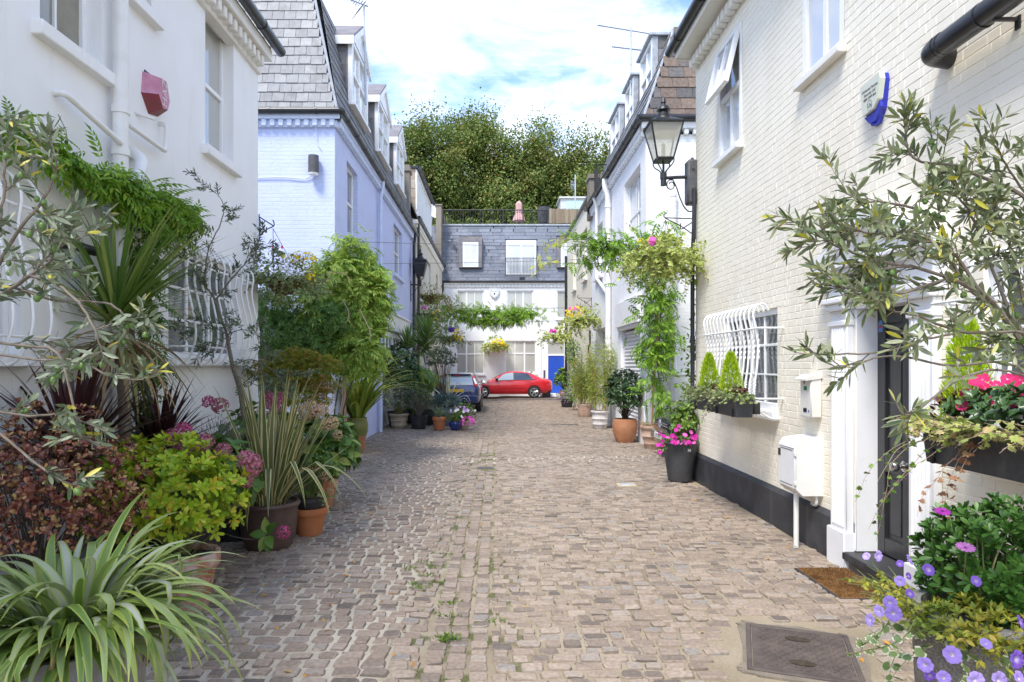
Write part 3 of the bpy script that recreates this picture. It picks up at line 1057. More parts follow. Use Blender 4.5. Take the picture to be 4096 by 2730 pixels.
M_WBRICKF=brickmat('white_brick_front',(0.88,0.88,0.88),(0.86,0.86,0.86),(0.76,0.76,0.76),bstr=0.6,dirt=((0.70,0.69,0.68),0.4))
M_CBRICKF=brickmat('cream_brick_front',(0.80,0.75,0.62),(0.78,0.73,0.60),(0.68,0.63,0.50),bstr=0.6,dirt=((0.66,0.60,0.48),0.4))
M_BBRICKF=brickmat('beige_brick_front',(0.66,0.61,0.50),(0.63,0.58,0.47),(0.52,0.47,0.38),bstr=0.7,dirt=((0.50,0.45,0.36),0.5))
M_STOCK=brickmat('stock_brick',(0.34,0.23,0.12),(0.26,0.17,0.09),(0.22,0.19,0.15),bstr=0.9,dirt=((0.12,0.09,0.06),0.7))
M_FARBRICK=brickmat('far_brick',(0.36,0.24,0.19),(0.32,0.21,0.17),(0.34,0.28,0.24),bstr=0.3)
M_SLATE=islandmat('grey_slate',[(0,(.22,.22,.225)),(.3,(.255,.255,.26)),(.7,(.28,.28,.28)),(1,(.32,.315,.31))],0.6,(0.5,0.004),(9,0.14),moss=[((0.12,0.115,0.10),3.0,0.54,0.74,0.6)])
M_SLATED=islandmat('dark_slate',[(0,(.10,.10,.105)),(.4,(.145,.145,.15)),(1,(.20,.20,.21))],0.55,(0.5,0.004),(9,0.2),moss=[((0.17,0.15,0.11),3.0,0.5,0.7,0.6)])
M_SLATEB=islandmat('blue_slate',[(0,(.135,.148,.18)),(.4,(.165,.18,.215)),(1,(.205,.22,.26))],0.55,(0.4,0.004),(9,0.15),moss=[((0.42,0.43,0.46),1.1,0.6,0.8,0.5)])
M_TILE=islandmat('clay_and_slate_tile',[(0,(.085,.08,.08)),(.40,(.12,.11,.105)),(.5,(.13,.098,.078)),(1,(.175,.13,.10))],0.8,(0.6,0.006),(14,0.25))
M_TANSLATE=islandmat('tan_slate',[(0,(.32,.26,.20)),(1,(.42,.35,.28))],0.7,(0.4,0.004))
M_LEAD=mat('lead',(0.30,0.32,0.35),0.5,(0.42,0.44,0.46),5,bump=(20,0.2))
M_LEADD=mat('dark_lead',(0.17,0.16,0.165),0.55,(0.24,0.21,0.21),3,bump=(20,0.2))
M_BLACK=mat('black_plastic',(0.018,0.018,0.02),0.32,(0.035,0.034,0.034),5,spec=0.5)
M_IRON=mat('black_iron',(0.016,0.017,0.019),0.42,(0.03,0.03,0.032),8,bump=(80,0.1,0.003))
M_GREYBOX=mat('grey_painted_steel',(0.07,0.07,0.075),0.5,(0.10,0.10,0.105),10,bump=(120,0.15,0.002))
M_PLINTH=mat('black_plinth_paint',(0.035,0.037,0.042),0.55,(0.06,0.062,0.07),4,(0.45,0.7),bump=(25,0.3,0.006),streak=((0.16,0.155,0.15),0.5))
M_GLASS=glassmat('window_glass',(0.10,0.11,0.115),col2=(0.18,0.19,0.19))
M_GLASSB=glassmat('window_glass_with_blind',(0.42,0.42,0.385),0.08,(0.46,0.46,0.42),0.8)
M_GLASSW=glassmat('window_glass_with_curtain',(0.52,0.54,0.56),0.06,(0.60,0.62,0.63),1.0)
M_GLASSK=glassmat('window_glass_olive_blind',(0.20,0.185,0.13),0.06,(0.26,0.24,0.17),2.5)
M_SHUT=mat('roller_shutter',(0.76,0.76,0.77),0.4,(0.70,0.70,0.71),3)
M_DOORB=mat('bright_blue_door',(0.015,0.075,0.48),0.4,(0.02,0.09,0.52),6)
M_DOORK=mat('charcoal_door',(0.028,0.028,0.03),0.35,(0.04,0.04,0.042),6)
M_STEEL=mat('brushed_steel',(0.55,0.53,0.50),0.25,metal=1.0)
M_CONC=mat('concrete',(0.23,0.19,0.145),0.9,(0.16,0.14,0.105),6,bump=(60,0.6,0.01),fine=(150,0.2))
M_STONE=mat('black_stone',(0.03,0.031,0.033),0.5,(0.055,0.055,0.058),10,bump=(80,0.3,0.004))
# ------------------------------------------------------------------ ground: one sheet to the horizon, granite setts on top
def gz(x,y):
 """gentle dish of the lane towards the central channel"""
 x=np.asarray(x,float);y=np.asarray(y,float)
 return-0.035*np.exp(-((x+0.25)/0.55)**2)+0.010*np.sin(x*1.3+y*0.7)+0.007*np.sin(y*1.9-x*0.8+1.0)
def ground():
 xs=np.concatenate([[-900,-300,-60,-20],np.linspace(-9,9,73),[20,60,300,900]])
 ys=np.concatenate([[-600,-100,-20,-6],np.linspace(-3,39,169),[60,150,400,1800]])
 X,Y=np.meshgrid(xs,ys,indexing='ij')
 Z=np.where((abs(X)<9.1)&(Y>-3.1)&(Y<39.1),gz(X,Y),0)-0.012
 V=np.stack([X,Y,Z],-1).reshape(-1,3)
 n=len(ys)
 i,j=np.meshgrid(np.arange(len(xs)-1),np.arange(n-1),indexing='ij')
 F=np.stack([i*n+j,(i+1)*n+j,(i+1)*n+j+1,i*n+j+1],-1).reshape(-1,4)
 mb=MB();mb.add(V,F,V[:,:2])
 m=bpy.data.materials.new('joint_sand_and_mortar');m.use_nodes=True
 t=m.node_tree;b=t.nodes['Principled BSDF'];b.inputs['Roughness'].default_value=0.95;b.inputs['Specular IOR Level'].default_value=0.1
 co=_n(t,'ShaderNodeTexCoord');sp=_n(t,'ShaderNodeSeparateXYZ');t.links.new(co.outputs['Object'],sp.inputs[0])
 nz=_n(t,'ShaderNodeTexNoise');nz.inputs['Scale'].default_value=1.3;nz.inputs['Detail'].default_value=8;t.links.new(co.outputs['Object'],nz.inputs['Vector'])
 def band(src,lo,hi,inv=False):
  r=_n(t,'ShaderNodeMapRange');r.inputs['From Min'].default_value=lo;r.inputs['From Max'].default_value=hi
  if inv:r.inputs['To Min'].default_value=1;r.inputs['To Max'].default_value=0
  t.links.new(src,r.inputs['Value']);return r.outputs[0]
 def mth(op,a,c):
  q=_n(t,'ShaderNodeMath',operation=op)
  for k,v in enumerate((a,c)):
   if isinstance(v,(int,float)):q.inputs[k].default_value=v
   else:t.links.new(v,q.inputs[k])
  return q.outputs[0]
 wob=mth('ADD',sp.outputs[0],mth('MULTIPLY',mth('SUBTRACT',nz.outputs[0],0.5),1.6))
 left=mth('MULTIPLY',band(wob,-0.75,-0.5,True),band(wob,-2.6,-2.2))
 nearer=mth('MULTIPLY',left,band(sp.outputs[1],13,22,True))
 wy=mth('ADD',sp.outputs[1],mth('MULTIPLY',sp.outputs[0],-0.09))
 strip=mth('MULTIPLY',mth('MULTIPLY',band(wy,12.25,12.35),band(wy,12.95,13.05,True)),band(sp.outputs[0],3.4,3.6,True))
 strip2=mth('MULTIPLY',mth('MULTIPLY',band(wy,21.6,21.8),band(wy,22.5,22.7,True)),band(sp.outputs[0],-0.3,0.0))
 cem=mth('MAXIMUM',nearer,mth('MAXIMUM',strip,strip2))
 r1=ramp(t,[(0.3,(.23,.19,.13)),(0.5,(.31,.26,.185)),(0.68,(.36,.305,.23)),(0.9,(.18,.175,.09))]);t.links.new(nz.outputs[0],r1.inputs[0])
 r2=ramp(t,[(0.3,(.38,.335,.26)),(0.6,(.53,.475,.385)),(0.8,(.36,.32,.25))]);t.links.new(nz.outputs[0],r2.inputs[0])
 mix=_n(t,'ShaderNodeMix',data_type='RGBA');t.links.new(cem,mix.inputs[0]);t.links.new(r1.outputs[0],mix.inputs['A']);t.links.new(r2.outputs[0],mix.inputs['B'])
 n3=_n(t,'ShaderNodeTexNoise');n3.inputs['Scale'].default_value=3.5;n3.inputs['Detail'].default_value=8;t.links.new(co.outputs['Object'],n3.inputs['Vector'])
 mo=mth('MULTIPLY',mth('MULTIPLY',band(n3.outputs[0],0.45,0.62),band(sp.outputs[0],-2.1,-1.5,True)),0.8)
 mo2=mth('MULTIPLY',mth('MULTIPLY',band(n3.outputs[0],0.52,0.60),mth('MULTIPLY',band(sp.outputs[0],-0.8,-0.6),band(sp.outputs[0],0.1,0.3,True))),0.8)
 mix2=_n(t,'ShaderNodeMix',data_type='RGBA');t.links.new(mth('MAXIMUM',mo,mo2),mix2.inputs[0]);t.links.new(mix.outputs['Result'],mix2.inputs['A']);mix2.inputs['B'].default_value=(.07,.09,.02,1)
 nf=_n(t,'ShaderNodeTexNoise');nf.inputs['Scale'].default_value=90;nf.inputs['Detail'].default_value=4;t.links.new(co.outputs['Object'],nf.inputs['Vector'])
 vm=_n(t,'ShaderNodeVectorMath',operation='SCALE');t.links.new(mix2.outputs['Result'],vm.inputs[0]);t.links.new(mth('ADD',mth('MULTIPLY',nf.outputs[0],0.7),0.65),vm.inputs['Scale'])
 t.links.new(vm.outputs[0],b.inputs['Base Color'])
 bp=_n(t,'ShaderNodeBump');bp.inputs['Strength'].default_value=0.7;bp.inputs['Distance'].default_value=0.01;t.links.new(nf.outputs[0],bp.inputs['Height']);t.links.new(bp.outputs[0],b.inputs['Normal'])
 tag(solo('ground',mb,m,None,None),None,None,None,'structure')
ground()
def setts():
 R=[]
 def field(xa,xb,ya,yb,lx,ly,jx,jy,wav=0.03,skip=None):
  y=ya
  k=0
  while y<yb:
   h=ly*rng.uniform(.9,1.1)
   x=xa-rng.uniform(0,lx)
   ph=rng.uniform(0,6.28)
   while x<xb:
    L=lx*rng.uniform(.72,1.25)
    a,b=max(x,xa),min(x+L,xb)
    if b-a>0.05:
     wy=wav*sin(a*0.9+y*.35)+0.006*rng.normal()
     R.append((a+jx*rng.uniform(.3,.75),b-jx*rng.uniform(.3,.75),y+wy+jy*rng.uniform(.3,.7),y+h+wy-jy*rng.uniform(.3,.7)))
    x+=L
   y+=h;k+=1
 Y0,Y1=0.2,37.5
 field(-0.04,3.5,Y0,Y1,.150,.112,.022,.020)
 field(-3.6,-0.46,Y0,Y1,.152,.114,.027,.023)
 for xa in(-.45,-.315,-.18):
  y=Y0
  while y<Y1:
   h=.118*rng.uniform(.85,1.15)
   R.append((xa+.012*rng.uniform(.5,1.4),xa+.135-.012*rng.uniform(.5,1.4),y+.008,y+h-.008));y+=h
 field(-7,-3.6,9.9,13.0,.2,.13,.022,.018)
 field(3.5,8,10.6,14.9,.2,.13,.022,.018)
 R=np.array(R)
 cx,cy=(R[:,0]+R[:,1])/2,(R[:,2]+R[:,3])/2
 a=radians(-20);dx,dy=cx-1.905,cy-4.17
 u,v=dx*cos(a)+dy*sin(a),-dx*sin(a)+dy*cos(a)
 keep=~((abs(u)<.47)&(abs(v)<.52))&~((abs(cx+.19)<.20)&(abs(cy-11.75)<.17))&~((abs(cx-1.96)<.16)&(abs(cy-10.0)<.14))
 keep&=~((cx>3.05)&(cy<10.45))&~((cx<-3.48)&(cy<9.75))&~((cx<-3.1)&(cy>13.0))&~((cx>3.3)&(cy>14.9))&~((abs(cx-2.0)<.5)&(abs(cy-20.0)<.12))
 R=R[keep];n=len(R)
 cx,cy=(R[:,0]+R[:,1])/2,(R[:,2]+R[:,3])/2
 wy=cy-.09*cx
 wide=((wy>12.3)&(wy<13.0)&(cx>-1.5))*.007+((cx<-.5)&(cx>-2.3)&(cy<18))*(.0015+.003*np.sin(cx*3+cy*1.7))
 R=R+np.stack([wide,-wide,wide*.8,-wide*.8],-1)
 x0,x1,y0,y1=R.T
 w,h=x1-x0,y1-y0
 cx,cy=(x0+x1)/2,(y0+y1)/2
 z=gz(cx,cy)+rng.normal(0,.0028,n)
 tx,ty=rng.normal(0,.022,n),rng.normal(0,.03,n)
 near=cy<17
 m_=MB()
 for sel,seg in((near,3),(~near,1)):
  q=np.where(sel)[0]
  k=len(q)
  if not k:continue
  if seg==3:
   c=np.minimum(w[q],h[q])*rng.uniform(.07,.2,k)
   hw,hh=w[q]/2,h[q]/2
   ox=np.stack([-hw+c,hw-c,hw,hw,hw-c,-hw+c,-hw,-hw],-1)
   oy=np.stack([-hh,-hh,-hh+c,hh-c,hh,hh,hh-c,-hh+c],-1)
  else:
   hw,hh=w[q]/2,h[q]/2
   ox=np.stack([-hw,hw,hw,-hw],-1);oy=np.stack([-hh,-hh,hh,hh],-1)
  e=ox.shape[1]
  ox=ox+rng.normal(0,.0045,ox.shape);oy=oy+rng.normal(0,.004,oy.shape)
  rings=[(1.0,-.028),(1.0,-.007),(.90,.0)]if seg==3 else[(1.0,-.02),(.93,.0)]
  V=np.zeros((k,len(rings),e,3))
  for i,(s,dz)in enumerate(rings):
   V[:,i,:,0]=cx[q][:,None]+ox*s;V[:,i,:,1]=cy[q][:,None]+oy*s
   V[:,i,:,2]=z[q][:,None]+dz+tx[q][:,None]*ox*s+ty[q][:,None]*oy*s
  nv=len(rings)*e
  V=V.reshape(k,nv,3)
  F=[]
  base=(np.arange(k)*nv)[:,None]
  for i in range(len(rings)-1):
   for j in range(e):
    j2=(j+1)%e
    F.append(base+np.array([[i*e+j,i*e+j2,(i+1)*e+j2,(i+1)*e+j]]))
  top=base+np.array([[(len(rings)-1)*e+j for j in range(e)]])
  m_.add(V.reshape(-1,3),[np.concatenate(F),top],V.reshape(-1,3)[:,:2])
 mt=islandmat('granite_sett',[(0,(.13,.108,.09)),(.08,(.19,.152,.122)),(.30,(.26,.203,.158)),(.6,(.305,.24,.188)),(.85,(.355,.285,.225)),(1,(.25,.225,.20))],0.72,(0.7,0.004),(38,0.22),spec=0.35,
     moss=[((.40,.355,.295),2.2,.60,.76,.5),((.17,.14,.12),0.7,.58,.78,.4)])
 tag(solo('road',m_,mt,None,None),None,None,None,'structure')
setts()
def roof_box(th,x0,x1,y0,y1,z0,z1,m,name='roof'):
 mb=MB();mb.box(x0,x1,y0,y1,z0,z1)
 return part(name,mb,m,th,smooth=False)
def dentils(mb,u0,u1,z0,z1,d,step=0.15,w=0.085):
 k=int((u1-u0)/step)
 for i in range(k):
  a=u0+(i+.5)*step
  mb.box(a-w/2,a+w/2,-d,0.0,z0,z1,0.012)
def downpipe(th,pts,r,m,name='downpipe',collars=()):
 mb=MB()
 P=np.asarray(pts,float)
 mb.tube(P,r,14)
 for c in collars:
  c=np.asarray(c,float)
  mb.tube([c-A(0,0,.035),c+A(0,0,.035)],r*1.18,14)
 return part(name,mb,m,th)
def bent(pts,n=4,f=0.25):
 """rounds the corners of a polyline"""
 pts=[np.asarray(p,float)for p in pts]
 outp=[pts[0]]
 for i in range(1,len(pts)-1):
  a,b,c=pts[i-1],pts[i],pts[i+1]
  la,lc=np.linalg.norm(a-b),np.linalg.norm(c-b)
  d=min(f,la*.45,lc*.45)
  p,q=b+(a-b)/la*d,b+(c-b)/lc*d
  for t in np.linspace(0,1,n+1):
   outp.append((1-t)**2*p+2*t*(1-t)*b+t*t*q)
 outp.append(pts[-1])
 return np.array(outp)
def bar(mb,pts,w=0.012,n=4):
 mb.tube(pts,w,n)
# ------------------------------------------------------------------ left: white rendered house (faces the lane at X = -3.5)
def white_house():
 th=thing('house','white rendered house with bulging grilles over its ground floor windows and a pink alarm box','house',(-3.5,4,0))
 T=planeL(-3.5)
 ops=[(7.1,9.0,1.87,3.1),(2.9,4.9,1.87,3.1),(5.1,5.9,4.40,6.0),(6.12,6.75,5.34,6.05),(8.0,8.86,4.42,6.17)]
 mb=MB(T)
 wall(mb,-1.5,9.77,-0.05,6.25,ops,0.22)
 mb.box(-1.5,9.765,.33,5,-0.05,6.25)
 part('wall',mb,M_WRENDER,th,smooth=False)
 fine=dict(sill=(0.09,0.11,0.1),sill_m=M_WRENDER)
 window(th,T,*ops[2],M_WWOOD,M_GLASSK,rec=.13,sash=True,cols=(.5,),**fine)
 window(th,T,*ops[3],M_WWOOD,M_GLASSK,rec=.13,cols=(.5,),**fine)
 window(th,T,*ops[4],M_WWOOD,M_GLASSB,rec=.13,sash=True,**fine)
 for op in ops[:2]:
  window(th,T,*op,M_WWOOD,M_GLASS,rec=.09,cols=((.33,.06),(.66,.06)),rows=(.33,.66),sill=(.12,.09,.06),sill_m=M_WRENDER)
  g=MB(T)
  u=op[0]-.02
  while u<op[1]+.05:
   P=smooth_path([(u,.02,op[3]-.02),(u,-.10,op[3]+.05),(u,-.22,op[3]-.12),(u,-.20,op[2]+.85),(u,-.29,op[2]+.4),(u,-.29,op[2]+.15),(u,-.17,op[2]-.06),(u,.02,op[2]-.07)],26)
   g.tube(P,.011,6)
   u+=.19
  for z,y in((op[3]-.2,-.195),(op[2]+.12,-.245)):
   g.tube(bent([(op[0]-.1,.03,z),(op[0]-.1,y,z),(op[1]+.1,y,z),(op[1]+.1,.03,z)],3,.05),.012,6)
  part('grille',g,M_WWOOD,th)
 c=MB(T)
 c.box(-1.5,9.80,-.20,.1,6.25,6.42,.01)
 c.box(-1.5,9.78,-.05,.1,6.05,6.249,.01)
 dentils(c,-1.4,9.74,6.10,6.248,.15,.165,.09)
 part('cornice',c,M_CREAM2,th)
 g=MB();gutter(g,(-3.22,-1.4,6.47),(-3.22,9.95,6.47),.075,1.8)
 part('gutter',g,M_BLACK,th)
 r=MB();r.add([(-3.3,-1.5,6.43),(-3.3,9.77,6.43),(-8.5,9.77,8.2),(-8.5,-1.5,8.2),(-8.5,-1.5,6.2),(-8.5,9.77,6.2)],[np.array([[0,1,2,3]]),np.array([[1,5,2],[0,3,4]])])
 part('roof',r,M_SLATED,th,smooth=False)
 downpipe(th,[(-3.40,6.02,6.3),(-3.40,6.02,0.0)],.066,M_WPIPE,'soil_pipe',[(-3.40,6.02,z)for z in(4.1,3.72,3.45,2.0)])
 downpipe(th,bent([(-3.52,5.27,3.95),(-3.42,5.27,3.95),(-3.36,5.95,3.78)],4,.05),.027,M_WPIPE,'waste_pipe')
 downpipe(th,bent([(-3.40,6.05,4.02),(-3.42,6.88,4.0),(-3.42,6.9,4.28),(-3.52,6.9,4.3)],4,.05),.024,M_WPIPE,'waste_pipe')
 downpipe(th,[(-3.52,6.42,4.24),(-3.40,6.62,4.24)],.017,M_WPIPE,'overflow_pipe')
 downpipe(th,bent([(-3.36,6.0,3.35),(-3.33,6.18,3.52),(-3.38,6.35,3.75),(-3.52,6.38,3.85)],4,.1),.058,M_WPIPE,'soil_pipe')
white_house()
def alarm_pink():
 c=PX(-3.5,605,382)
 th=thing('alarm_box','faded pink angular alarm box with white letters on the white rendered wall','alarm box',c)
 mb=MB((c,planeL(0)[1]))
 back=np.array([(-.17,.17),(.13,.19),(.2,-.02),(.13,-.17),(-.06,-.21),(-.2,-.05)])*1.0
 fr=np.array([(-.05,.15),(.06,.16),(.12,-.02),(.08,-.12),(-.02,-.14),(-.1,-.03)])
 V=[(x,0,z)for x,z in back]+[(x,-.13,z)for x,z in fr]
 i=np.arange(6);i2=(i+1)%6
 side=np.stack([i,i2,6+i2,6+i],-1)
 mb.add(V,[side[[0,1,5]],np.arange(6,12)[None,:],np.arange(6)[::-1][None,:]])
 lw=MB(mb.T);lw.add([V[q]for q in(2,3,4,5,8,9,10,11)],np.array([[0,1,5,4],[1,2,6,5],[2,3,7,6]]));part('shade_painted_faces',lw,mat('painted_shade_maroon',(.24,.03,.06),.5,(.17,.06,.04),12),th,smooth=False)  # lower faces of the same cover, underside shade painted in as maroon
 m=mat('faded_pink_plastic',(0.58,0.28,0.38),0.5,(0.50,0.19,0.28),6,(0.4,0.6),streak=((0.25,0.09,0.05),0.4))
 part('cover',mb,m,th,smooth=False)
 R=np.array([[0,0,1],[1,0,0],[0,1,0]],float)
 wl=mat('faded_white_letters',(0.72,0.62,0.64),0.6)
 lettering('lettering','HAZ',th,c+A(.1335,.01,.02),R@np.array([[0,-1,0],[1,0,0],[0,0,1]],float),.135,wl)
 d=MB((c,planeL(0)[1]));d.box(-.14,.13,-.012,.002,.175,.2,.003)
 part('strip',d,M_BLACK,th)
alarm_pink()
# ------------------------------------------------------------------ left: pale blue house (side wall at Y = 13, front at X = -3.15)
BX,BY=-3.15,13.0
def dormer(th,x,y0,y1,z0,z1,za,depth,sgn,gable,msl,mroof):
 """dormer whose window faces the lane; sgn = +1 faces +X"""
 b=MB()
 xb=x-sgn*depth
 core=MB();core.box(min(x-sgn*.05,xb),max(x-sgn*.05,xb),y0+.012,y1-.012,z0-.4,z1-.002)
 ck=part('dormer',core,M_LEADD,th,smooth=False)
 for yy,ny in((y0,-1),(y1,1)):
  L=depth;c=MB()
  slates(c,(x,yy,z0-.35),(-sgn,0,0),(0,0,1),(0,ny,0),z1-z0+.35,0,lambda v:0.13,lambda v:L,6,.42,.010)
  part('cheek',c,msl,ck,smooth=False)
 T=planeL(x)if sgn>0 else planeR(x)
 u0,u1=(y0,y1)if sgn>0 else(-y1,-y0)
 f=MB(T)
 f.box(u0,u0+.14,-.02,.08,z0,z1,.008);f.box(u1-.14,u1,-.02,.08,z0,z1,.008)
 f.box(u0+.14,u1-.14,-.02,.08,z1-.1,z1,.008);f.box(u0-.02,u1+.02,-.09,.08,z0-.07,z0,.008)
 a,bb=u0+.14,u1-.14
 f.box((a+bb)/2-.03,(a+bb)/2+.03,.0,.06,z0,z1-.1,.005)
 zm=(z0+z1)/2
 for(p,q)in((a,(a+bb)/2-.03),((a+bb)/2+.03,bb)):
  f.box(p,q,-.01,.055,zm-.035,zm+.035,.005)
  f.box(p,p+.04,.01,.05,z0,zm-.035,.004);f.box(q-.04,q,.01,.05,z0,zm-.035,.004)
  f.box(p,p+.04,.015,.05,zm+.035,z1-.1,.004);f.box(q-.04,q,.015,.05,zm+.035,z1-.1,.004)
 part('dormer_frame',f,M_WWOOD,ck)
 g=MB(T);g.add([(a,.045,z0),(bb,.045,z0),(bb,.045,z1-.1),(a,.045,z1-.1)],np.array([[0,1,2,3]]))
 part('pane',g,M_GLASSW,ck,smooth=False)
 if gable:
  ym=(y0+y1)/2
  k=MB()
  o=.1
  for(ya,yb)in((y0-o,ym),(y1+o,ym)):
   k.add([(x+sgn*.08,ya,z1-.02),(x+sgn*.08,yb,za),(xb,yb,za),(xb,ya,z1-.02),
     (x+sgn*.08,ya,z1+.03),(x+sgn*.08,yb,za+.05),(xb,yb,za+.05),(xb,ya,z1+.03)],
     np.array([[0,1,2,3],[7,6,5,4],[0,4,5,1],[3,2,6,7],[0,3,7,4]]))
  part('dormer_roof',k,mroof,ck,smooth=False)
  w=MB()
  w.add([(x+sgn*.03,y0,z1),(x+sgn*.03,y1,z1),(x+sgn*.03,ym,za-.03)],np.array([[0,1,2]]))
  for(ya,yb)in((y0-o,ym),(y1+o,ym)):
   w.add([(x+sgn*.085,ya,z1-.17),(x+sgn*.085,yb,za-.16),(x+sgn*.085,yb,za+.0),(x+sgn*.085,ya,z1-.02),
     (x+sgn*.03,ya,z1-.17),(x+sgn*.03,yb,za-.16)],np.array([[0,1,2,3],[0,4,5,1]]))
  w.box(min(x+sgn*.08,xb),max(x+sgn*.08,xb),y0-o-.02,y0-o,z1-.19,z1+.0,.004)
  part('bargeboard',w,M_WWOOD,ck)
 else:
  k=MB()
  k.box(min(x+sgn*.1,xb),max(x+sgn*.1,xb),y0-.07,y1+.07,z1,z1+.07,.01)
  part('dormer_roof',k,mroof,ck)
  e=MB()
  e.box(min(x+sgn*.02,x-sgn*.12),max(x+sgn*.02,x-sgn*.12),y0-.018,y0-.003,z0-.2,z1-.002,.003)
  part('flashing',e,M_LEAD,ck)
 return ck
def blue_house():
 th=thing('house','pale blue brick house with slate mansard roof and three gabled dormers','house',(BX,19,0))
 T=planeF(BY)
 mb=MB(T)
 wall(mb,-7.5,BX-.004,-.05,6.42,(),.2,(.22,.075,.007,.0032))
 part('wall',mb,M_BLUE,th,smooth=False)
 T2=planeL(BX)
 ops=[(14.0,15.1,4.55,6.1),(20.4,22.2,4.6,6.15),(18.0,23.6,-.05,2.8),(14.2,15.3,1.3,2.9)]
 mb=MB(T2)
 wall(mb,BY+.008,25.0,-.05,6.42,ops,.22)
 mb.box(BY+.32,24.99,.33,4.3,-.05,6.4)
 part('wall',mb,M_BLUEF,th,smooth=False)
 for op in ops[:2]:
  window(th,T2,*op,M_WWOOD,M_GLASS,rec=.1,sash=True,cols=(.5,),sill=(.09,.1,.12),sill_m=M_BLUET)
 window(th,T2,*ops[3],M_WWOOD,M_GLASS,rec=.1,cols=(.5,),rows=(.5,),sill=(.09,.1,.12),sill_m=M_BLUET)
 g=MB(T2)
 for k in range(4):
  a=18.02+k*1.39;b=a+1.37
  g.box(a,a+.1,.08,.14,0,2.78,.006);g.box(b-.1,b,.08,.14,0,2.78,.006)
  g.box(a+.1,b-.1,.08,.14,0,1.15,.006);g.box(a+.1,b-.1,.08,.14,2.62,2.78,.006)
  g.box((a+b)/2-.025,(a+b)/2+.025,.09,.13,1.15,2.62,.004)
  g.box(a+.1,(a+b)/2-.025,.09,.13,1.87,1.91,.004);g.box((a+b)/2+.025,b-.1,.09,.13,1.87,1.91,.004)
 gd=part('garage_door',g,M_WWOOD,th)
 p=MB(T2);p.add([(18.05,.115,1.1),(23.55,.115,1.1),(23.55,.115,2.7),(18.05,.115,2.7)],np.array([[0,1,2,3]]))
 part('pane',p,M_GLASS,gd,smooth=False)
 f=MB(T2);f.box(17.8,23.8,-.03,-.002,2.82,3.3,.006);f.box(17.75,23.85,-.08,-.002,3.3,3.36,.008)
 part('fascia',f,M_WPAINT,th)
 c=MB(T)
 c.box(-7.5,BX+.12,-.12,0.005,6.56,6.66,.008);c.box(-7.5,BX+.05,-.05,.005,6.42,6.558,.006)
 dentils(c,-7.4,BX+.05,6.43,6.556,.11,.165,.10)
 c.T=T2
 c.box(BY-.1,25,-.12,-.006,6.56,6.657,.008);c.box(BY,25,-.05,.0,6.42,6.557,.006)
 dentils(c,BY,24.9,6.43,6.555,.11,.165,.10)
 part('cornice',c,M_BLUET,th)
 g=MB()
 gx,gy,gzz=BX+.17,BY-.17,6.70
 gutter(g,(-7.5,gy,gzz),(gx-.05,gy,gzz),.06,.9)
 g.tube(arc_pts((gx-.06,gy+.06,gzz),.06,-pi/2,0,5,(1,0,0),(0,1,0)),.066,12)
 gutter(g,(gx,gy+.05,gzz),(gx,25.1,gzz-.02),.06,.9)
 part('gutter',g,M_BLACK,th)
 zb,zt=6.72,9.30
 dxy=.52
 H=sqrt((zt-zb)**2+dxy**2)
 rf=MB()
 ev=nrmz(A(0,dxy,zt-zb));nn=nrmz(A(0,-(zt-zb),dxy))
 P0=A(BX+.05,BY-.08,zb)
 slates(rf,P0,(1,0,0),ev,nn,H,0,lambda v:-4.3,lambda v:-.03-.60*(v/H),13,.235,.016,.007)
 rs=part('roof',rf,M_SLATE,th,smooth=False)
 r2=MB()
 ev2=nrmz(A(-dxy,0,zt-zb));nn2=nrmz(A(zt-zb,0,dxy))
 gaps=[]
 slates(r2,A(BX+.08,BY-.05,zb),(0,1,0),ev2,nn2,H,0,lambda v:.02+.58*(v/H),lambda v:12.0,12,.30,.014,.006)
 part('roof',r2,M_SLATED,th,smooth=False)
 co=MB()
 co.add([(-7.5,BY-.02,zb-.02),(BX+.03,BY-.02,zb-.02),(BX-dxy-.02,BY+dxy,zt-.02),(-7.5,BY+dxy,zt-.02),(BX+.03,25,zb-.02),(BX-dxy-.02,25,zt-.02),(-7.5,25,zt-.02)],
   [np.array([[0,1,2,3],[1,4,5,2],[3,2,5,6]])])
 part('roof_deck',co,M_LEADD,th,smooth=False)
 hp=MB()
 a,b=A(BX+.06,BY-.07,zb),A(BX-dxy-.02,BY+dxy-.06,zt)
 hp.tube([a,b],.028,6)
 hp.box(-7.5,BX-dxy+.02,BY+dxy-.12,BY+dxy+.06,zt-.02,zt+.05,.01)
 hp.box(BX-dxy-.1,BX-dxy+.05,BY+dxy+.06,25,zt-.02,zt+.05,.01)
 part('flashing',hp,M_LEAD,th)
 for(y0,y1)in((14.55,16.35),(17.75,19.6),(21.0,22.8)):
  dormer(th,BX-.02,y0,y1,7.55,8.95,9.62,1.3,1,True,M_SLATED,M_LEADD)
 downpipe(th,bent([(BX+.15,17.6,6.66),(BX+.15,17.6,6.45),(BX+.09,17.6,6.25),(BX+.09,17.6,0)],3,.08),.05,M_BLUET,collars=[(BX+.09,17.6,z)for z in(5.9,4.2,2.4)])
 downpipe(th,bent([(BX+.15,24.6,6.66),(BX+.15,24.6,6.45),(BX+.12,24.5,6.2),(BX+.12,24.5,0)],3,.08),.055,M_BLACK,collars=[(BX+.12,24.5,z)for z in(5.4,3.6,1.8)])
 w=MB();w.tube(smooth_path([(-4.9,12.98,5.42),(-4.2,12.97,5.45),(-3.75,12.97,5.42),(-3.58,12.96,5.5),(-3.55,12.95,5.6)],16),.010,5)
 w.tube(smooth_path([(-3.6,12.9,6.62),(-3.52,12.95,6.4),(-3.5,12.97,6.15),(-3.42,12.97,6.0)],12),.008,5)
 part('cable',w,M_BLUET,th)
blue_house()
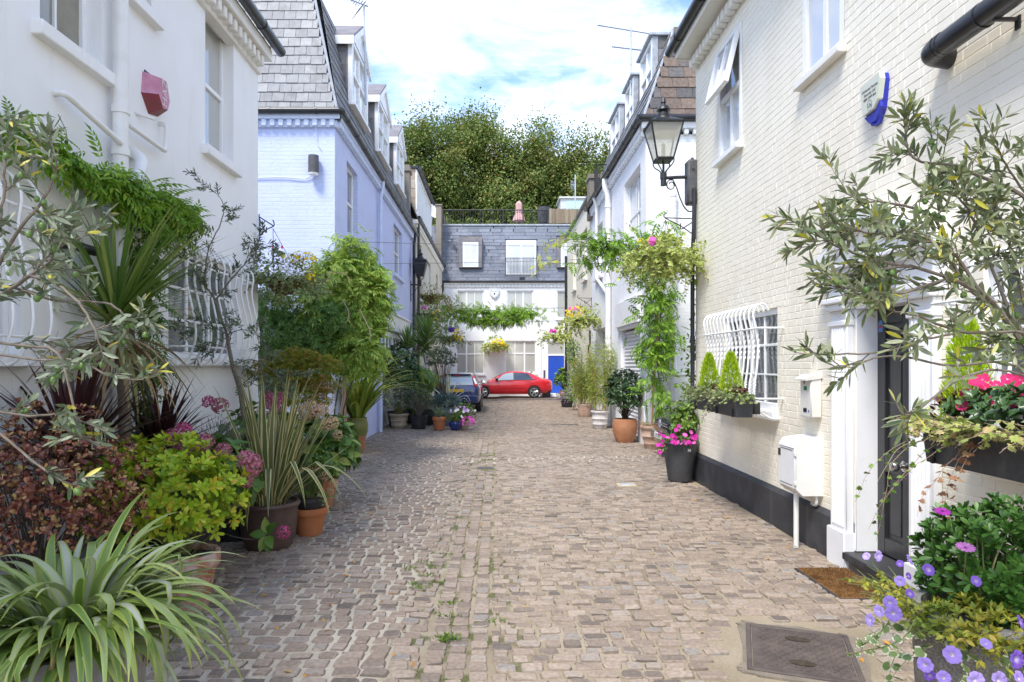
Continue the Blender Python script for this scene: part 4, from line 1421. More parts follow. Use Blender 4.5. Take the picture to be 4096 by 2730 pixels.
def wall_light():
 c=A(-3.54,12.99,5.67)
 th=thing('wall_light','grey cylinder light fixed on the pale blue brick side wall','wall light',c)
 mb=MB();mb.tube([c+A(0,-.11,-.17),c+A(0,-.11,.17)],.1,20);mb.box(c[0]-.05,c[0]+.05,c[1]-.05,c[1],c[2]-.1,c[2]+.1,.01)
 part('housing',mb,M_GREYBOX,th)
 w=MB();w.lathe([(.1,0),(.09,-.03),(.06,-.045),(.001,-.05)],c+A(0,-.11,-.171),20,caps=False)
 part('lens',w,M_WPAINT,th)
wall_light()
# ------------------------------------------------------------------ left: beige brick house beyond (Y 25 to 37.6)
def beige_house():
 th=thing('house','beige brick house with brick chimney and long white attic dormer','house',(-3.05,31,0))
 T=planeL(-3.05)
 ops=[(26.2,27.2,4.4,6.6),(29.6,31.0,4.4,6.4),(33.6,34.8,4.4,6.4),(27.0,30.5,-.05,2.6),(32.6,33.6,1.0,2.6)]
 mb=MB(T);wall(mb,25.0,37.5,-.05,7.1,ops,.22);mb.box(25.01,37.49,.33,4.5,-.05,7.1)
 part('wall',mb,M_BBRICKF,th,smooth=False)
 for op in ops[:3]+ops[4:]:
  window(th,T,*op,M_WWOOD,M_GLASSW,rec=.1,sash=True,sill=(.08,.1,.1),sill_m=M_CREAM2)
 window(th,T,*ops[3],M_WWOOD,M_GLASS,rec=.1,cols=(.25,.5,.75),rows=(.6,))
 c=MB(T);c.box(25.0,37.5,-.1,.1,7.1,7.25,.01);dentils(c,25.1,37.4,6.98,7.098,.08,.18,.1)
 part('cornice',c,M_CREAM2,th)
 g=MB();gutter(g,(-2.9,25.0,7.32),(-2.9,37.5,7.32),.07,.9)
 part('gutter',g,M_BLACK,th)
 r=MB()
 H=1.9
 slates(r,A(-2.98,25.2,7.3),(0,1,0),nrmz(A(-.42,0,1)),nrmz(A(1,0,.42)),H,0,lambda v:0,lambda v:12.3,8,.3)
 part('roof',r,M_SLATED,th,smooth=False)
 b=MB();b.box(-7.5,-3.6,25.0,37.5,7.0,9.0);b.box(-3.6,-3.1,25.05,37.4,7.0,7.3)
 part('roof_deck',b,M_LEADD,th,smooth=False)
 T3=planeL(-3.22)
 d=MB(T3)
 d.box(26.6,32.4,.0,2.5,7.7,9.62)
 dm=part('dormer',d,M_WPAINT,th,smooth=False)
 f=MB(T3)
 f.box(26.6,32.4,-.06,-.002,9.45,9.6,.006);f.box(26.6,32.4,-.06,-.002,7.75,7.95,.006)
 for k in range(11):
  u=26.6+k*.58
  f.box(u-.05,u+.05,-.06,-.002,7.95,9.45,.006)
 part('dormer_frame',f,M_WWOOD,dm)
 for k in range(10):
  u=26.65+k*.58
  p=MB(T3);p.add([(u,-.02,7.95),(u+.48,-.02,7.95),(u+.48,-.02,9.45),(u,-.02,9.45)],np.array([[0,1,2,3]]))
  part('pane',p,M_GLASSW,dm,smooth=False)
 s=MB();slates(s,A(-3.22,26.59,7.7),(-1,0,0),(0,0,1),(0,-1,0),1.9,0,lambda v:0.02,lambda v:2.4,5,.5)
 part('cheek',s,M_TANSLATE,dm,smooth=False)
 k=MB();k.box(-5.9,-3.05,26.5,32.5,9.62,9.72,.02);gutter(k,(-3.05,26.5,9.64),(-3.05,32.6,9.64),.07,.9)
 part('dormer_roof',k,M_BLACK,dm)
 ch=MB(T)
 ch.box(24.8,25.35,.2,.95,6.8,9.0);ch.box(24.75,25.4,.15,1.0,9.0,9.12,.01);ch.box(24.78,25.37,.18,.97,9.12,9.24,.01)
 chim=part('chimney',ch,M_STOCK,th,smooth=False)
 downpipe(th,[(-2.95,25.25,7.25),(-2.95,25.25,0)],.05,M_BLACK)
beige_house()
# ------------------------------------------------------------------ end of the lane: white house with slate mansard (Y = 37.6)
EY=37.6
def E(px,py):
 return PY(px,py,EY)
def end_house():
 th=thing('house','white brick house closing the lane, with slate mansard and blue front door','house',(0,EY,0))
 T=planeF(EY)
 def R(a,b,c,d):p,q=E(a,d),E(b,c);return(p[0],q[0],p[2],q[2])
 w1,w2,w3=R(1827,1935,1163,1262),R(2027,2133,1163,1262),R(2227,2330,1163,1276)
 g1,g2=R(1824,1937,1364,1498),R(2019,2145,1364,1494)
 dr=R(2166,2268,1364,1574)
 mb=MB(T);wall(mb,-6.0,7.0,-.05,6.15,[w1,w2,w3,g1,g2,dr],.16);mb.box(-6,7,.33,8,-.05,6.15)
 part('wall',mb,M_WBRICKF,th,smooth=False)
 kw=dict(rec=.06,fw=.07,sill=(.07,.09,.06),sill_m=M_WPAINT)
 window(th,T,*w1,M_WWOOD,M_GLASSB,cols=((.35,.09),(.68,.04)),**kw)
 window(th,T,*w2,M_WWOOD,M_GLASSB,cols=((.32,.04),(.64,.09)),**kw)
 window(th,T,*w3,M_WWOOD,M_GLASSB,cols=((.5,.06),),**kw)
 window(th,T,*g1,M_WWOOD,M_GLASSB,cols=((.36,.09),(.68,.045)),rows=((.61,.07),),**kw)
 window(th,T,*g2,M_WWOOD,M_GLASSB,cols=((.31,.045),(.64,.09)),rows=((.61,.07),),**kw)
 x0,x1,z0,z1=dr
 a,b=E(2193,1)[0],E(2257,1)[0]
 zd=E(1,1424)[2]
 f=MB(T)
 f.box(x0,a,.04,.14,z0,z1,.006);f.box(b,x1,.04,.14,z0,z1,.006);f.box(a,b,.04,.14,zd,zd+.09,.006);f.box(a,b,.04,.14,z1-.09,z1,.006)
 fr=part('door_frame',f,M_WWOOD,th)
 p=MB(T);p.add([(a,.1,zd+.09),(b,.1,zd+.09),(b,.1,z1-.09),(a,.1,z1-.09)],np.array([[0,1,2,3]]));part('fanlight',p,M_GLASSB,fr,smooth=False)
 p=MB(T);q0,q1=E(2174,1532),E(2182,1482);p.box(q0[0],q1[0],.03,.05,q0[2],q1[2],.003);part('letter_box',p,M_GREYBOX,fr)
 d=MB(T);d.box(a+.005,b-.005,.07,.12,z0+.02,zd-.005,.006)
 do=part('front_door',d,M_DOORB,th)
 k=MB();c=E(2224,1496);k.lathe([(.012,0),(.012,.05),(.05,.06),(.06,.09),(.045,.12),(.001,.125)],c+A(0,.07,0),16,axis=(0,-1,0));part('knob',k,M_STEEL,do)
 c=E(2225,1443);lettering('number','7',do,c+A(0,.066,0),np.array([[1,0,0],[0,0,-1],[0,1,0]],float),.22,M_GREYBOX,.004)
 s=MB(T);s.box(x0-.1,x1+.1,-.35,0,-.02,z0-.005,.01);part('doorstep',s,M_WPAINT,th)
 c=MB(T);c.box(-6,7,-.09,.1,6.30,6.40,.01);c.box(-6,7,-.03,.1,6.15,6.298,.005);dentils(c,-6,7,6.16,6.297,.075,.2,.12);part('cornice',c,M_WPAINT,th)
 g=MB();gutter(g,(-6,EY-.15,6.46),(7,EY-.15,6.46),.065,1.0);part('gutter',g,M_BLACK,th)
 zb,zt,dy=6.5,9.76,.55
 H=sqrt((zt-zb)**2+dy**2)
 ev,nn=nrmz(A(0,dy,zt-zb)),nrmz(A(0,-(zt-zb),dy))
 def V(py):return(E(0,py)[2]-zb)*H/(zt-zb)
 dl,dm_,drt=(E(1836,0)[0],E(1928,0)[0],V(1075),V(948)),(E(2020,0)[0],E(2148,0)[0],V(1108),V(958)),(E(2227,0)[0],E(2330,0)[0],V(1075),V(950))
 r=MB();slates(r,A(0,EY-.05,zb),(1,0,0),ev,nn,H,0,lambda v:E(1762,0)[0],lambda v:7,16,.62,.014,.008,ops=(dl,dm_,drt),jit=.1)
 part('roof',r,M_SLATEB,th,smooth=False)
 b=MB();b.add([(-6,EY-.02,zb),(7,EY-.02,zb),(7,EY+dy+.03,zt),(-6,EY+dy+.03,zt),(7,EY+8,zt),(-6,EY+8,zt)],np.array([[0,1,2,3],[3,2,4,5]]));part('roof_deck',b,M_SLATEB,th,smooth=False)
 k=MB();k.box(E(1762,0)[0],7,EY+dy-.12,EY+dy+.15,zt-.03,zt+.06,.01);part('flashing',k,M_LEAD,th)
 for(px0,px1,py0,py1)in((1836,1928,948,1072),(2227,2330,952,1072)):
  p,q=E(px0,py1),E(px1,py0)
  d=MB(T);d.box(p[0],q[0],-.12,1.0,p[2],q[2],.01)
  dd=part('dormer',d,M_LEADD,th)
  x0,x1,z0,z1=p[0]+.22,q[0]-.2,p[2]+.02,q[2]-.34
  w=MB(T);w.box(x0,x1,-.15,-.118,z0,z1,.005);part('dormer_panel',w,M_WWOOD,dd)
  for(a0,a1,c0,c1)in((.10,.47,.30,.92),(.53,.90,.30,.92),(.08,.92,.05,.24)):
   g=MB(T);X=lambda t:x0+(x1-x0)*t;Z=lambda t:z0+(z1-z0)*t
   g.add([(X(a0),-.153,Z(c0)),(X(a1),-.153,Z(c0)),(X(a1),-.153,Z(c1)),(X(a0),-.153,Z(c1))],np.array([[0,1,2,3]]));part('pane',g,M_GLASSW,dd,smooth=False)
 p,q=E(2024,1103),E(2145,962)
 d=MB(T);d.box(p[0],q[0],.02,1.0,p[2],q[2],.01);dd=part('french_window',d,M_WWOOD,th)
 for(a0,a1)in((.07,.46),(.54,.93)):
  g=MB(T);X=lambda t:p[0]+(q[0]-p[0])*t
  g.add([(X(a0),.015,p[2]+.15),(X(a1),.015,p[2]+.15),(X(a1),.015,q[2]-.15),(X(a0),.015,q[2]-.15)],np.array([[0,1,2,3]]));part('pane',g,M_GLASSW,dd,smooth=False)
 rl=MB(T);z0,z1=E(0,1103)[2],E(0,1036)[2]
 for z in(z0,z1):rl.tube([(p[0],-.25,z),(q[0],-.25,z)],.022,6)
 for x in np.linspace(p[0],q[0],22):rl.tube([(x,-.25,z0),(x,-.25,z1)],.011,5)
 for x in(p[0],q[0]):rl.tube([(x,-.25,z1),(x,.2,z1)],.02,6);rl.tube([(x,-.25,z0),(x,.2,z0)],.02,6)
 part('railing',rl,M_IRON,th)
 v=MB(T);a,b2=E(2078,1120),E(2100,1110);v.box(a[0],b2[0],-.06,.1,a[2],b2[2],.004);part('vent',v,M_BLACK,th)
 v=MB();a=E(1808,952);v.tube(bent([a+A(0,.1,-.08),a+A(0,-.12,-.08),a+A(0,-.12,.06)],3,.05),.06,10);v.box(a[0]-.2,a[0]+.2,a[1]-.0,a[1]+.06,a[2]-.17,a[2]-.13);part('flue',v,M_LEAD,th)
 tr=MB();zt2=E(0,832)[2]
 xa=E(1770,0)[0]
 for z in(zt+.06,zt2):tr.tube([(xa,EY+dy,z),(6.5,EY+dy,z)],.03,6)
 x=xa
 while x<6.5:
  tr.tube([(x,EY+dy,zt),(x,EY+dy,zt2)],.012,5);x+=.142
 for k in range(9):tr.tube([(xa+k*1.15,EY+dy,zt),(xa+k*1.15,EY+dy,zt2+.02)],.03,6)
 part('railing',tr,M_IRON,th)
 pw=MB();pw.box(E(1747,0)[0],E(1768,0)[0],EY-.5,EY+7,6.4,E(0,832)[2]);pw.box(E(1742,0)[0],E(1772,0)[0],EY-.55,EY+.1,E(0,832)[2],E(0,826)[2],.02)
 part('party_wall',pw,M_STOCK,th,smooth=False)
 downpipe(th,bent([E(1773,1130)+A(0,-.15,0),E(1773,1165)+A(0,-.15,0),E(1766,1180)+A(0,-.1,0),E(1766,1575)+A(0,-.1,0)],3,.1),.05,M_BLACK)
end_house()
def end_alarm():
 c=E(1978,1175)
 th=thing('alarm_box','small white shield shaped alarm box on the white end house','alarm box',c)
 mb=MB();sh=[(-.29,.2),(-.15,.26),(0,.28),(.15,.26),(.29,.2),(.26,0),(.16,-.17),(0,-.3),(-.16,-.17),(-.26,0)]
 mb.prism(sh,c,(1,0,0),(0,0,1),(0,-1,0),.09)
 part('cover',mb,mat('pale_grey_plastic',(.62,.63,.62),.4),th,smooth=False)
 f=MB();f.prism([(x*.78,z*.72)for x,z in sh],c+A(0,-.09,0),(1,0,0),(0,0,1),(0,-1,0),.01);part('front_panel',f,M_WPAINT,th,smooth=False)
 R=np.array([[1,0,0],[0,0,-1],[0,1,0]],float)
 lettering('lettering','BANHAM',th,c+A(0,-.102,.12),R,.09,M_BLACK)
 k=MB();k.box(c[0]-.04,c[0]+.04,c[1]-.108,c[1]-.1,c[2]-.06,c[2]+.02,.01);k.box(c[0]-.02,c[0]+.02,c[1]-.107,c[1]-.1,c[2]-.1,c[2]-.07);part('emblem',k,M_BLACK,th)
end_alarm()
# ------------------------------------------------------------------ right: cream brick house (faces the lane at X = 3.15)
def cream_house():
 th=thing('house','cream painted brick house with black plinth, white door surround and charcoal door','house',(3.15,4,0))
 T=planeR(3.15)
 r=lambda y0,y1,z0,z1:(-y1,-y0,z0,z1)
 bay,win2,door,u1,u2=r(7.45,9.2,1.27,2.44),r(2.7,4.3,1.27,2.44),r(4.97,5.85,-.05,2.33),r(8.52,9.36,4.64,6.2),r(6.02,6.82,4.68,6.2)
 mb=MB(T);wall(mb,-10.5,1.5,.40,6.62,[bay,win2,door,u1,u2],.2,(.225,.075,.007,.0038))
 mb.box(-10.495,-5.90,.32,5,-.05,6.6);mb.box(-4.92,1.5,.32,5,-.05,6.6);mb.box(-5.95,-4.9,.34,5,2.31,6.59)
 part('wall',mb,M_CREAM,th,smooth=False)
 pl=MB(T)
 for(a,b)in((-10.53,-6.12),(-4.70,1.5)):
  pl.add([(a,-.05,-.05),(b,-.05,-.05),(b,-.05,.38),(a,-.05,.38),(a,.0,.425),(b,.0,.425),(a,.06,.425),(b,.06,.425),(a,.06,-.05),(b,.06,-.05)],
    np.array([[0,1,2,3],[3,2,5,4],[4,5,7,6],[0,8,9,1]]))
  pl.add([(a,-.05,-.05),(a,-.05,.38),(a,.0,.425),(a,.06,.425),(a,.06,-.05)],np.array([[0,1,2,3,4]]))
 part('plinth',pl,M_PLINTH,th,smooth=False)
 for op in(bay,win2):
  window(th,T,*op,M_WWOOD,M_GLASS,rec=.03,fw=.07,cols=((.25,.02),(.5,.08),(.75,.02)),rows=((.32,.02),(.66,.03)),sill=(.08,.1,.05),sill_m=M_WWOOD)
  g=MB(T)
  n=14
  for k in range(n):
   u=op[0]+.05+(op[1]-op[0]-.0)*k/(n-1)
   P=smooth_path([(u,-.12,2.40),(u,-.17,2.47),(u,-.25,2.45),(u,-.29,2.36),(u,-.26,2.2),(u,-.235,2.0),(u,-.25,1.75),(u,-.28,1.55),(u,-.28,1.42),(u,-.22,1.28),(u,-.1,1.2),(u,.01,1.19)],40)
   g.tube(P,.0125,4)
   for(za,zb)in((1.86,2.17),(1.46,1.62)):
    q=[p for p in P if za<p[2]<zb]
    for p in q:
     pass
    m_=16
    zz=np.linspace(za,zb,m_)
    yy=np.interp(zz,P[::-1][:,2][5:],P[::-1][:,1][5:])
    for s in(0,pi):
     a=np.linspace(0,5*pi,m_)+s
     g.tube(np.stack([u+.010*np.cos(a),yy+.010*np.sin(a),zz],-1),.0085,4)
  for z,y in((2.2,-.26),(1.42,-.28)):
   g.tube(bent([(op[0]-.13,.02,z),(op[0]-.13,y,z),(op[1]+.15,y,z),(op[1]+.15,.02,z)],3,.04),.012,6)
  part('grille',g,M_WWOOD,th)
 f=MB(T);a,b,z0,z1=u1
 f.box(a,a+.06,-.02,.08,z0,z1,.006);f.box(b-.06,b,-.02,.08,z0,z1,.006);f.box(a+.06,b-.06,-.02,.08,z1-.06,z1,.006);f.box(a+.06,b-.06,-.02,.08,z0,z0+.07,.006)
 zm=z0+.78
 f.box(a+.06,b-.06,-.01,.07,zm,zm+.07,.006);f.box((a+b)/2-.025,(a+b)/2+.025,0,.06,z0+.07,zm,.005)
 fw_=part('window',f,M_WWOOD,th)
 g=MB(T);g.add([(a+.06,.03,z0+.07),(b-.06,.03,z0+.07),(b-.06,.03,zm),(a+.06,.03,zm)],np.array([[0,1,2,3]]));g.add([(a+.06,.06,zm+.07),(b-.06,.06,zm+.07),(b-.06,.06,z1-.06),(a+.06,.06,z1-.06)],np.array([[0,1,2,3]]))
 part('pane',g,M_GLASSW,fw_,smooth=False)
 s=MB(T);s.box(a-.05,b+.05,-.1,.05,z0-.07,z0,.006);part('sill',s,M_WWOOD,fw_)
 ang=radians(13)
 TT=(T[0]+T[1]@A(0,-.03,z1-.05),T[1]@np.array([[1,0,0],[0,cos(ang),sin(ang)],[0,-sin(ang),cos(ang)]]))
 h=z1-.05-zm
 o=MB(TT);o.box(a+.02,a+.09,-.03,.03,-h,0,.006);o.box(b-.09,b-.02,-.03,.03,-h,0,.006);o.box(a+.09,b-.09,-.03,.03,-h,-h+.08,.006);o.box(a+.09,b-.09,-.03,.03,-.07,0,.006);o.box((a+b)/2-.02,(a+b)/2+.02,-.02,.02,-h+.08,-.07,.004)
 part('open_sash',o,M_WWOOD,fw_)
 o=MB(TT);o.add([(a+.09,.0,-h+.08),(b-.09,.0,-h+.08),(b-.09,.0,-.07),(a+.09,.0,-.07)],np.array([[0,1,2,3]]));part('pane',o,M_GLASSW,fw_,smooth=False)
 window(th,T,*u2,M_WWOOD,M_GLASSW,rec=-.01,fw=.07,cols=((.55,.06),),sill=(.09,.07,.05),sill_m=M_CREAM2)
 c=MB(T);c.box(-10.5,1.5,-.31,.1,6.62,6.66,.005);c.box(-10.5,1.5,-.33,-.311,6.60,6.82,.004);c.box(-10.52,-10.50,-.31,.1,6.60,6.9,.004)
 c.box(-10.49,1.5,-.07,.0,6.52,6.619,.01)
 dentils(c,-10.45,1.4,6.42,6.56,.13,.16,.11)
 part('cornice',c,M_CREAM2,th)
 g=MB();gutter(g,(2.76,-1.4,6.76),(2.76,10.6,6.76),.075,1.1);part('gutter',g,M_BLACK,th)
 rf=MB();rf.add([(2.8,10.6,6.83),(2.8,-1.5,6.83),(8.2,-1.5,9.4),(8.2,10.6,9.4),(8.2,10.6,6.6)],[np.array([[0,1,2,3]]),np.array([[0,3,4]])]);part('roof',rf,M_SLATED,th,smooth=False)
 p=MB();y0=4.62
 p.tube(bent([(3.16,y0,3.93),(3.01,y0,3.95),(3.01,y0-.35,3.955),(3.01,0.5,4.0)],6,.07),.076,18)
 for y in(y0-.1,y0-.14,y0-.5):p.tube([(3.01,y,3.955),(3.01,y-.02,3.955)],.081,18)
 p.box(3.0,3.17,y0-.62,y0-.6,3.87,3.89);p.box(3.14,3.16,y0-.63,y0-.59,3.82,3.9)
 part('downpipe',p,M_BLACK,th)
 p=MB();p.tube(bent([(3.10,10.40,4.55),(3.09,10.40,3.9),(3.09,10.47,3.5),(3.09,10.47,0)],4,.15),.032,10)
 for z in(3.42,2.2,1.0):p.tube([(3.09,10.47,z-.04),(3.09,10.47,z+.04)],.039,10)
 part('cable_pipe',p,M_IRON,th)
 door_set(th,T,door)
def door_set(th,T,door):
 a,b,z0,z1=door
 s=MB(T)
 s.box(a,a+.03,.0,.20,.16,z1,.004)
 s.box(b-.03,b,.0,.20,.16,z1,.004);s.box(a+.03,b-.03,.0,.20,z1-.05,z1,.004)
 for(p,q)in((a-.28,a+.0),(b-.0,b+.28)):
  s.box(p,q,-.07,-.002,.32,2.28,.006)
  for k in range(5):
   u=p+.055+k*.0425
   s.tube([(u,-.072,.36),(u,-.072,2.12)],.014,6)
  s.box(p-.015,q+.015,-.10,-.001,-.02,.32,.008)
  s.box(p-.01,q+.01,-.09,-.001,2.14,2.19,.008);s.box(p-.02,q+.02,-.12,-.001,2.28,2.34,.01);s.box(p-.04,q+.04,-.15,-.001,2.34,2.39,.01)
 s.box(a-.29,b+.29,-.08,-.001,2.39,2.58,.006);s.box(a-.34,b+.34,-.15,-.001,2.58,2.63,.008);s.box(a-.38,b+.38,-.19,-.001,2.63,2.67,.008)
 m_=(a+b)/2
 for sg in(-1,1):
  L=(b-a)/2+.38
  P=[(m_+sg*L,2.67),(m_,3.0),(m_,3.08),(m_+sg*L,2.75)]
  s.prism(P if sg<0 else P[::-1],(0,-.19,0),(1,0,0),(0,0,1),(0,1,0),.19)
 s.prism([(a-.3,2.67),(b+.3,2.67),(m_,2.99)],(0,-.09,0),(1,0,0),(0,0,1),(0,1,0),.088)
 for sg in(-1,1):s.tube(arc_pts((m_+sg*.35,-.12,2.5),.05,0,2*pi,12,(1,0,0),(0,0,1)),.012,5)
 part('door_surround',s,M_WWOOD,th)
 st=MB(T);st.box(a-.02,b+.05,-.10,.3,.08,.155,.008);part('doorstep',st,M_STONE,th)
 rb=MB(T);rb.box(a+.02,b+.02,-.06,.3,-.05,.079);part('step_riser',rb,M_STOCK,th,smooth=False)
 d=MB(T);y=.185
 da,db=a+.03,b-.03
 zt=z1-.05
 def st_(u0,u1,c0,c1,yy=0.0):d.box(u0,u1,y+yy,y+.05,c0,c1,.004)
 st_(da,da+.11,.17,zt);st_(db-.11,db,.17,zt);st_(m_-.05,m_+.05,.17,zt)
 for(p,q)in((da+.11,m_-.05),(m_+.05,db-.11)):
  for(c0,c1)in((.17,.31),(.88,1.04),(zt-.13,zt)):st_(p,q,c0,c1)
  for(c0,c1)in((.31,.88),(1.04,zt-.13)):
   d.box(p,q,y+.028,y+.05,c0,c1)
   d.box(p+.05,q-.05,y+.018,y+.03,c0+.05,c1-.05,.006)
 do=part('front_door',d,M_DOORK,th)
 k=MB(T);kc=(m_-.02,y,.965)
 k.lathe([(.045,0),(.045,.008),(.02,.014),(.015,.04),(.03,.05),(.042,.07),(.044,.085),(.035,.105),(.012,.115),(.001,.116)],kc,20,axis=(0,-1,0))
 part('knob',k,M_STEEL,do)
 l=MB(T);l.box(m_+.1,m_+.13,y-.02,y,1.55,1.75,.004);part('letter_plate',l,M_STEEL,do)
 t=MB(T);t.prism([(-.03,-.05),(.03,-.05),(.03,.03),(.015,.05),(-.015,.05),(-.03,.03)],(da+.05,y-.002,2.13),(1,0,0),(0,0,1),(0,1,0),.002)
 part('sticker',t,mat('blue_sticker',(.12,.25,.55),.5),do,smooth=False)
 t=MB(T);t.box(da+.028,da+.072,y-.0035,y-.002,2.115,2.14);part('sticker',t,mat('red_sticker',(.5,.04,.04),.5),do,smooth=False)
cream_house()
def alarm_blue():
 c=PX(3.15,3520,405)
 th=thing('alarm_box','cream shield alarm box with blue edge and printed lettering on the cream brick wall','alarm box',c)
 Rm=planeR(0)[1]
 T=(c,Rm)
 sh=np.array([(-.14,.16),(.122,.18),(.137,.13),(.10,-.09),(.025,-.19),(-.05,-.19),(-.12,-.10)])
 mb=MB(T);mb.prism(sh,(0,0,0),(1,0,0),(0,0,1),(0,-1,0),.04);part('base',mb,mat('blue_plastic',(.02,.03,.36),.3,(.03,.05,.5),8),th,smooth=False)
 f=MB(T);fr=[(-.145,.165),(.13,.185),(.145,.13),(.11,-.02),(.05,-.08),(-.10,-.09),(-.115,-.06)]
 f.prism(fr,(0,-.04,0),(1,0,0),(0,0,1),(0,-1,0),.045);part('cover',f,mat('cream_plastic',(.60,.62,.52),.4),th,smooth=False)
 lo=MB(T);lo.prism([(-.118,-.1),(.05,-.09),(.10,-.03),(.115,-.085),(.025,-.172),(-.045,-.172)],(0,-.04,0),(1,0,0),(0,0,1),(0,-1,0),.022);part('lens',lo,mat('blue_lens',(.03,.04,.42),.2),th,smooth=False)
 R=Rm@np.array([[1,0,0],[0,0,-1],[0,1,0]],float)
 for tx,z,s in(('Universal Access',.105,.034),('Security Ltd',.068,.034),('0800 5999 864',.03,.030)):
  lettering('lettering',tx,th,c+Rm@A(-.0,-.0865,z),R,s,M_BLACK,.0004)
 lettering('emblem','Us',th,c+Rm@A(-.0,-.0865,-.035),R,.05,M_BLACK,.0004)
 g=MB(T);a=np.linspace(0,2*pi,20);g.tube(np.stack([.032*np.cos(a),np.full(20,-.0865),-.035+.045*np.sin(a)],-1),.0012,4);part('emblem',g,M_GREYBOX,th)
alarm_blue()
def meter_upper():
 c=A(3.15,6.54,1.28)
 th=thing('meter_box','small cream meter box with green display beside the door surround','meter box',c)
 T=(c,planeR(0)[1])
 m=mat('cream_steel',(.74,.72,.67),.4,(.68,.66,.60),5)
 b=MB(T);b.box(-.115,.115,-.11,.0,0,.40,.012);part('body',b,m,th)
 l=MB(T);l.prism([(.0,.0),(-.16,-.025),(-.16,-.01),(-.10,.03),(.0,.04)],(-.125,0,.385),(0,1,0),(0,0,1),(1,0,0),.25);part('lid',l,m,th,smooth=False)
 for(u0,u1,z0,z1,mm,nm)in((-.03,.03,.265,.305,mat('green_display',(.02,.2,.08),.2),'display'),(-.04,.03,.05,.09,M_BLACK,'label_plate'),(.065,.08,.05,.075,mat('blue_mark',(.02,.03,.4),.4),'badge'),(-.03,-.01,.33,.355,M_BLACK,'lock')):
  q=MB(T);q.box(u0,u1,-.114,-.108,z0,z1,.002);part(nm,q,mm,th)
meter_upper()
def meter_lower():
 c=A(3.15,6.6,.53)
 th=thing('meter_box','large white gas meter cabinet with hinged door above the black plinth','meter box',c)
 T=(c,planeR(0)[1])
 m=mat('ivory_steel',(.78,.775,.74),.4,(.72,.71,.66),3)
 b=MB(T)
 prof=[(0,0),(-.20,0),(-.26,.06),(-.26,.47),(-.22,.53),(0,.56)]
 b.prism(prof,(-.2,0,0),(0,1,0),(0,0,1),(1,0,0),.4);part('body',b,m,th,smooth=False)
 d=MB(T);d.box(-.185,.185,-.272,-.261,.065,.465,.004);dd=part('door',d,mat('white_steel',(.82,.82,.81),.35,(.77,.77,.76),5),th)
 for z in(.12,.4):h=MB(T);h.box(.17,.20,-.278,-.26,z-.02,z+.02,.003);part('hinge',h,m,dd)
 s=MB(T)
 s.box(-.14,.14,-.2745,-.2715,.43,.436);s.box(-.14,.14,-.2745,-.2715,.09,.096);s.box(-.15,.17,-.2745,-.2715,.452,.455);part('slot',s,M_GREYBOX,dd)
 q=MB(T);q.box(-.184,-.13,-.276,-.271,.35,.42,.002);part('label_plate',q,M_BLACK,dd)
 p=MB(T);p.tube([(.06,-.20,.01),(.06,-.20,-.53)],.025,12);part('pipe',p,m,th)
 p=MB(T);p.tube(bent([(.16,-.05,.01),(.16,-.05,-.1),(.05,-.04,-.1)],4,.04),.016,8);part('pipe',p,m,th)
meter_lower()
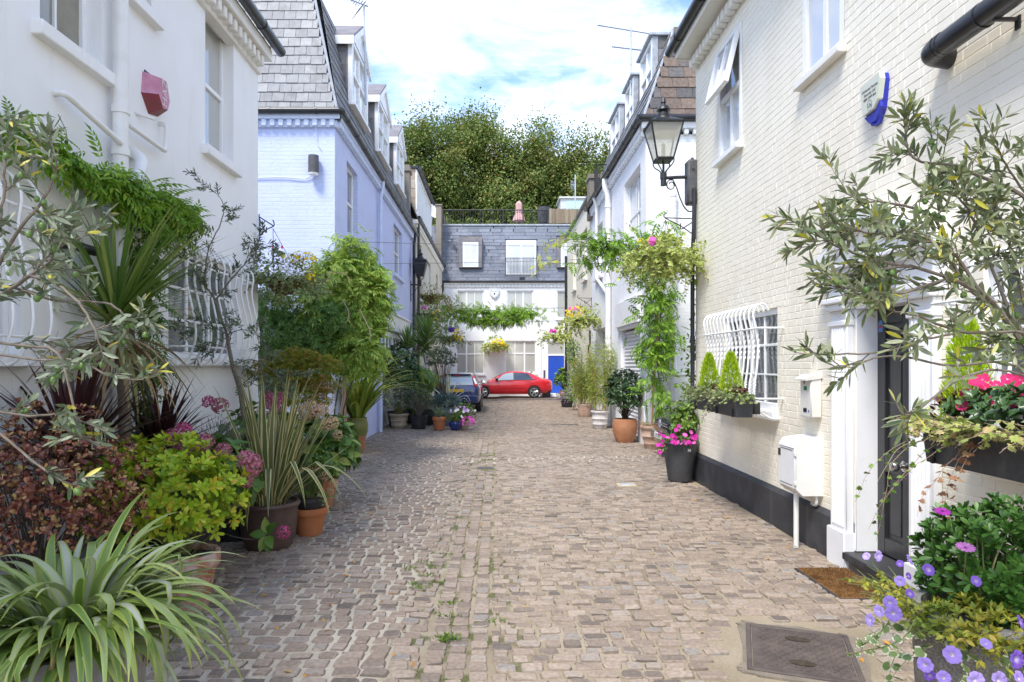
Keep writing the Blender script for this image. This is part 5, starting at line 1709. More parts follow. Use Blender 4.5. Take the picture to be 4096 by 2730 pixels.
# ------------------------------------------------------------------ right: white brick house beyond the parking bay
WX,WY=3.36,14.9
def white_brick_house():
 th=thing('house','white brick house with roller shutter and three lead topped dormers','house',(WX,19,0))
 T=planeF(WY)
 mb=MB(T);wall(mb,WX+.004,8.5,-.05,6.95,(),.2,(.225,.075,.008,.0045));part('wall',mb,M_WBRICK,th,smooth=False)
 T2=planeR(WX)
 r=lambda y0,y1,z0,z1:(-y1,-y0,z0,z1)
 gar,sm,big,sm2=r(15.55,17.95,-.05,2.75),r(20.0,22.2,1.0,2.95),r(15.5,17.5,4.65,6.5),r(21.0,22.3,4.65,6.35)
 mb=MB(T2);wall(mb,-23.4,-WY-.008,-.05,6.95,[gar,sm,big,sm2],.3);mb.box(-23.39,-WY-.33,.33,5,-.05,6.9)
 part('wall',mb,M_WBRICKF,th,smooth=False)
 pr=MB(T2);pr.box(-15.5,-WY+.06,-.06,-.001,-.05,.85,.02);pr.box(-15.48,-WY+.03,-.03,-.001,.85,1.3,.02);part('plinth',pr,M_WBRICK,th)
 window(th,T2,*big,M_WWOOD,M_GLASSW,rec=.14,sash=True,cols=(.5,),sill=(.1,.1,.1),sill_m=M_WPAINT)
 window(th,T2,*sm2,M_WWOOD,M_GLASSW,rec=.14,sash=True,sill=(.1,.1,.1),sill_m=M_WPAINT)
 window(th,T2,*sm,M_WWOOD,M_GLASS,rec=.18,cols=(.33,.66),rows=(.5,))
 s=MB(T2)
 z=0.0
 while z<2.66:
  s.tube([(gar[0]+.03,.14,z+.05),(gar[1]-.03,.14,z+.05)],.052,8);z+=.095
 part('roller_shutter',s,M_SHUT,th)
 f=MB(T2);f.box(-18.15,-15.35,-.12,-.002,2.78,3.42,.01);f.box(-18.15,-15.35,-.06,.1,2.70,2.778,.006);part('fascia',f,M_WPAINT,th)
 c=MB(T);c.box(WX-.12,8.5,-.12,.1,7.05,7.2,.01);dentils(c,WX-.02,8.4,6.93,7.048,.10,.2,.1)
 c.T=T2;c.box(-23.4,-WY-.0,-.12,.1,7.06,7.197,.01);dentils(c,-23.3,-WY,6.93,7.058,.10,.2,.1)
 part('cornice',c,M_WPAINT,th)
 g=MB();gx,gy,gzz=WX-.19,WY-.18,7.27
 gutter(g,(gx,23.6,gzz),(gx,gy,gzz),.07,1.2);gutter(g,(gx,gy,gzz),(8.5,gy,gzz),.07,1.6);part('gutter',g,M_BLACK,th)
 zb,zt,dxy=7.25,9.75,.9
 H=sqrt((zt-zb)**2+dxy**2)
 rf=MB();slates(rf,A(WX-.1,WY-.1,zb),(1,0,0),nrmz(A(0,dxy,zt-zb)),nrmz(A(0,-(zt-zb),dxy)),H,0,lambda v:.03+(dxy+.05)*v/H,lambda v:5.0,9,.36,.02,.008)
 part('roof',rf,M_TILE,th,smooth=False)
 rf=MB();slates(rf,A(WX-.1,23.4,zb),(0,-1,0),nrmz(A(dxy,0,zt-zb)),nrmz(A(-(zt-zb),0,dxy)),H,0,lambda v:0,lambda v:8.55-(dxy)*v/H,9,.3,.018,.008)
 part('roof',rf,M_SLATED,th,smooth=False)
 co=MB();co.add([(WX-.06,WY-.06,zb-.02),(8.5,WY-.06,zb-.02),(8.5,WY+dxy,zt-.03),(WX+dxy,WY+dxy,zt-.03),(WX-.06,23.4,zb-.02),(WX+dxy,23.4,zt-.03),(8.5,23.4,zt-.03)],np.array([[0,1,2,3],[4,0,3,5],[3,2,6,5]]))
 part('roof_deck',co,M_LEADD,th,smooth=False)
 hp=MB();hp.tube([A(WX-.1,WY-.1,zb),A(WX+dxy-.05,WY+dxy-.05,zt)],.03,6);part('flashing',hp,M_LEAD,th)
 for(y0,y1)in((16.05,17.45),(18.25,19.45),(20.3,21.9)):
  dormer(th,WX+.42,y0,y1,8.35,9.72,0,1.6,-1,False,M_SLATED,M_LEAD)
 rl=MB()
 for z in(7.5,8.5):rl.tube([(WX+.05,23.3,z),(WX+.05,22.3,z)],.02,5);rl.tube([(WX+.05,22.3,z),(WX+.6,22.3,z)],.02,5)
 for y in np.linspace(22.3,23.3,9):rl.tube([(WX+.05,y,7.5),(WX+.05,y,8.5)],.013,5)
 for x in np.linspace(WX+.1,WX+.6,5):rl.tube([(x,22.3,7.5),(x,22.3,8.5)],.013,5)
 part('railing',rl,M_IRON,th)
 downpipe(th,bent([(WX-.19,19.4,7.2),(WX-.19,19.4,6.95),(WX-.1,19.4,6.7),(WX-.1,19.4,0)],3,.1),.085,M_WPIPE,collars=[(WX-.1,19.4,z)for z in(6.4,4.1,2.2)])
 downpipe(th,bent([(WX-.19,21.6,7.2),(WX-.1,21.6,6.9),(WX-.1,21.6,4.6),(WX-.1,19.6,3.9)],3,.1),.05,M_WPIPE)
 downpipe(th,[(3.95,WY-.09,5.6),(3.95,WY-.09,0.0)],.065,M_WPIPE,collars=[(3.95,WY-.09,z)for z in(5.57,3.4,.95)])
 ch=MB(T2);ch.box(-23.75,-23.1,-.12,.62,6.9,8.25);ch.box(-23.8,-23.05,-.16,.66,8.25,8.4,.01);part('chimney',ch,M_STOCK,th,smooth=False)
white_brick_house()
def far_cream_house():
 th=thing('house','narrow cream brick house with black downpipe and plain eaves','house',(WX,27.5,0))
 T=planeR(WX)
 r=lambda y0,y1,z0,z1:(-y1,-y0,z0,z1)
 ops=[r(24.6,25.7,5.0,6.9),r(28.0,29.1,5.0,6.9),r(28.6,30.2,1.0,2.6)]
 mb=MB(T);wall(mb,-31.7,-23.42,-.05,7.8,ops,.22);mb.box(-31.69,-23.43,.33,5,-.05,7.8);part('wall',mb,M_CBRICKF,th,smooth=False)
 for op in ops:window(th,T,*op,M_WWOOD,M_GLASS,rec=.1,sash=True,sill=(.09,.09,.08),sill_m=M_CREAM2)
 rf=MB();rf.box(3.26,8.4,23.42,31.7,7.8,7.9,.01);part('roof',rf,M_LEADD,th)
 downpipe(th,[(WX-.07,31.4,6.9),(WX-.07,31.4,0)],.06,M_BLACK,collars=[(WX-.07,31.4,z)for z in(5,3.2)])
 b=MB()
 b.box(WX-.06,WX,23.62,23.68,2.4,3.0);b.box(WX-.05,WX,24.0,24.06,2.2,2.5);part('bracket',b,M_IRON,th)
far_cream_house()
# ------------------------------------------------------------------ far brick building seen through the trees, roof-top bits
def far_building():
 th=thing('apartment_building','tall reddish brick building glimpsed through the far trees','building',(0,75,0))
 T=planeF(75)
 ops=[(x,x+2.0,z,z+2.2)for x in np.arange(-18,18,4.2)for z in(8,12,16)]
 mb=MB(T);wall(mb,-21,21,0,19.5,ops,.3);part('wall',mb,M_FARBRICK,th,smooth=False)
 for op in ops:
  window(th,T,*op,M_WWOOD,M_GLASSW,rec=.1,fw=.15,cols=(.5,),rows=(.5,),bw=.1)
 r=MB();r.box(-21.3,21.3,74.7,84,19.5,20.0);part('roof',r,M_LEADD,th,smooth=False)
far_building()
# ------------------------------------------------------------------ lamps
M_LGLASS=None
def lantern_glass():
 m=bpy.data.materials.new('lantern_glass');m.use_nodes=True
 t=m.node_tree;b=t.nodes['Principled BSDF']
 b.inputs['Base Color'].default_value=(.72,.70,.62,1);b.inputs['Roughness'].default_value=.15
 tr=_n(t,'ShaderNodeBsdfTransparent');tr.inputs[0].default_value=(.95,.94,.88,1)
 ms=_n(t,'ShaderNodeMixShader');ms.inputs[0].default_value=.45
 t.links.new(tr.outputs[0],ms.inputs[1]);t.links.new(b.outputs[0],ms.inputs[2]);t.links.new(ms.outputs[0],t.nodes['Material Output'].inputs[0])
 return m
M_LGLASS=lantern_glass()
def lantern(th,c,s=1.0,dark=False):
 """four-sided tapering street lantern; c = foot of the post socket, s = scale"""
 c=np.asarray(c,float)
 fr=MB()
 zb,zt,rb,rt=.40*s,.92*s,.125*s,.245*s
 cor=lambda r,z:[c+A(sx*r,sy*r,z)for sx,sy in((-1,-1),(1,-1),(1,1),(-1,1))]
 B,T_=cor(rb,zb),cor(rt,zt)
 for k in range(4):
  fr.tube([B[k],T_[k]],.014*s,6);fr.tube([B[k],B[(k+1)%4]],.016*s,6);fr.tube([T_[k],T_[(k+1)%4]],.02*s,6)
  fr.tube([T_[k]-A(0,0,.0),T_[k]+A(0,0,.055*s)],.012*s,5)
 fr.box(c[0]-rb,c[0]+rb,c[1]-rb,c[1]+rb,c[2]+zb-.03*s,c[2]+zb,.004)
 part('lantern_frame',fr,M_IRON,th)
 g=MB()
 for k in range(4):
  a,b=k,(k+1)%4
  g.add([B[a],B[b],T_[b],T_[a]],np.array([[0,1,2,3]]))
 part('lantern_glass',g,M_IRON if dark else M_LGLASS,th,smooth=False)
 cap=MB()
 E4=cor(rt*1.06,zt+.02*s);U4=cor(.10*s,zt+.115*s)
 for k in range(4):
  cap.add([E4[k],E4[(k+1)%4],U4[(k+1)%4],U4[k]],np.array([[0,1,2,3]]))
 cap.lathe([(.145*s,.07*s),(.125*s,.11*s),(.115*s,.13*s),(.118*s,.14*s),(.10*s,.16*s),(.10*s,.175*s),(.08*s,.2*s),(.065*s,.235*s),(.105*s,.24*s),(.10*s,.265*s),(.075*s,.305*s),(.035*s,.325*s),(.03*s,.345*s),(.042*s,.36*s),(.035*s,.40*s),(.015*s,.45*s),(.001,.47*s)],c+A(0,0,zt),20,caps=False)
 part('lantern_cap',cap,M_IRON,th)
 if not dark:
  w=MB();w.add([p+A(0,0,-.135*s)for p in cor(rt*.86,zt)],np.array([[0,1,2,3]]));w.tube([c+A(0,0,zb),c+A(0,0,zb+.24*s)],.03*s,8)
  part('lamp_holder',w,mat('lamp_holder',(.55,.53,.45),.5),th)
 po=MB()
 po.tube([c,c+A(0,0,.14*s)],.045*s,12);po.tube([c+A(0,0,.10*s),c+A(0,0,.19*s)],.052*s,12);po.tube([c,c+A(0,0,zb)],.018*s,8)
 for a in(pi/4,3*pi/4,5*pi/4,7*pi/4):
  d=A(cos(a),sin(a),0)
  P=smooth_path([c+d*.035*s+A(0,0,.18*s),c+d*.07*s+A(0,0,.24*s),c+d*.15*s+A(0,0,.30*s),c+d*.185*s+A(0,0,.36*s),c+d*.165*s+A(0,0,.41*s),c+d*.13*s+A(0,0,.385*s)],18)
  po.tube(P,.010*s,5)
 part('post',po,M_IRON,th)
def lamp_right():
 c=A(2.64,10.5,4.62)
 th=thing('street_lamp','black wall lantern with clear glass on a scrolled bracket at the cream house corner','street lamp',A(3.13,10.5,4.9))
 lantern(th,c,1.02)
 b=MB();z=c[2]+.14
 b.tube([c+A(0,0,.12),A(3.1,10.5,z)],.026,10)
 P=[(3.13,10.5,z-.52),(3.05,10.5,z-.55),(2.97,10.5,z-.48),(2.90,10.5,z-.33),(2.85,10.5,z-.18),(2.79,10.5,z-.05),(2.72,10.5,z-.06)]
 a=np.linspace(.6*pi,2.9*pi,22)
 sp=np.stack([2.76+(.075-.018*(a-.6*pi)/pi)*np.cos(a),np.full(22,10.5),z-.13+(.085-.02*(a-.6*pi)/pi)*np.sin(a)],-1)
 b.tube(np.vstack([smooth_path(P[:6],18),sp]),.010,6)
 part('bracket',b,M_IRON,th)
 k=MB();k.box(3.0,3.2,10.42,10.62,z-.44,z+.26,.03);k.lathe([(.03,0),(.03,.03),(.015,.05),(.001,.055)],(3.1,10.52,z+.26),10)
 for zz in(z-.28,z+.12):k.tube([(3.08,10.40,zz),(3.08,10.43,zz)],.022,8)
 part('fuse_box',k,M_GREYBOX,th)
lamp_right()
def lamp_left():
 c=A(-2.79,24.4,4.66)
 th=thing('street_lamp','dark lantern on a bracket against the black drainpipe of the blue house','street lamp',A(-3.02,24.4,4.7))
 lantern(th,c,1.0,dark=True)
 b=MB();b.tube([c+A(0,0,.06),A(-3.2,24.4,4.72)],.026,8);b.tube(smooth_path([(-3.12,24.4,4.35),(-3.0,24.4,4.38),(-2.95,24.4,4.55),(-2.85,24.4,4.66)],12),.010,5)
 b.tube([(-3.13,24.4,4.1),(-3.13,24.4,4.85)],.02,6)
 part('bracket',b,M_IRON,th)
lamp_left()
# ------------------------------------------------------------------ aerials and dishes
def yagi(mb,a,b,n,l,up):
 a,b=np.asarray(a,float),np.asarray(b,float)
 mb.tube([a,b],.016,6)
 d=nrmz(b-a);up=np.asarray(up,float)
 for i in range(n):
  c=a+(b-a)*(i+.3)/n
  mb.tube([c-up*l,c+up*l],.006,4)
def aerials():
 m=mat('aerial_metal',(.16,.18,.21),.5,(.24,.26,.30),8)
 ml=mat('galvanised_pole',(.42,.47,.54),.5,(.52,.56,.62),6)
 Y=18.5
 o=PY(2524,330,Y)
 th=thing('tv_aerial','double comb aerial on a pale pole above the right hand dormers','aerial',o)
 p=MB();p.tube([PY(2524,380,Y),PY(2523,108,Y)],.028,8);p.tube([PY(2524,262,Y),PY(2524,255,Y)],.036,8);part('mast',p,ml,th)
 y=MB();yagi(y,PY(2390,102,Y),PY(2606,137,Y),17,.12,nrmz(A(.25,.8,.5)));part('antenna',y,m,th)
 y=MB();yagi(y,PY(2447,188,Y),PY(2574,203,Y),14,.05,nrmz(A(.1,.4,.9)));part('antenna',y,m,th)
 Y=15.6
 o=PY(1462,330,Y)
 th=thing('tv_aerial','bluish aerial with grid reflector behind the first gabled dormer of the blue house','aerial',o)
 p=MB();p.tube([PY(1463,420,Y),PY(1456,22,Y)],.028,8)
 part('mast',p,ml,th)
 y=MB();yagi(y,PY(1372,-12,Y),PY(1472,27,Y),9,.13,nrmz(A(.35,.6,.75)))
 for k in range(5):
  for s in(-1,1):y.tube([PY(1448-k*6,22+s*k*9+4,Y)+A(-.12,.1,-.05),PY(1448-k*6,22+s*k*9+4,Y)+A(.14,-.1,.11)],.008,4)
 part('antenna',y,m,th)
 Y=38.2
 o=PY(2298,800,Y)
 th=thing('tv_aerial','thin pale mast with a small aerial on the terrace roof of the end house','aerial',o)
 p=MB();p.tube([PY(2301,832,Y),PY(2301,700,Y)],.035,6);part('mast',p,ml,th)
 y=MB();yagi(y,PY(2283,740,Y),PY(2304,742,Y),6,.25,(0,0,1));part('antenna',y,ml,th)
 c=PY(1731,848,37.9)
 th=thing('satellite_dish','white satellite dish beside the brick party wall of the end house','satellite dish',c)
 d=MB();d.lathe([(.001,.0),(.2,.02),(.34,.07),(.42,.12),(.43,.13),(.34,.085),(.2,.035),(.001,.012)],c,20,axis=nrmz(A(.6,-.7,.25)),caps=False);part('dish',d,M_WPAINT,th)
 d=MB();d.tube([c,c+A(-.1,.3,-.7)],.03,6);d.tube([c+A(.1,-.1,-.3),c+A(.35,-.4,0)],.015,5);part('mount',d,ml,th)
aerials()
def roof_bits():
 c=PY(2076,892,EY+1.5)
 th=thing('parasol','folded pink parasol standing on the roof terrace','parasol',c)
 p=MB();p.tube([c+A(0,0,-.1),c+A(0,0,1.35)],.025,8);part('pole',p,M_IRON,th)
 f=MB();n=18
 prof=[(.10,0),(.30,.12),(.25,.32),(.17,.55),(.20,.62),(.17,.9),(.19,1.1),(.11,1.22),(.001,1.3)]
 V=[]
 for i,(r,z)in enumerate(prof):
  for k in range(n):
   a=2*pi*k/n;rr=r*(1+.28*(k%2)*(1-i/9))*rng.uniform(.93,1.07)
   V.append(c+A(rr*cos(a),rr*sin(a),z))
 F=[[i*n+k,i*n+(k+1)%n,(i+1)*n+(k+1)%n,(i+1)*n+k]for i in range(8)for k in range(n)]
 f.add(V,np.array(F));part('canopy',f,mat('faded_pink_cloth',(.60,.36,.34),.9,(.52,.30,.29),4),th)
 a,b=PY(2197,894,EY+.45),PY(2330,834,EY+.45)
 s=MB();x=a[0]
 while x<b[0]+1.2:
  s.tube([(x,a[1]+rng.uniform(-.02,.02),a[2]),(x+rng.normal(0,.01),a[1],b[2]+rng.uniform(-.05,.02))],.016,4,caps=False);x+=.03
 s.box(a[0],b[0]+1.2,a[1]+.02,a[1]+.04,a[2],b[2]-.06)
 solo('reed_screen',s,islandmat('dry_reed',[(0,(.20,.15,.10)),(.5,(.32,.26,.18)),(1,(.44,.37,.28))],.9),'brown reed screen tied to the roof terrace railing','screen',loc=(a+b)/2)
 p,q=PY(2242,836,41),PY(2345,796,41)
 th=thing('rooftop_shed','pale glazed rooftop box behind the terrace railing','shed',(p[0],41,p[2]))
 w=MB();w.box(p[0],q[0]+1,41,43,p[2]-.5,q[2]);w.box(p[0]-.1,q[0]+1.1,40.9,43.1,q[2],q[2]+.12,.02);part('body',w,mat('pale_grey_panel',(.55,.56,.54),.5),th)
 g=MB();g.quad((p[0]+.35,40.99,p[2]-.3),(q[0]+.9,40.99,p[2]-.3),(q[0]+.9,40.99,q[2]-.12),(p[0]+.35,40.99,q[2]-.12));part('pane',g,glassmat('aqua_glass',(.45,.62,.62)),th,smooth=False)
 c=PY(2175,893,EY+1.0)
 b_=MB();b_.lathe([(.3,0),(.34,.3),(.38,.85),(.4,.9),(.36,.9),(.33,.8)],c,16);solo('planter',b_,M_GREYBOX,'dark grey barrel planter on the roof terrace','planter',loc=c)
roof_bits()
# ------------------------------------------------------------------ things on the ground
def iron_cover():
 a=radians(-20);O=A(1.905,4.17,0);Rz=np.array([[cos(a),-sin(a),0],[sin(a),cos(a),0],[0,0,1]])
 T=(O,Rz)
 th=thing('access_cover','rusty brown iron access cover with two oval hand holes set in concrete','access cover',O)
 m=mat('rusted_iron',(.075,.06,.052),.65,(.13,.10,.085),7,(.4,.7),bump=(70,.3,.004))
 s=MB(T)
 n=40;t=np.linspace(0,2*pi,n,endpoint=False)
 sq=lambda hx,hy,w:np.stack([hx*np.sign(np.cos(t))*np.abs(np.cos(t))**.22+w*rng.normal(size=n),hy*np.sign(np.sin(t))*np.abs(np.sin(t))**.22+w*rng.normal(size=n)],-1)
 s.prism(sq(.365,.42,.016),(0,0,-.03),(1,0,0),(0,1,0),(0,0,1),.026)
 part('surround',s,M_CONC,th)
 f=MB(T)
 W_,H_=.315,.37
 for(x0,x1,y0,y1)in((-W_,W_,-H_,-H_+.03),(-W_,W_,H_-.03,H_),(-W_,-W_+.03,-H_+.03,H_-.03),(W_-.03,W_,-H_+.03,H_-.03)):
  f.box(x0,x1,y0,y1,-.02,.006,.004)
 part('frame',f,m,th)
 p=MB(T);p.box(-W_+.036,W_-.036,-H_+.036,H_-.036,-.02,.002,.003)
 for(x0,x1,y0,y1)in((-W_+.04,W_-.04,-H_+.04,-H_+.055),(-W_+.04,W_-.04,H_-.055,H_-.04)):p.box(x0,x1,y0,y1,.002,.006,.002)
 k=0
 for iy,y in enumerate(np.arange(-H_+.085,H_-.075,.036)):
  for ix,x in enumerate(np.arange(-W_+.08,W_-.07,.052)):
   xx=x+(.026 if iy%2 else 0)
   if(xx/.085)**2+((abs(y)-.18)/.05)**2<1.25:continue
   aa=radians(35 if(ix+iy)%2 else-35)
   d=A(cos(aa),sin(aa),0);e=A(-sin(aa),cos(aa),0);c=A(xx,y,.002)
   p.add([c-d*.015-e*.009,c+d*.015-e*.009,c+d*.015+e*.009,c-d*.015+e*.009]+[c+A(0,0,.006)+q for q in(-d*.011-e*.006,d*.011-e*.006,d*.011+e*.006,-d*.011+e*.006)],
     np.array([[4,5,6,7],[0,1,5,4],[1,2,6,5],[2,3,7,6],[3,0,4,7]]))
 part('plate',p,m,th,smooth=False)
 for s_ in(-1,1):
  h=MB(T);h.lathe([(.07,.0),(.078,.0065),(.07,.007)],(0,0,0),24);
  h.V=[v for v in h.V]
  hv=h.V[0];loc=(hv-O)@Rz;loc[:,1]*=.52;loc[:,1]+=s_*.185;h.V[0]=O+loc@Rz.T
  part('hand_hole',h,mat('dark_soil_in_hole',(.035,.025,.017),.95,(.07,.05,.03),40),th)
iron_cover()
def gully():
 O=A(-.19,11.75,gz(-.19,11.75))
 th=thing('gully_grate','small grey gully grate in the central channel of the lane','drain grate',O)
 b=MB();b.box(-.36,-.02,11.63,11.88,-.08,O[2]-.004,.006);part('surround',b,M_CONC,th)
 g=MB();x0,x1=-.325,-.055
 g.box(x0,x1,11.655,11.675,O[2]-.03,O[2]+.004);g.box(x0,x1,11.835,11.855,O[2]-.03,O[2]+.004)
 for k in range(9):g.box(x0+k*.032,x0+k*.032+.016,11.675,11.835,O[2]-.03,O[2]+.003)
 part('grate',g,M_GREYBOX,th)
 O=A(1.96,10.0,gz(1.96,10.0))
 th=thing('stop_tap_cover','small grey stop tap cover in yellow mortar near the cream house','utility cover',O)
 b=MB();b.box(1.82,2.10,9.88,10.12,-.05,O[2]-.002,.006);part('surround',b,mat('yellow_mortar',(.50,.42,.26),.9,(.40,.33,.2),20),th)
 g=MB();g.box(1.86,2.06,9.92,10.08,-.03,O[2]+.003,.005)
 t=np.linspace(0,2*pi,24);g.tube(np.stack([1.96+.08*np.cos(t),10+.055*np.sin(t),np.full(24,O[2]+.003)],-1),.004,4);part('lid',g,M_LEAD,th)
 O=A(2.0,20.0,gz(2.0,20.0))
 b=MB();b.box(1.55,2.45,19.9,20.1,-.04,O[2]+.002)
 for k in range(22):b.box(1.58+k*.04,1.60+k*.04,19.92,20.08,O[2]+.002,O[2]+.008)
 solo('drain_grate',b,M_GREYBOX,'long dark slotted drain grate across the lane near the bamboo pots','drain grate',loc=O)
gully()
def doormat():
 O=A(2.84,5.43,.004)
 th=thing('doormat','brown coir doormat with black rubber edge before the charcoal door','doormat',O)
 x0,x1,y0,y1=2.61,3.06,5.05,5.83
 b=MB();b.box(x0,x1,y0,y1,-.01,.016,.005);part('rubber_edge',b,mat('black_rubber',(.03,.031,.034),.7),th)
 f=MB();n=9000
 px=rng.uniform(x0+.025,x1-.01,n);py=rng.uniform(y0+.025,y1-.02,n)
 base=np.stack([px,py,np.full(n,.016)],-1)
 d=rdir(n)*.6+A(0,0,1)
 place(f,T_DIA,base,d,rdir(n),rng.uniform(.010,.020,n),np.full(n,.0045))
 f.box(x0+.02,x1-.005,y0+.02,y1-.015,.014,.0175)
 part('coir_pile',f,leafmat('coir',[(0,(.10,.05,.02)),(.5,(.22,.115,.045)),(1,(.36,.20,.085))],.9,0,patch=((.10,.055,.025),5,.5,.72),spec=.1),th,smooth=False)
doormat()
# ------------------------------------------------------------------ cars
def loft(stations,sub=5):
 """stations: (x, w, zb, zs, wr, zr, wb) -> dense arrays by smooth interpolation"""
 st=np.array(stations,float)
 P=smooth_path(st,(len(st)-1)*sub+1)
 return P
def car(th,T,stn,paint,wheels,glass,dark,spec):
 P=loft(stn,4)
 def section(s):
  x,w,zb,zs,wr,zr=s
  zm=zb+(zs-zb)*.55
  return np.array([(x,0,zb),(x,w*.80,zb),(x,w*.95,zb+.07),(x,w,zm),(x,w*.985,zs-.06),(x,w*.95,zs),(x,wr+(w*.95-wr)*.5,zs+(zr-zs)*.5),(x,wr,zr-(zr-zs)*.10),(x,wr*.82,zr-.005),(x,wr*.4,zr+.012),(x,0,zr+.016)])
 SEC=np.array([section(s)for s in P])
 n,k=SEC.shape[:2]
 full=np.concatenate([SEC,(SEC*A(1,-1,1))[:,-2:0:-1]],1)
 m=full.shape[1]
 b=MB()
 i,j=np.meshgrid(np.arange(n-1),np.arange(m),indexing='ij')
 F=np.stack([i*m+j,i*m+(j+1)%m,(i+1)*m+(j+1)%m,(i+1)*m+j],-1).reshape(-1,4)
 b.add(full.reshape(-1,3),[F,np.arange(m)[::-1][None,:],((n-1)*m+np.arange(m))[None,:]])
 me=b.mesh('body',(0,0,0),True,60)
 ob=bpy.data.objects.new('body',me);C.objects.link(ob)
 sm=ob.modifiers.new('s','SUBSURF');sm.levels=1;sm.render_levels=1
 cut=MB()
 for(wx,wr_)in wheels:
  for sg in(-1,1):
   cut.tube([(wx,sg*(spec['w']-.30),wr_),(wx,sg*(spec['w']+.2),wr_)],wr_+.045,28)
 cme=cut.mesh('cutter',(0,0,0),False)
 co=bpy.data.objects.new('cutter',cme);C.objects.link(co)
 bm_=ob.modifiers.new('b','BOOLEAN');bm_.operation='DIFFERENCE';bm_.object=co;bm_.solver='EXACT'
 dg=bpy.context.evaluated_depsgraph_get()
 new=bpy.data.meshes.new_from_object(ob.evaluated_get(dg))
 bpy.data.objects.remove(ob);bpy.data.objects.remove(co)
 V=np.zeros(len(new.vertices)*3);new.vertices.foreach_get('co',V)
 V=T[0]+V.reshape(-1,3)@T[1].T-ORIGIN[th.name]
 new.vertices.foreach_set('co',V.astype(np.float32).ravel())
 new.update()
 try:new.set_sharp_from_angle(angle=radians(50))
 except Exception:pass
 new.materials.clear();new.materials.append(paint)
 bo=bpy.data.objects.new('body',new);C.objects.link(bo);bo.parent=th
 bo.data.polygons.foreach_set('use_smooth',np.ones(len(new.polygons),bool))
 ORIGIN[bo.name]=ORIGIN[th.name]
 def surf(x,t):
  """point on the right-hand half at length x and section parameter t (0..10)"""
  q=np.array([np.interp(x,P[:,0],P[:,c])for c in range(6)])
  s=section(q);i=int(min(t,9.999));f=t-i
  return s[i]*(1-f)+s[i+1]*f
 def patch(x0,x1,t0,t1,off,sg,nx=8,nt=4,fx=None):
  V=[]
  for a in range(nx+1):
   for c in range(nt+1):
    tt=t0+(t1-t0)*c/nt
    xa=(x0(tt)if callable(x0)else x0);xb=(x1(tt)if callable(x1)else x1)
    p=surf(xa+(xb-xa)*a/nx,tt)
    e=.01
    du=surf(xa+(xb-xa)*a/nx+e,tt)-p;dv_=surf(xa+(xb-xa)*a/nx,min(tt+.05,9.99))-p
    nn=nrmz(np.cross(du,dv_));
    if nn[1]<0 and abs(nn[1])>.2 or nn[2]<-.2:nn=-nn
    p=p+nn*off
    V.append(p*A(1,sg,1))
  F=[[a*(nt+1)+c,(a+1)*(nt+1)+c,(a+1)*(nt+1)+c+1,a*(nt+1)+c+1]for a in range(nx)for c in range(nt)]
  return V,np.array(F)
 tyre=mat('tyre_rubber',(.018,.018,.019),.8)
 alloy=mat('alloy_wheel',(.50,.50,.51),.3,metal=.8)
 for(wx,r)in wheels:
  for sg in(-1,1):
   y1=sg*spec['w']*.985;y0=sg*(spec['w']*.985-.21)
   w=MB(T)
   w.lathe([(r*.66,0),(r*.90,.0),(r*.985,.02),(r,.05),(r,.16),(r*.985,.19),(r*.90,.21),(r*.66,.21)],(wx,min(y0,y1),r),32,axis=(0,1,0),caps=False)
   wo=part('wheel',w,tyre,th)
   rim=MB(T)
   c0=A(wx,y1-sg*.012,r)
   rim.lathe([(r*.60,0),(r*.68,0),(r*.68,.03),(r*.6,.03)],c0-A(0,.015,0),32,axis=(0,1,0),caps=False)
   for q in range(5):
    a=2*pi*q/5+.3
    for da in(-.13,.13):
     d0=A(cos(a+da*2.2),0,sin(a+da*2.2))*r*.14;d1=A(cos(a+da),0,sin(a+da))*r*.64
     rim.tube([c0+d0,c0+d1],r*.045,6)
   rim.lathe([(r*.16,-.02),(r*.14,.02),(.001,.02)],c0-A(0,0,0),14,axis=(0,sg,0))
   part('rim',rim,alloy,wo)
   dk=MB(T);dk.lathe([(.001,0),(r*.64,0)],c0-A(0,sg*.06,0),24,axis=(0,1,0),caps=False);part('brake_disc',dk,dark,wo)
 for nm,sides,args,mm in spec['patches']:
  for sg in sides:
   p=MB(T)
   for a in(args if isinstance(args,list)else[args]):
    p.add(*patch(*a[:5],sg,*(a[5:]or())))
   part(nm,p,mm,th)
 return surf,patch
M_RED=mat('red_car_paint',(.62,.010,.022),.25,coat=1.0)
M_NAVY=mat('navy_car_paint',(.008,.022,.11),.25,coat=1.0)
M_CARBLK=mat('black_car_paint',(.012,.013,.015),.2,coat=1.0)
M_CGLASS=mat('car_glass',(.03,.036,.04),.03,spec=1.0,coat=.8)
M_CGLASSL=mat('car_glass_light',(.30,.36,.38),.04,spec=1.0,coat=.8)
M_TRIM=mat('black_car_trim',(.012,.012,.013),.5)
M_TAIL=mat('red_tail_lamp',(.55,.01,.012),.15,coat=.8)
M_CHROME=mat('chrome',(.75,.76,.78),.12,metal=1.0)
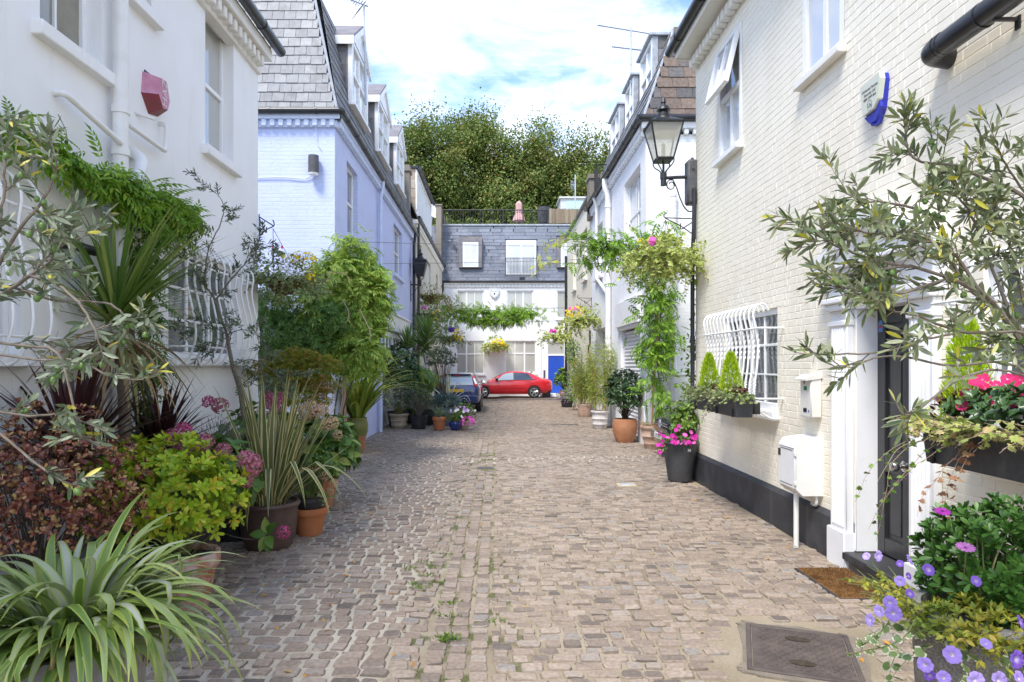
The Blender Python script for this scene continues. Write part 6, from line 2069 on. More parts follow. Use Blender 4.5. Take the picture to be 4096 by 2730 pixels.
def red_car():
 O=A(-1.64,36.05,0)
 th=thing('parked_car','shiny red four door coupe saloon parked across the end of the lane','car',O+A(2,0,0))
 sc=1.0
 T=(O,np.array([[1,0,0],[0,1,0],[0,0,1]],float))
 st=[(0,.55,.30,.62,.30,.66),(.12,.78,.22,.70,.5,.74),(.5,.86,.20,.80,.6,.85),(1.0,.88,.20,.87,.66,.93),(1.35,.885,.20,.90,.68,.99),(1.75,.885,.20,.92,.62,1.20),(2.1,.885,.20,.935,.57,1.355),(2.5,.885,.20,.945,.55,1.42),(2.9,.885,.20,.955,.55,1.42),(3.3,.885,.20,.965,.56,1.36),(3.7,.885,.21,.975,.60,1.22),(4.05,.88,.23,.975,.64,1.065),(4.35,.85,.27,.94,.62,1.02),(4.55,.76,.34,.86,.58,.95),(4.63,.62,.42,.78,.5,.84)]
 wh=[(.95,.325),(3.65,.325)]
 dk=M_TRIM
 pats=[
  ('side_window',(-1,1),(lambda t:1.62+(t-5.1)*.22,2.55,5.12,6.85,.012,10,5),M_CGLASSL),
  ('side_window',(-1,1),(2.62,lambda t:3.62-(t-5.1)*.16,5.12,6.85,.012,10,5),M_CGLASS),
  ('windscreen',(-1,1),(lambda t:1.42,lambda t:2.0,7.6,10,.012,8,5),M_CGLASSL),
  ('rear_window',(-1,1),(3.25,3.98,7.7,10,.012,8,5),M_CGLASS),
  ('window_trim',(-1,1),[(1.5,3.75,5.0,5.12,.014,14,1),(2.55,2.62,5.12,6.85,.013,2,5),(3.28,3.3,5.12,6.6,.016,1,4)],dk),
  ('door_seam',(-1,1),[(1.22,1.232,2.1,5.0,.006,1,8),(2.545,2.557,2.1,5.0,.006,1,8),(3.46,3.472,3.2,5.0,.006,1,6)],dk),
  ('side_skirt',(-1,1),(1.35,3.25,1.4,2.1,.015,10,2),M_RED),
  ('tail_lamp',(-1,1),(4.36,4.60,3.9,4.75,.012,4,3),M_TAIL),
  ('diffuser',(-1,1),(4.40,4.62,.6,1.9,.012,4,3),dk),
  ('crease',(-1,1),(1.9,3.2,2.80,2.95,.012,10,1),M_RED),
 ]
 surf,patch=car(th,T,st,M_RED,wh,M_CGLASS,dk,dict(w=.89,patches=pats))
 for sg in(-1,1):
  mi=MB(T);p=surf(1.62,5.1)*A(1,sg,1);mi.box(p[0]-.02,p[0]+.12,min(p[1],p[1]+sg*.2),max(p[1],p[1]+sg*.2),p[2]+.02,p[2]+.16,.04);part('mirror',mi,dk,th)
  for x in(2.36,3.28):
   h=MB(T);p=surf(x,4.2)*A(1,sg,1);h.box(p[0]-.11,p[0]+.11,p[1]-.02,p[1]+.03,p[2]-.02,p[2]+.02,.012);part('door_handle',h,M_RED,th)
 a=MB(T);a.prism([(0,0),(.16,0),(.14,.09)],(3.45,0,1.33),(1,0,0),(0,0,1),(0,1,0),.02);part('aerial_fin',a,M_TRIM,th)
red_car()
HATCH=[(0,.60,.30,.60,.32,.66),(.15,.80,.22,.72,.52,.78),(.5,.87,.20,.84,.62,.90),(.95,.90,.20,.92,.68,.99),(1.2,.905,.20,.95,.70,1.06),(1.6,.905,.20,.97,.66,1.28),(1.95,.905,.20,.98,.62,1.42),(2.4,.905,.20,.985,.61,1.485),(2.9,.905,.20,.99,.61,1.48),(3.4,.905,.21,1.0,.61,1.45),(3.8,.90,.23,1.0,.62,1.40),(4.0,.88,.26,.985,.63,1.30),(4.18,.84,.30,.96,.68,1.12),(4.28,.80,.34,.90,.70,.985),(4.34,.72,.40,.80,.60,.86)]
def hatch_patches(paint):
 return[
  ('side_window',(-1,1),(lambda t:1.5+(t-5.1)*.22,2.42,5.12,6.85,.012,10,5),M_CGLASS),
  ('side_window',(-1,1),(2.50,3.30,5.12,6.85,.012,10,5),M_CGLASS),
  ('side_window',(-1,1),(3.36,lambda t:3.78-(t-5.1)*.06,5.12,6.75,.012,6,5),M_CGLASS),
  ('windscreen',(-1,1),(1.30,1.9,7.6,10,.012,8,5),M_CGLASS),
  ('door_seam',(-1,1),[(1.18,1.19,2.1,5.0,.006,1,8),(2.44,2.452,2.1,5.0,.006,1,8),(3.35,3.362,3.2,5.0,.006,1,6)],M_TRIM),
  ('window_trim',(-1,1),[(1.4,3.85,5.0,5.12,.014,14,1)],M_TRIM),
 ]
def navy_car():
 O=A(-1.47,29.1,0)
 th=thing('parked_car','dark navy blue five door hatchback seen from its tail with yellow plate','car',A(-1.47,27,0))
 T=(O,np.array([[0,1,0],[-1,0,0],[0,0,1]],float))
 surf,patch=car(th,T,HATCH,M_NAVY,[(.92,.32),(3.56,.32)],M_CGLASS,M_TRIM,dict(w=.905,patches=hatch_patches(M_NAVY)))
 yt=lambda z:np.interp(z,[.4,.8,.9,.985,1.12,1.30,1.40],[4.34,4.345,4.33,4.29,4.19,4.03,3.86])
 def tail_patch(name,pts,m,off=.012,th_=th):
  b=MB(T)
  rows=sorted(set(z for _,z in pts))
  V=[(yt(z)+off,x,z)for x,z in pts]
  b.add(V,np.array([list(range(len(pts)))]));return part(name,b,m,th_,smooth=False)
 g=MB(T)
 zs=np.linspace(1.02,1.385,7);V=[]
 for z in zs:
  hw=np.interp(z,[1.02,1.385],[.62,.53])
  for x in(-hw,hw):V.append((yt(z)+.025,x,z))
 g.add(V,np.array([[2*i,2*i+1,2*i+3,2*i+2]for i in range(6)]));part('rear_window',g,M_CGLASSL,th)
 for sg in(-1,1):
  l=MB(T);V=[]
  zs=np.linspace(.98,1.38,7)
  for z in zs:
   a,b=np.interp(z,[.98,1.38],[.66,.55]),np.interp(z,[.98,1.38],[.80,.635])
   V+=[(yt(z)+.03,sg*a,z),(yt(z)-.05,sg*b,z)]
  l.add(V,np.array([[2*i,2*i+1,2*i+3,2*i+2]for i in range(6)]));part('tail_lamp',l,M_TAIL,th)
  l=MB(T);V=[(yt(z)+.036,sg*a,z)for z,a in((1.06,.68),(1.06,.76),(1.28,.66),(1.28,.60))];l.add(V,np.array([[0,1,2,3]]));part('reversing_lamp',l,M_WPAINT,th,smooth=False)
  r=MB(T);r.box(4.30,4.37,min(sg*.50,sg*.72),max(sg*.50,sg*.72),.44,.55,.02);part('reflector',r,M_TAIL,th)
  mi=MB(T);p=surf(1.45,5.1)*A(1,sg,1);mi.box(p[0]-.05,p[0]+.1,min(p[1],p[1]+sg*.24),max(p[1],p[1]+sg*.24),p[2]+.0,p[2]+.17,.05);part('mirror',mi,M_CHROME,th)
 bp=MB(T);bp.box(4.20,4.40,-.80,.80,.36,.66,.07);part('bumper',bp,M_NAVY,th)
 pl=MB(T);pl.box(4.335,4.355,-.27,.25,.76,.875,.006);pp=part('number_plate',pl,mat('yellow_plate',(.75,.45,.02),.5),th)
 Rt=T[1]@np.array([[0,0,1],[1,0,0],[0,1,0]],float)
 lettering('lettering','X',pp,T[0]+T[1]@A(4.357,.08,.817),Rt,.11,M_BLACK)
 lettering('badge','STYLE',th,T[0]+T[1]@A(4.352,.52,.80),Rt,.045,M_CHROME)
 lettering('badge','1.6',th,T[0]+T[1]@A(4.352,.56,.74),Rt,.04,M_CHROME)
 w=MB(T);w.box(3.80,4.03,-.52,.52,1.40,1.44,.015);part('spoiler',w,M_NAVY,th)
 w=MB(T);w.box(3.98,4.03,-.12,.12,1.375,1.398,.004);part('brake_light',w,M_TAIL,th)
 w=MB(T);w.tube([(4.23,-.3,1.03),(4.10,.15,1.10)],.01,5);part('wiper',w,M_TRIM,th)
 w=MB(T);w.tube([(3.6,0,1.45),(3.72,0,1.72)],.006,5);part('aerial',w,M_TRIM,th)
navy_car()
def black_car():
 O=A(3.14,12.75,0)
 th=thing('parked_car','black hatchback nosing out of the parking bay behind the grey planter','car',A(5,12.75,0))
 T=(O,np.array([[1,0,0],[0,1,0],[0,0,1]],float))
 surf,patch=car(th,T,HATCH,M_CARBLK,[(.92,.32),(3.56,.32)],M_CGLASS,M_TRIM,dict(w=.905,patches=hatch_patches(M_CARBLK)))
 b=MB(T);b.box(-.03,.3,-.72,.72,.28,.56,.08);part('bumper',b,M_CARBLK,th)
 g=MB(T);g.box(.02,.14,-.50,.50,.60,.72,.02);gr=part('grille',g,M_TRIM,th)
 s=MB(T)
 for z in(.635,.685):s.box(.005,.02,-.48,.48,z-.006,z+.006,.002)
 part('grille_bar',s,M_CHROME,gr)
 e=MB(T);t=np.linspace(0,2*pi,24);e.tube(np.stack([np.full(24,-.005),.075*np.cos(t),.67+.075*np.sin(t)],-1),.009,6)
 for q in([(-.052,.05),(-.02,-.04),(0,.01),(.02,-.04),(.052,.05)],[(-.024,.068),(0,.02),(.024,.068)]):e.tube([(-.005,a,.67+c)for a,c in q],.007,5)
 part('emblem',e,M_CHROME,th)
 for sg in(-1,1):
  l=MB(T);l.add([(.04,sg*.52,.60),(.10,sg*.70,.62),(.42,sg*.83,.72),(.36,sg*.72,.80),(.10,sg*.55,.72)],np.array([[0,1,2,3,4]]));part('headlight',l,M_CHROME,th,smooth=False)
  mi=MB(T);p=surf(1.45,5.1)*A(1,sg,1);mi.box(p[0]-.05,p[0]+.1,min(p[1],p[1]+sg*.24),max(p[1],p[1]+sg*.24),p[2]+.0,p[2]+.17,.05);part('mirror',mi,M_CARBLK,th)
 p=MB(T);p.box(-.05,-.03,-.26,.26,.38,.49,.005);pp=part('number_plate',p,M_WPAINT,th)
 R=T[1]@np.array([[0,0,-1],[-1,0,0],[0,1,0]],float)
 lettering('lettering','L59 CVR',pp,T[0]+T[1]@A(-.052,0,.435),R,.10,M_BLACK)
black_car()
def camera_dome():
 c=A(-3.5,5.35,2.80)
 th=thing('security_camera','small black security camera on the white rendered wall behind the cabbage tree','security camera',c)
 b=MB();b.lathe([(.07,0),(.075,.03),(.06,.10),(.03,.13),(.001,.135)],c,16,axis=(1,0,0));part('housing',b,M_BLACK,th)
 a=MB();a.tube(bent([c+A(.1,0,.0),c+A(.16,.03,-.05),c+A(.17,.12,-.06)],3,.03),.022,8);a.tube([c+A(.16,-.02,-.06),c+A(.17,.17,-.065)],.04,12);part('lens_barrel',a,M_BLACK,th)
camera_dome()
def wires():
 m=M_GREYBOX
 for(a,b,sag,lab)in(((-3.1,14.2,4.42),(3.3,15.0,4.45),.03,'upper thin wire strung across the lane from the blue house'),((-3.1,18.0,3.92+.6),(3.3,17.0,4.52),.03,'lower thin wire strung across the lane to the white brick house')):
  a,b=A(*a),A(*b)
  mid=(a+b)/2-A(0,0,sag)
  w=MB();w.tube(smooth_path([a,mid,b],20),.005,4)
  solo('wire',w,m,lab,'wire','wires across the lane',loc=mid)
wires()
# ------------------------------------------------------------------ plant materials
M_BARK=mat('grey_brown_bark',(.20,.165,.13),.9,(.12,.095,.07),20,bump=(40,.6,.006))
M_TWIG=mat('grey_twig',(.20,.165,.13),.85,(.12,.095,.07),30)
M_BARKD=mat('dark_bark',(.09,.07,.05),.9,(.05,.04,.03),8)
M_GSTEM=mat('green_stem',(.13,.18,.05),.6,(.20,.16,.06),12)
M_SOIL=mat('potting_soil',(.045,.033,.022),.95,(.09,.065,.04),40,bump=(60,.8,.02))
L_OLIVE=leafmat('olive_leaf',[(0,(.08,.115,.055)),(.35,(.135,.175,.095)),(.7,(.21,.245,.155)),(.93,(.33,.36,.26)),(.955,(.50,.43,.05)),(1,(.55,.50,.08))],.42,.18,spec=.45)
L_OLIVER=leafmat('olive_leaf_warm',[(0,(.10,.135,.055)),(.35,(.165,.205,.085)),(.7,(.25,.285,.15)),(.93,(.38,.40,.25)),(.955,(.55,.50,.05)),(1,(.62,.58,.08))],.42,.22,spec=.45)
L_OLIVES=leafmat('small_olive_leaf',[(0,(.045,.07,.03)),(.5,(.085,.12,.055)),(1,(.18,.215,.13))],.45,.15,spec=.4)
M_FRUIT=mat('green_olive',(.09,.17,.035),.4,(.15,.24,.06),30,spec=.5)
L_WIST=leafmat('wisteria_leaf',[(0,(.09,.20,.012)),(.4,(.16,.32,.02)),(.75,(.25,.42,.035)),(1,(.36,.50,.06))],.5,.35)
L_WISTD=leafmat('wisteria_leaf_painted_shade',[(0,(.05,.12,.012)),(.5,(.09,.20,.018)),(1,(.15,.29,.03))],.5,.3)  # darker copy of the wisteria leaf, shade put into its colour
L_WISTP=leafmat('pale_wisteria_leaf',[(0,(.14,.26,.03)),(.4,(.24,.38,.05)),(.8,(.36,.47,.08)),(1,(.44,.50,.12))],.5,.35)
L_DARK=leafmat('dark_green_leaf',[(0,(.03,.07,.02)),(.5,(.05,.11,.03)),(.85,(.08,.155,.045)),(1,(.14,.22,.08))],.3,.12,spec=.5)
L_MID=leafmat('mid_green_leaf',[(0,(.08,.16,.03)),(.5,(.13,.24,.045)),(1,(.23,.34,.09))],.45,.25)
L_LIME=leafmat('lime_choisya_leaf',[(0,(.24,.38,.02)),(.4,(.38,.52,.025)),(.72,(.50,.58,.04)),(.9,(.64,.57,.05)),(1,(.58,.38,.03))],.42,.32,patch=((.20,.36,.02),3.2,.52,.74))
L_RED=leafmat('bronze_red_leaf',[(0,(.06,.02,.017)),(.3,(.16,.045,.032)),(.6,(.30,.10,.065)),(.82,(.42,.20,.09)),(1,(.56,.42,.12))],.35,.2,spec=.5)
L_CORD=leafmat('green_cordyline_leaf',[(0,(.09,.17,.03)),(.4,(.15,.25,.045)),(.8,(.24,.33,.08)),(1,(.38,.42,.11))],.35,.2,tip=((.30,.22,.08),.94))
L_CORDD=leafmat('browned_cordyline_leaf',[(0,(.10,.12,.03)),(.3,(.19,.20,.06)),(.55,(.30,.20,.09)),(.8,(.36,.24,.13)),(1,(.42,.30,.16))],.6,.2,margin=((.40,.25,.12),.40))
L_PURP=leafmat('purple_cordyline_leaf',[(0,(.020,.007,.009)),(.5,(.042,.013,.015)),(.85,(.075,.026,.024)),(1,(.13,.06,.045))],.35,.1,spec=.45)
L_PURPD=leafmat('drooping_purple_leaf',[(0,(.05,.022,.02)),(.5,(.12,.06,.045)),(1,(.24,.14,.09))],.5,.15)
L_AST=leafmat('silver_strap_leaf',[(0,(.13,.22,.035)),(.35,(.20,.29,.075)),(.6,(.30,.36,.17)),(.85,(.46,.49,.38)),(1,(.28,.36,.05))],.38,.22,spec=.5,margin=((.30,.39,.08),.30),tip=((.42,.42,.08),.88))
L_PHOR=leafmat('variegated_flax_leaf',[(0,(.09,.125,.045)),(.5,(.13,.16,.06)),(1,(.20,.205,.085))],.4,.18,margin=((.66,.58,.26),.31),tip=((.28,.20,.06),.95))
L_CYMB=leafmat('arching_strap_leaf',[(0,(.13,.21,.025)),(.4,(.22,.32,.04)),(.8,(.36,.43,.07)),(1,(.52,.50,.10))],.35,.25,tip=((.45,.34,.07),.9))
L_YUC=leafmat('yucca_leaf',[(0,(.09,.17,.04)),(.5,(.15,.26,.055)),(1,(.26,.37,.09))],.4,.15)
L_AGAVE=leafmat('agave_leaf',[(0,(.22,.28,.21)),(1,(.32,.37,.28))],.45,.05,margin=((.72,.63,.28),.30))
L_SPID=leafmat('spider_leaf',[(0,(.16,.24,.10)),(.6,(.28,.34,.17)),(1,(.46,.48,.32))],.45,.2)
L_HYD=leafmat('hydrangea_leaf',[(0,(.05,.12,.02)),(.5,(.09,.19,.03)),(.85,(.16,.27,.045)),(1,(.30,.36,.07))],.45,.25)
L_MAPLE=leafmat('bronze_maple_leaf',[(0,(.13,.17,.012)),(.5,(.22,.26,.02)),(.8,(.30,.27,.03)),(1,(.42,.22,.07))],.5,.35,patch=((.36,.19,.08),2.2,.54,.74))
L_IVYV=leafmat('variegated_ivy_leaf',[(0,(.22,.34,.04)),(.5,(.36,.46,.08)),(1,(.52,.57,.14))],.42,.28,margin=((.74,.74,.34),.30))
L_IVYG=leafmat('cream_ivy_leaf',[(0,(.10,.18,.04)),(.5,(.16,.25,.06)),(1,(.40,.44,.18))],.42,.2,margin=((.52,.52,.30),.34))
L_IVYA=leafmat('golden_ivy_leaf',[(0,(.25,.33,.07)),(.5,(.36,.42,.10)),(.85,(.46,.44,.16)),(1,(.50,.30,.16))],.42,.2,margin=((.55,.52,.24),.36))
L_IVYR=leafmat('reddened_ivy_leaf',[(0,(.28,.13,.07)),(.5,(.42,.22,.12)),(1,(.48,.34,.18))],.45,.2)
L_CLIMB=leafmat('climber_leaf',[(0,(.08,.16,.02)),(.5,(.13,.24,.03)),(1,(.22,.33,.05))],.4,.25,spec=.5)
L_GREY=leafmat('grey_lavender_leaf',[(0,(.13,.16,.12)),(.5,(.20,.23,.18)),(1,(.29,.32,.26))],.6,.15)
L_BLUEG=leafmat('blue_grey_conifer_leaf',[(0,(.07,.12,.11)),(1,(.15,.21,.20))],.6,.1)
L_BAMB=leafmat('bamboo_leaf',[(0,(.22,.30,.04)),(.5,(.33,.42,.07)),(1,(.50,.52,.15))],.5,.35)
L_CYP=leafmat('gold_cypress_leaf',[(0,(.26,.44,.01)),(.4,(.42,.60,.015)),(.8,(.58,.72,.03)),(1,(.66,.74,.08))],.55,.3)
L_HEU=leafmat('dark_heuchera_leaf',[(0,(.04,.015,.015)),(.6,(.11,.04,.035)),(1,(.24,.11,.09))],.45,.15)
L_RUST=leafmat('rusty_dry_stem',[(0,(.16,.065,.02)),(.6,(.28,.12,.04)),(1,(.40,.22,.08))],.8,.15)
L_FERN=leafmat('wispy_golden_leaf',[(0,(.14,.16,.025)),(.5,(.25,.26,.05)),(1,(.38,.36,.10))],.6,.3)
L_ACID=leafmat('acid_yellow_leaf',[(0,(.40,.45,.03)),(1,(.62,.62,.06))],.45,.35)
L_YELG=leafmat('yellowing_petunia_leaf',[(0,(.18,.25,.03)),(.35,(.34,.37,.04)),(.7,(.52,.46,.05)),(1,(.50,.36,.07))],.5,.3,patch=((.20,.27,.035),4,.48,.66))
L_OSTE=leafmat('osteospermum_leaf',[(0,(.03,.09,.012)),(.5,(.055,.14,.02)),(1,(.10,.21,.035))],.4,.2)
L_TREE=[leafmat('street_tree_leaf',[(0,(.085,.135,.03)),(.4,(.135,.20,.04)),(.75,(.21,.275,.06)),(.93,(.32,.36,.09)),(1,(.44,.30,.10))],.5,.3,patch=((.24,.18,.05),.35,.58,.78)),
   leafmat('pale_tree_leaf',[(0,(.14,.19,.04)),(.5,(.22,.28,.07)),(1,(.34,.36,.12))],.5,.35)]
M_CANE=mat('bamboo_cane',(.50,.31,.10),.5,(.58,.42,.18),10)
M_TERRA=mat('terracotta',(.40,.165,.075),.8,(.46,.22,.115),5,fine=(80,.08),bump=(60,.15,.003))
M_TERRAO=mat('bright_terracotta',(.44,.145,.05),.75,(.48,.18,.07),6,fine=(80,.06))
M_TERRAW=mat('whitened_terracotta',(.36,.13,.075),.85,(.52,.40,.34),9,(.42,.62),streak=((.60,.50,.45),.8),bump=(60,.2,.004))
M_TERRAP=mat('pale_terracotta',(.42,.26,.185),.85,(.52,.40,.32),5,(.4,.7),streak=((.30,.20,.14),.5))
M_BROWNG=mat('brown_glazed_pot',(.085,.052,.043),.45,(.12,.075,.06),6,fine=(120,.12))
M_WHITEP=mat('limewashed_pot',(.62,.60,.58),.85,(.45,.40,.36),7,(.45,.7),streak=((.36,.30,.26),.6))
M_GREENG=mat('mossy_green_glaze',(.13,.15,.03),.35,(.22,.22,.06),6)
M_BLKPOT=mat('black_plastic_pot',(.022,.022,.023),.5,(.035,.035,.036),8)
M_CHARP=mat('charcoal_planter',(.050,.051,.055),.55,(.065,.066,.07),30,fine=(300,.12))
M_BLUEP=mat('cobalt_glazed_pot',(.012,.03,.16),.2,coat=.6)
M_BEIGEP=mat('beige_stone_pot',(.36,.30,.21),.85,(.28,.23,.16),8)
M_GREYP=mat('weathered_grey_pot',(.34,.34,.35),.8,(.22,.20,.19),7,(.42,.66),streak=((.16,.13,.11),.6))
M_STONEP=mat('pitted_stone_planter',(.30,.28,.245),.9,(.20,.185,.16),6,fine=(110,.38),bump=(120,.9,.01))
F_PET=petalmat('violet_petunia',(.36,.25,.68),(.72,.68,.58),.22)
F_PETD=petalmat('deep_violet_petunia',(.24,.12,.56),(.55,.48,.66),.35)
F_PETL=petalmat('lilac_petunia',(.48,.36,.78),(.85,.82,.80),.18)
F_MAG=petalmat('magenta_petunia',(.70,.03,.42),(.85,.45,.65),.15)
F_PINK=petalmat('pink_petunia',(.78,.14,.52),(.88,.55,.70),.2)
F_IMP=petalmat('hot_pink_impatiens',(.80,.035,.19),(.88,.30,.45),.16)
F_OSTE=petalmat('mauve_daisy',(.62,.22,.56),(.30,.06,.30),.2)
F_OSTD=petalmat('purple_daisy',(.36,.03,.34),(.10,.02,.12),.2)
F_HYD=petalmat('dusky_pink_hydrangea',(.44,.13,.20),(.52,.33,.22),.3,.25,.35)
F_HYDR=petalmat('deep_pink_hydrangea',(.50,.07,.20),(.42,.20,.16),.3,.25,.3)
F_HYDC=petalmat('cream_pink_hydrangea',(.66,.36,.28),(.52,.50,.20),.5,.3,.25)
F_YEL=petalmat('yellow_bidens',(.88,.64,.01),(.80,.40,.01),.3)
F_WHITE=petalmat('white_petal',(.82,.82,.78),(.70,.74,.40),.2,vary=.05)
F_LAV=petalmat('lavender_petal',(.52,.30,.66),(.70,.60,.60),.2)
F_PURP=petalmat('indigo_petal',(.10,.04,.34),(.2,.1,.3),.2)
ME_PET=petunia_mesh('petunia',F_PET);ME_PETD=petunia_mesh('petunia',F_PETD);ME_PETL=petunia_mesh('petunia',F_PETL)
ME_MAG=petunia_mesh('petunia',F_MAG,depth=.3);ME_PNK=petunia_mesh('petunia',F_PINK,depth=.3)
ME_LAV=petunia_mesh('petunia',F_LAV,depth=.3);ME_WHT=petunia_mesh('petunia',F_WHITE,depth=.3);ME_IND=petunia_mesh('petunia',F_PURP,depth=.3)
ME_IMP=bloom_mesh('impatiens',F_IMP);ME_YEL=bloom_mesh('bidens',F_YEL,5,.05);ME_STAR=bloom_mesh('star_flower',F_WHITE,5,.1)
ME_OST=daisy_mesh('daisy',F_OSTE);ME_OSD=daisy_mesh('daisy',F_OSTD,14,-.05)
ME_HYD=hydrangea_mesh('hydrangea',F_HYD);ME_HYDR=hydrangea_mesh('hydrangea',F_HYDR,55);ME_HYDC=hydrangea_mesh('hydrangea',F_HYDC,50)
def fruit_mesh():
 mb=MB();mb.lathe([(.001,-1),(.45,-.88),(.72,-.5),(.78,0),(.68,.5),(.42,.85),(.001,1)],(0,0,0),10,caps=False)
 me=mb.mesh('olive');me.materials.append(M_FRUIT);return me
ME_FRUIT=fruit_mesh()
def flowers(th,me,pts,dirs,r,name='flower',jit=.2):
 for p,d in zip(pts,dirs):
  put(name,me,th,p,face_rot(nrmz(np.asarray(d)+rng.normal(0,jit,3)),rng.uniform(0,6)),r*rng.uniform(.8,1.15))
# ------------------------------------------------------------------ olive trees
def px_path(P):
 return[PY(*p)for p in P]
def olive(name,label,root,trunk,branches,L,tl,n,mleaf,fruits,r0=.012,sp=.03,pot=None,ratio=.27):
 th=thing(name,label,'olive tree',root)
 wood=MB();Q=[];FR=[]
 wood.tube(smooth_path(trunk,18),np.linspace(.04 if L>.05 else .03,r0*1.1,18),10)
 for br in branches:
  P=px_path(br['p'])
  olive_branch(wood,Q,P,br.get('r',r0)*(.7 if L<.055 else 1),.002,int(br.get('n',n)*(1.35 if mleaf is L_OLIVER else 1.15)),br.get('tl',tl),L,sp,br.get('sub',2),(FR,fruits),br.get('up',.25),br.get('t0',.1))
 part('trunk',wood,M_TWIG,th)
 f=MB();flush(f,T_OLIVE,Q,ratio)
 part('foliage',f,mleaf,th,angle=180)
 for p in FR[:60]:
  put('olive_fruit',ME_FRUIT,th,p,face_rot(A(0,0,1)+rng.normal(0,.3,3)),rng.uniform(.0085,.012))
 if pot:add_pot(th,root,*pot)
 return th
def olive_left():
 olive('olive_tree','tall silvery olive tree with green fruit, nearest the white rendered house',A(-2.1,1.95,0),[(-2.1,1.95,.4),(-2.05,1.95,.9),(-1.95,1.95,1.4),PY(-280,1400,1.95)],[
  dict(p=[(-280,1400,1.95),(-120,1260,1.95),(0,1180,1.95),(120,1105,1.98),(200,1045,2.0),(240,900,2.0)],r=.014,n=7),
  dict(p=[(-150,1290,1.95),(-20,1080,1.9),(70,930,1.85),(170,800,1.85),(224,678,1.85),(190,500,1.85)],r=.010,n=8),
  dict(p=[(-100,1250,1.95),(-40,1000,1.95),(10,820,2.0),(20,640,2.0),(-5,480,2.0)],r=.009,n=6),
  dict(p=[(120,1105,1.98),(230,1140,1.9),(321,1220,1.85),(367,1289,1.8),(402,1386,1.8),(425,1450,1.8)],r=.007,n=4,tl=.12),
  dict(p=[(60,1150,1.98),(218,1200,1.95),(430,1214,1.9),(516,1277,1.88),(610,1310,1.86)],r=.006,n=5,tl=.11),
  dict(p=[(120,1105,1.98),(210,1010,2.0),(300,960,2.0),(400,920,2.0)],r=.005,n=4,tl=.15),
  dict(p=[(-280,1420,1.95),(-100,1370,1.95),(100,1385,1.9),(230,1410,1.86),(280,1554,1.83),(300,1660,1.8),(337,1750,1.8),(400,1780,1.78)],r=.008,n=5,tl=.12),
  dict(p=[(-280,1500,1.95),(-100,1640,1.9),(0,1648,1.88),(140,1666,1.84),(262,1652,1.82),(336,1690,1.8),(420,1727,1.8)],r=.007,n=4,tl=.10),
  dict(p=[(-280,1560,1.95),(-60,1690,1.8),(80,1802,1.78),(160,1867,1.76),(262,1933,1.74),(325,1935,1.74)],r=.006,n=3,tl=.09),
  dict(p=[(0,1420,1.9),(160,1440,1.88),(300,1440,1.86),(430,1500,1.84),(560,1520,1.84),(640,1480,1.84)],r=.005,n=4,tl=.10),
 ],.047,.15,8,L_OLIVE,.6,sp=.022,pot=('tub',.26,.2,.42,M_BLKPOT,M_SOIL),ratio=.25)
olive_left()
def olive_right():
 olive('olive_tree','spreading olive tree with many green fruit reaching across the cream house door',A(2.15,1.85,0),[(2.15,1.85,.4),(2.05,1.85,.9),(1.9,1.85,1.4),PY(4330,1600,1.85)],[
  dict(p=[(4330,1600,1.85),(4180,1450,1.85),(4096,1386,1.85),(3995,1246,1.85),(3918,1170,1.82),(3797,1112,1.8),(3638,1067,1.78),(3485,1080,1.76),(3420,1100,1.76),(3320,1124,1.76)],r=.013,n=12),
  dict(p=[(4200,1480,1.85),(4096,1329,1.9),(4020,1259,1.92),(3848,1125,1.92),(3752,895,1.9),(3670,844,1.88),(3574,812,1.86),(3440,806,1.84),(3360,750,1.84)],r=.011,n=12),
  dict(p=[(4250,1400,1.85),(4180,1000,1.95),(4096,790,1.95),(3925,710,1.95),(3816,660,1.92),(3689,650,1.9),(3625,596,1.9),(3630,510,1.9)],r=.010,n=14),
  dict(p=[(3638,1067,1.78),(3500,1040,1.76),(3380,1000,1.74),(3280,946,1.74),(3200,890,1.74)],r=.006,n=9),
  dict(p=[(4200,1440,1.85),(4096,1335,1.8),(3848,1329,1.78),(3689,1271,1.76),(3555,1240,1.75),(3440,1195,1.75)],r=.008,n=4,tl=.12),
  dict(p=[(3848,1329,1.78),(3700,1360,1.74),(3555,1405,1.7),(3363,1418,1.7),(3255,1412,1.7),(3230,1390,1.7)],r=.005,n=4,tl=.09,sub=1),
  dict(p=[(4150,1500,1.85),(3990,1450,1.75),(3797,1463,1.7),(3574,1425,1.68),(3446,1450,1.68),(3335,1475,1.68)],r=.006,n=4,tl=.09,sub=1),
  dict(p=[(4150,1520,1.85),(3990,1480,1.66),(3830,1520,1.62),(3700,1620,1.6),(3620,1660,1.6),(3578,1605,1.6)],r=.005,n=3,tl=.08,sub=1),
  dict(p=[(4250,1350,1.9),(4170,900,2.05),(4050,700,2.05),(3980,580,2.0)],r=.008,n=11),
  dict(p=[(4050,1280,1.9),(3940,1000,1.95),(3860,820,1.95),(3780,760,1.95)],r=.007,n=12),
  dict(p=[(3918,1170,1.82),(3800,1000,1.8),(3600,950,1.78),(3460,930,1.76),(3350,900,1.76)],r=.007,n=11),
  dict(p=[(4120,1300,1.9),(4060,1060,1.95),(4020,900,1.95),(3960,820,1.95)],r=.007,n=12),
  dict(p=[(3797,1112,1.8),(3650,1160,1.76),(3560,1180,1.74),(3440,1165,1.72),(3350,1140,1.72)],r=.006,n=7),
 ],.049,.14,9,L_OLIVER,.7,sp=.022,pot=('tub',.26,.2,.42,M_BLKPOT,M_SOIL),ratio=.23)
olive_right()
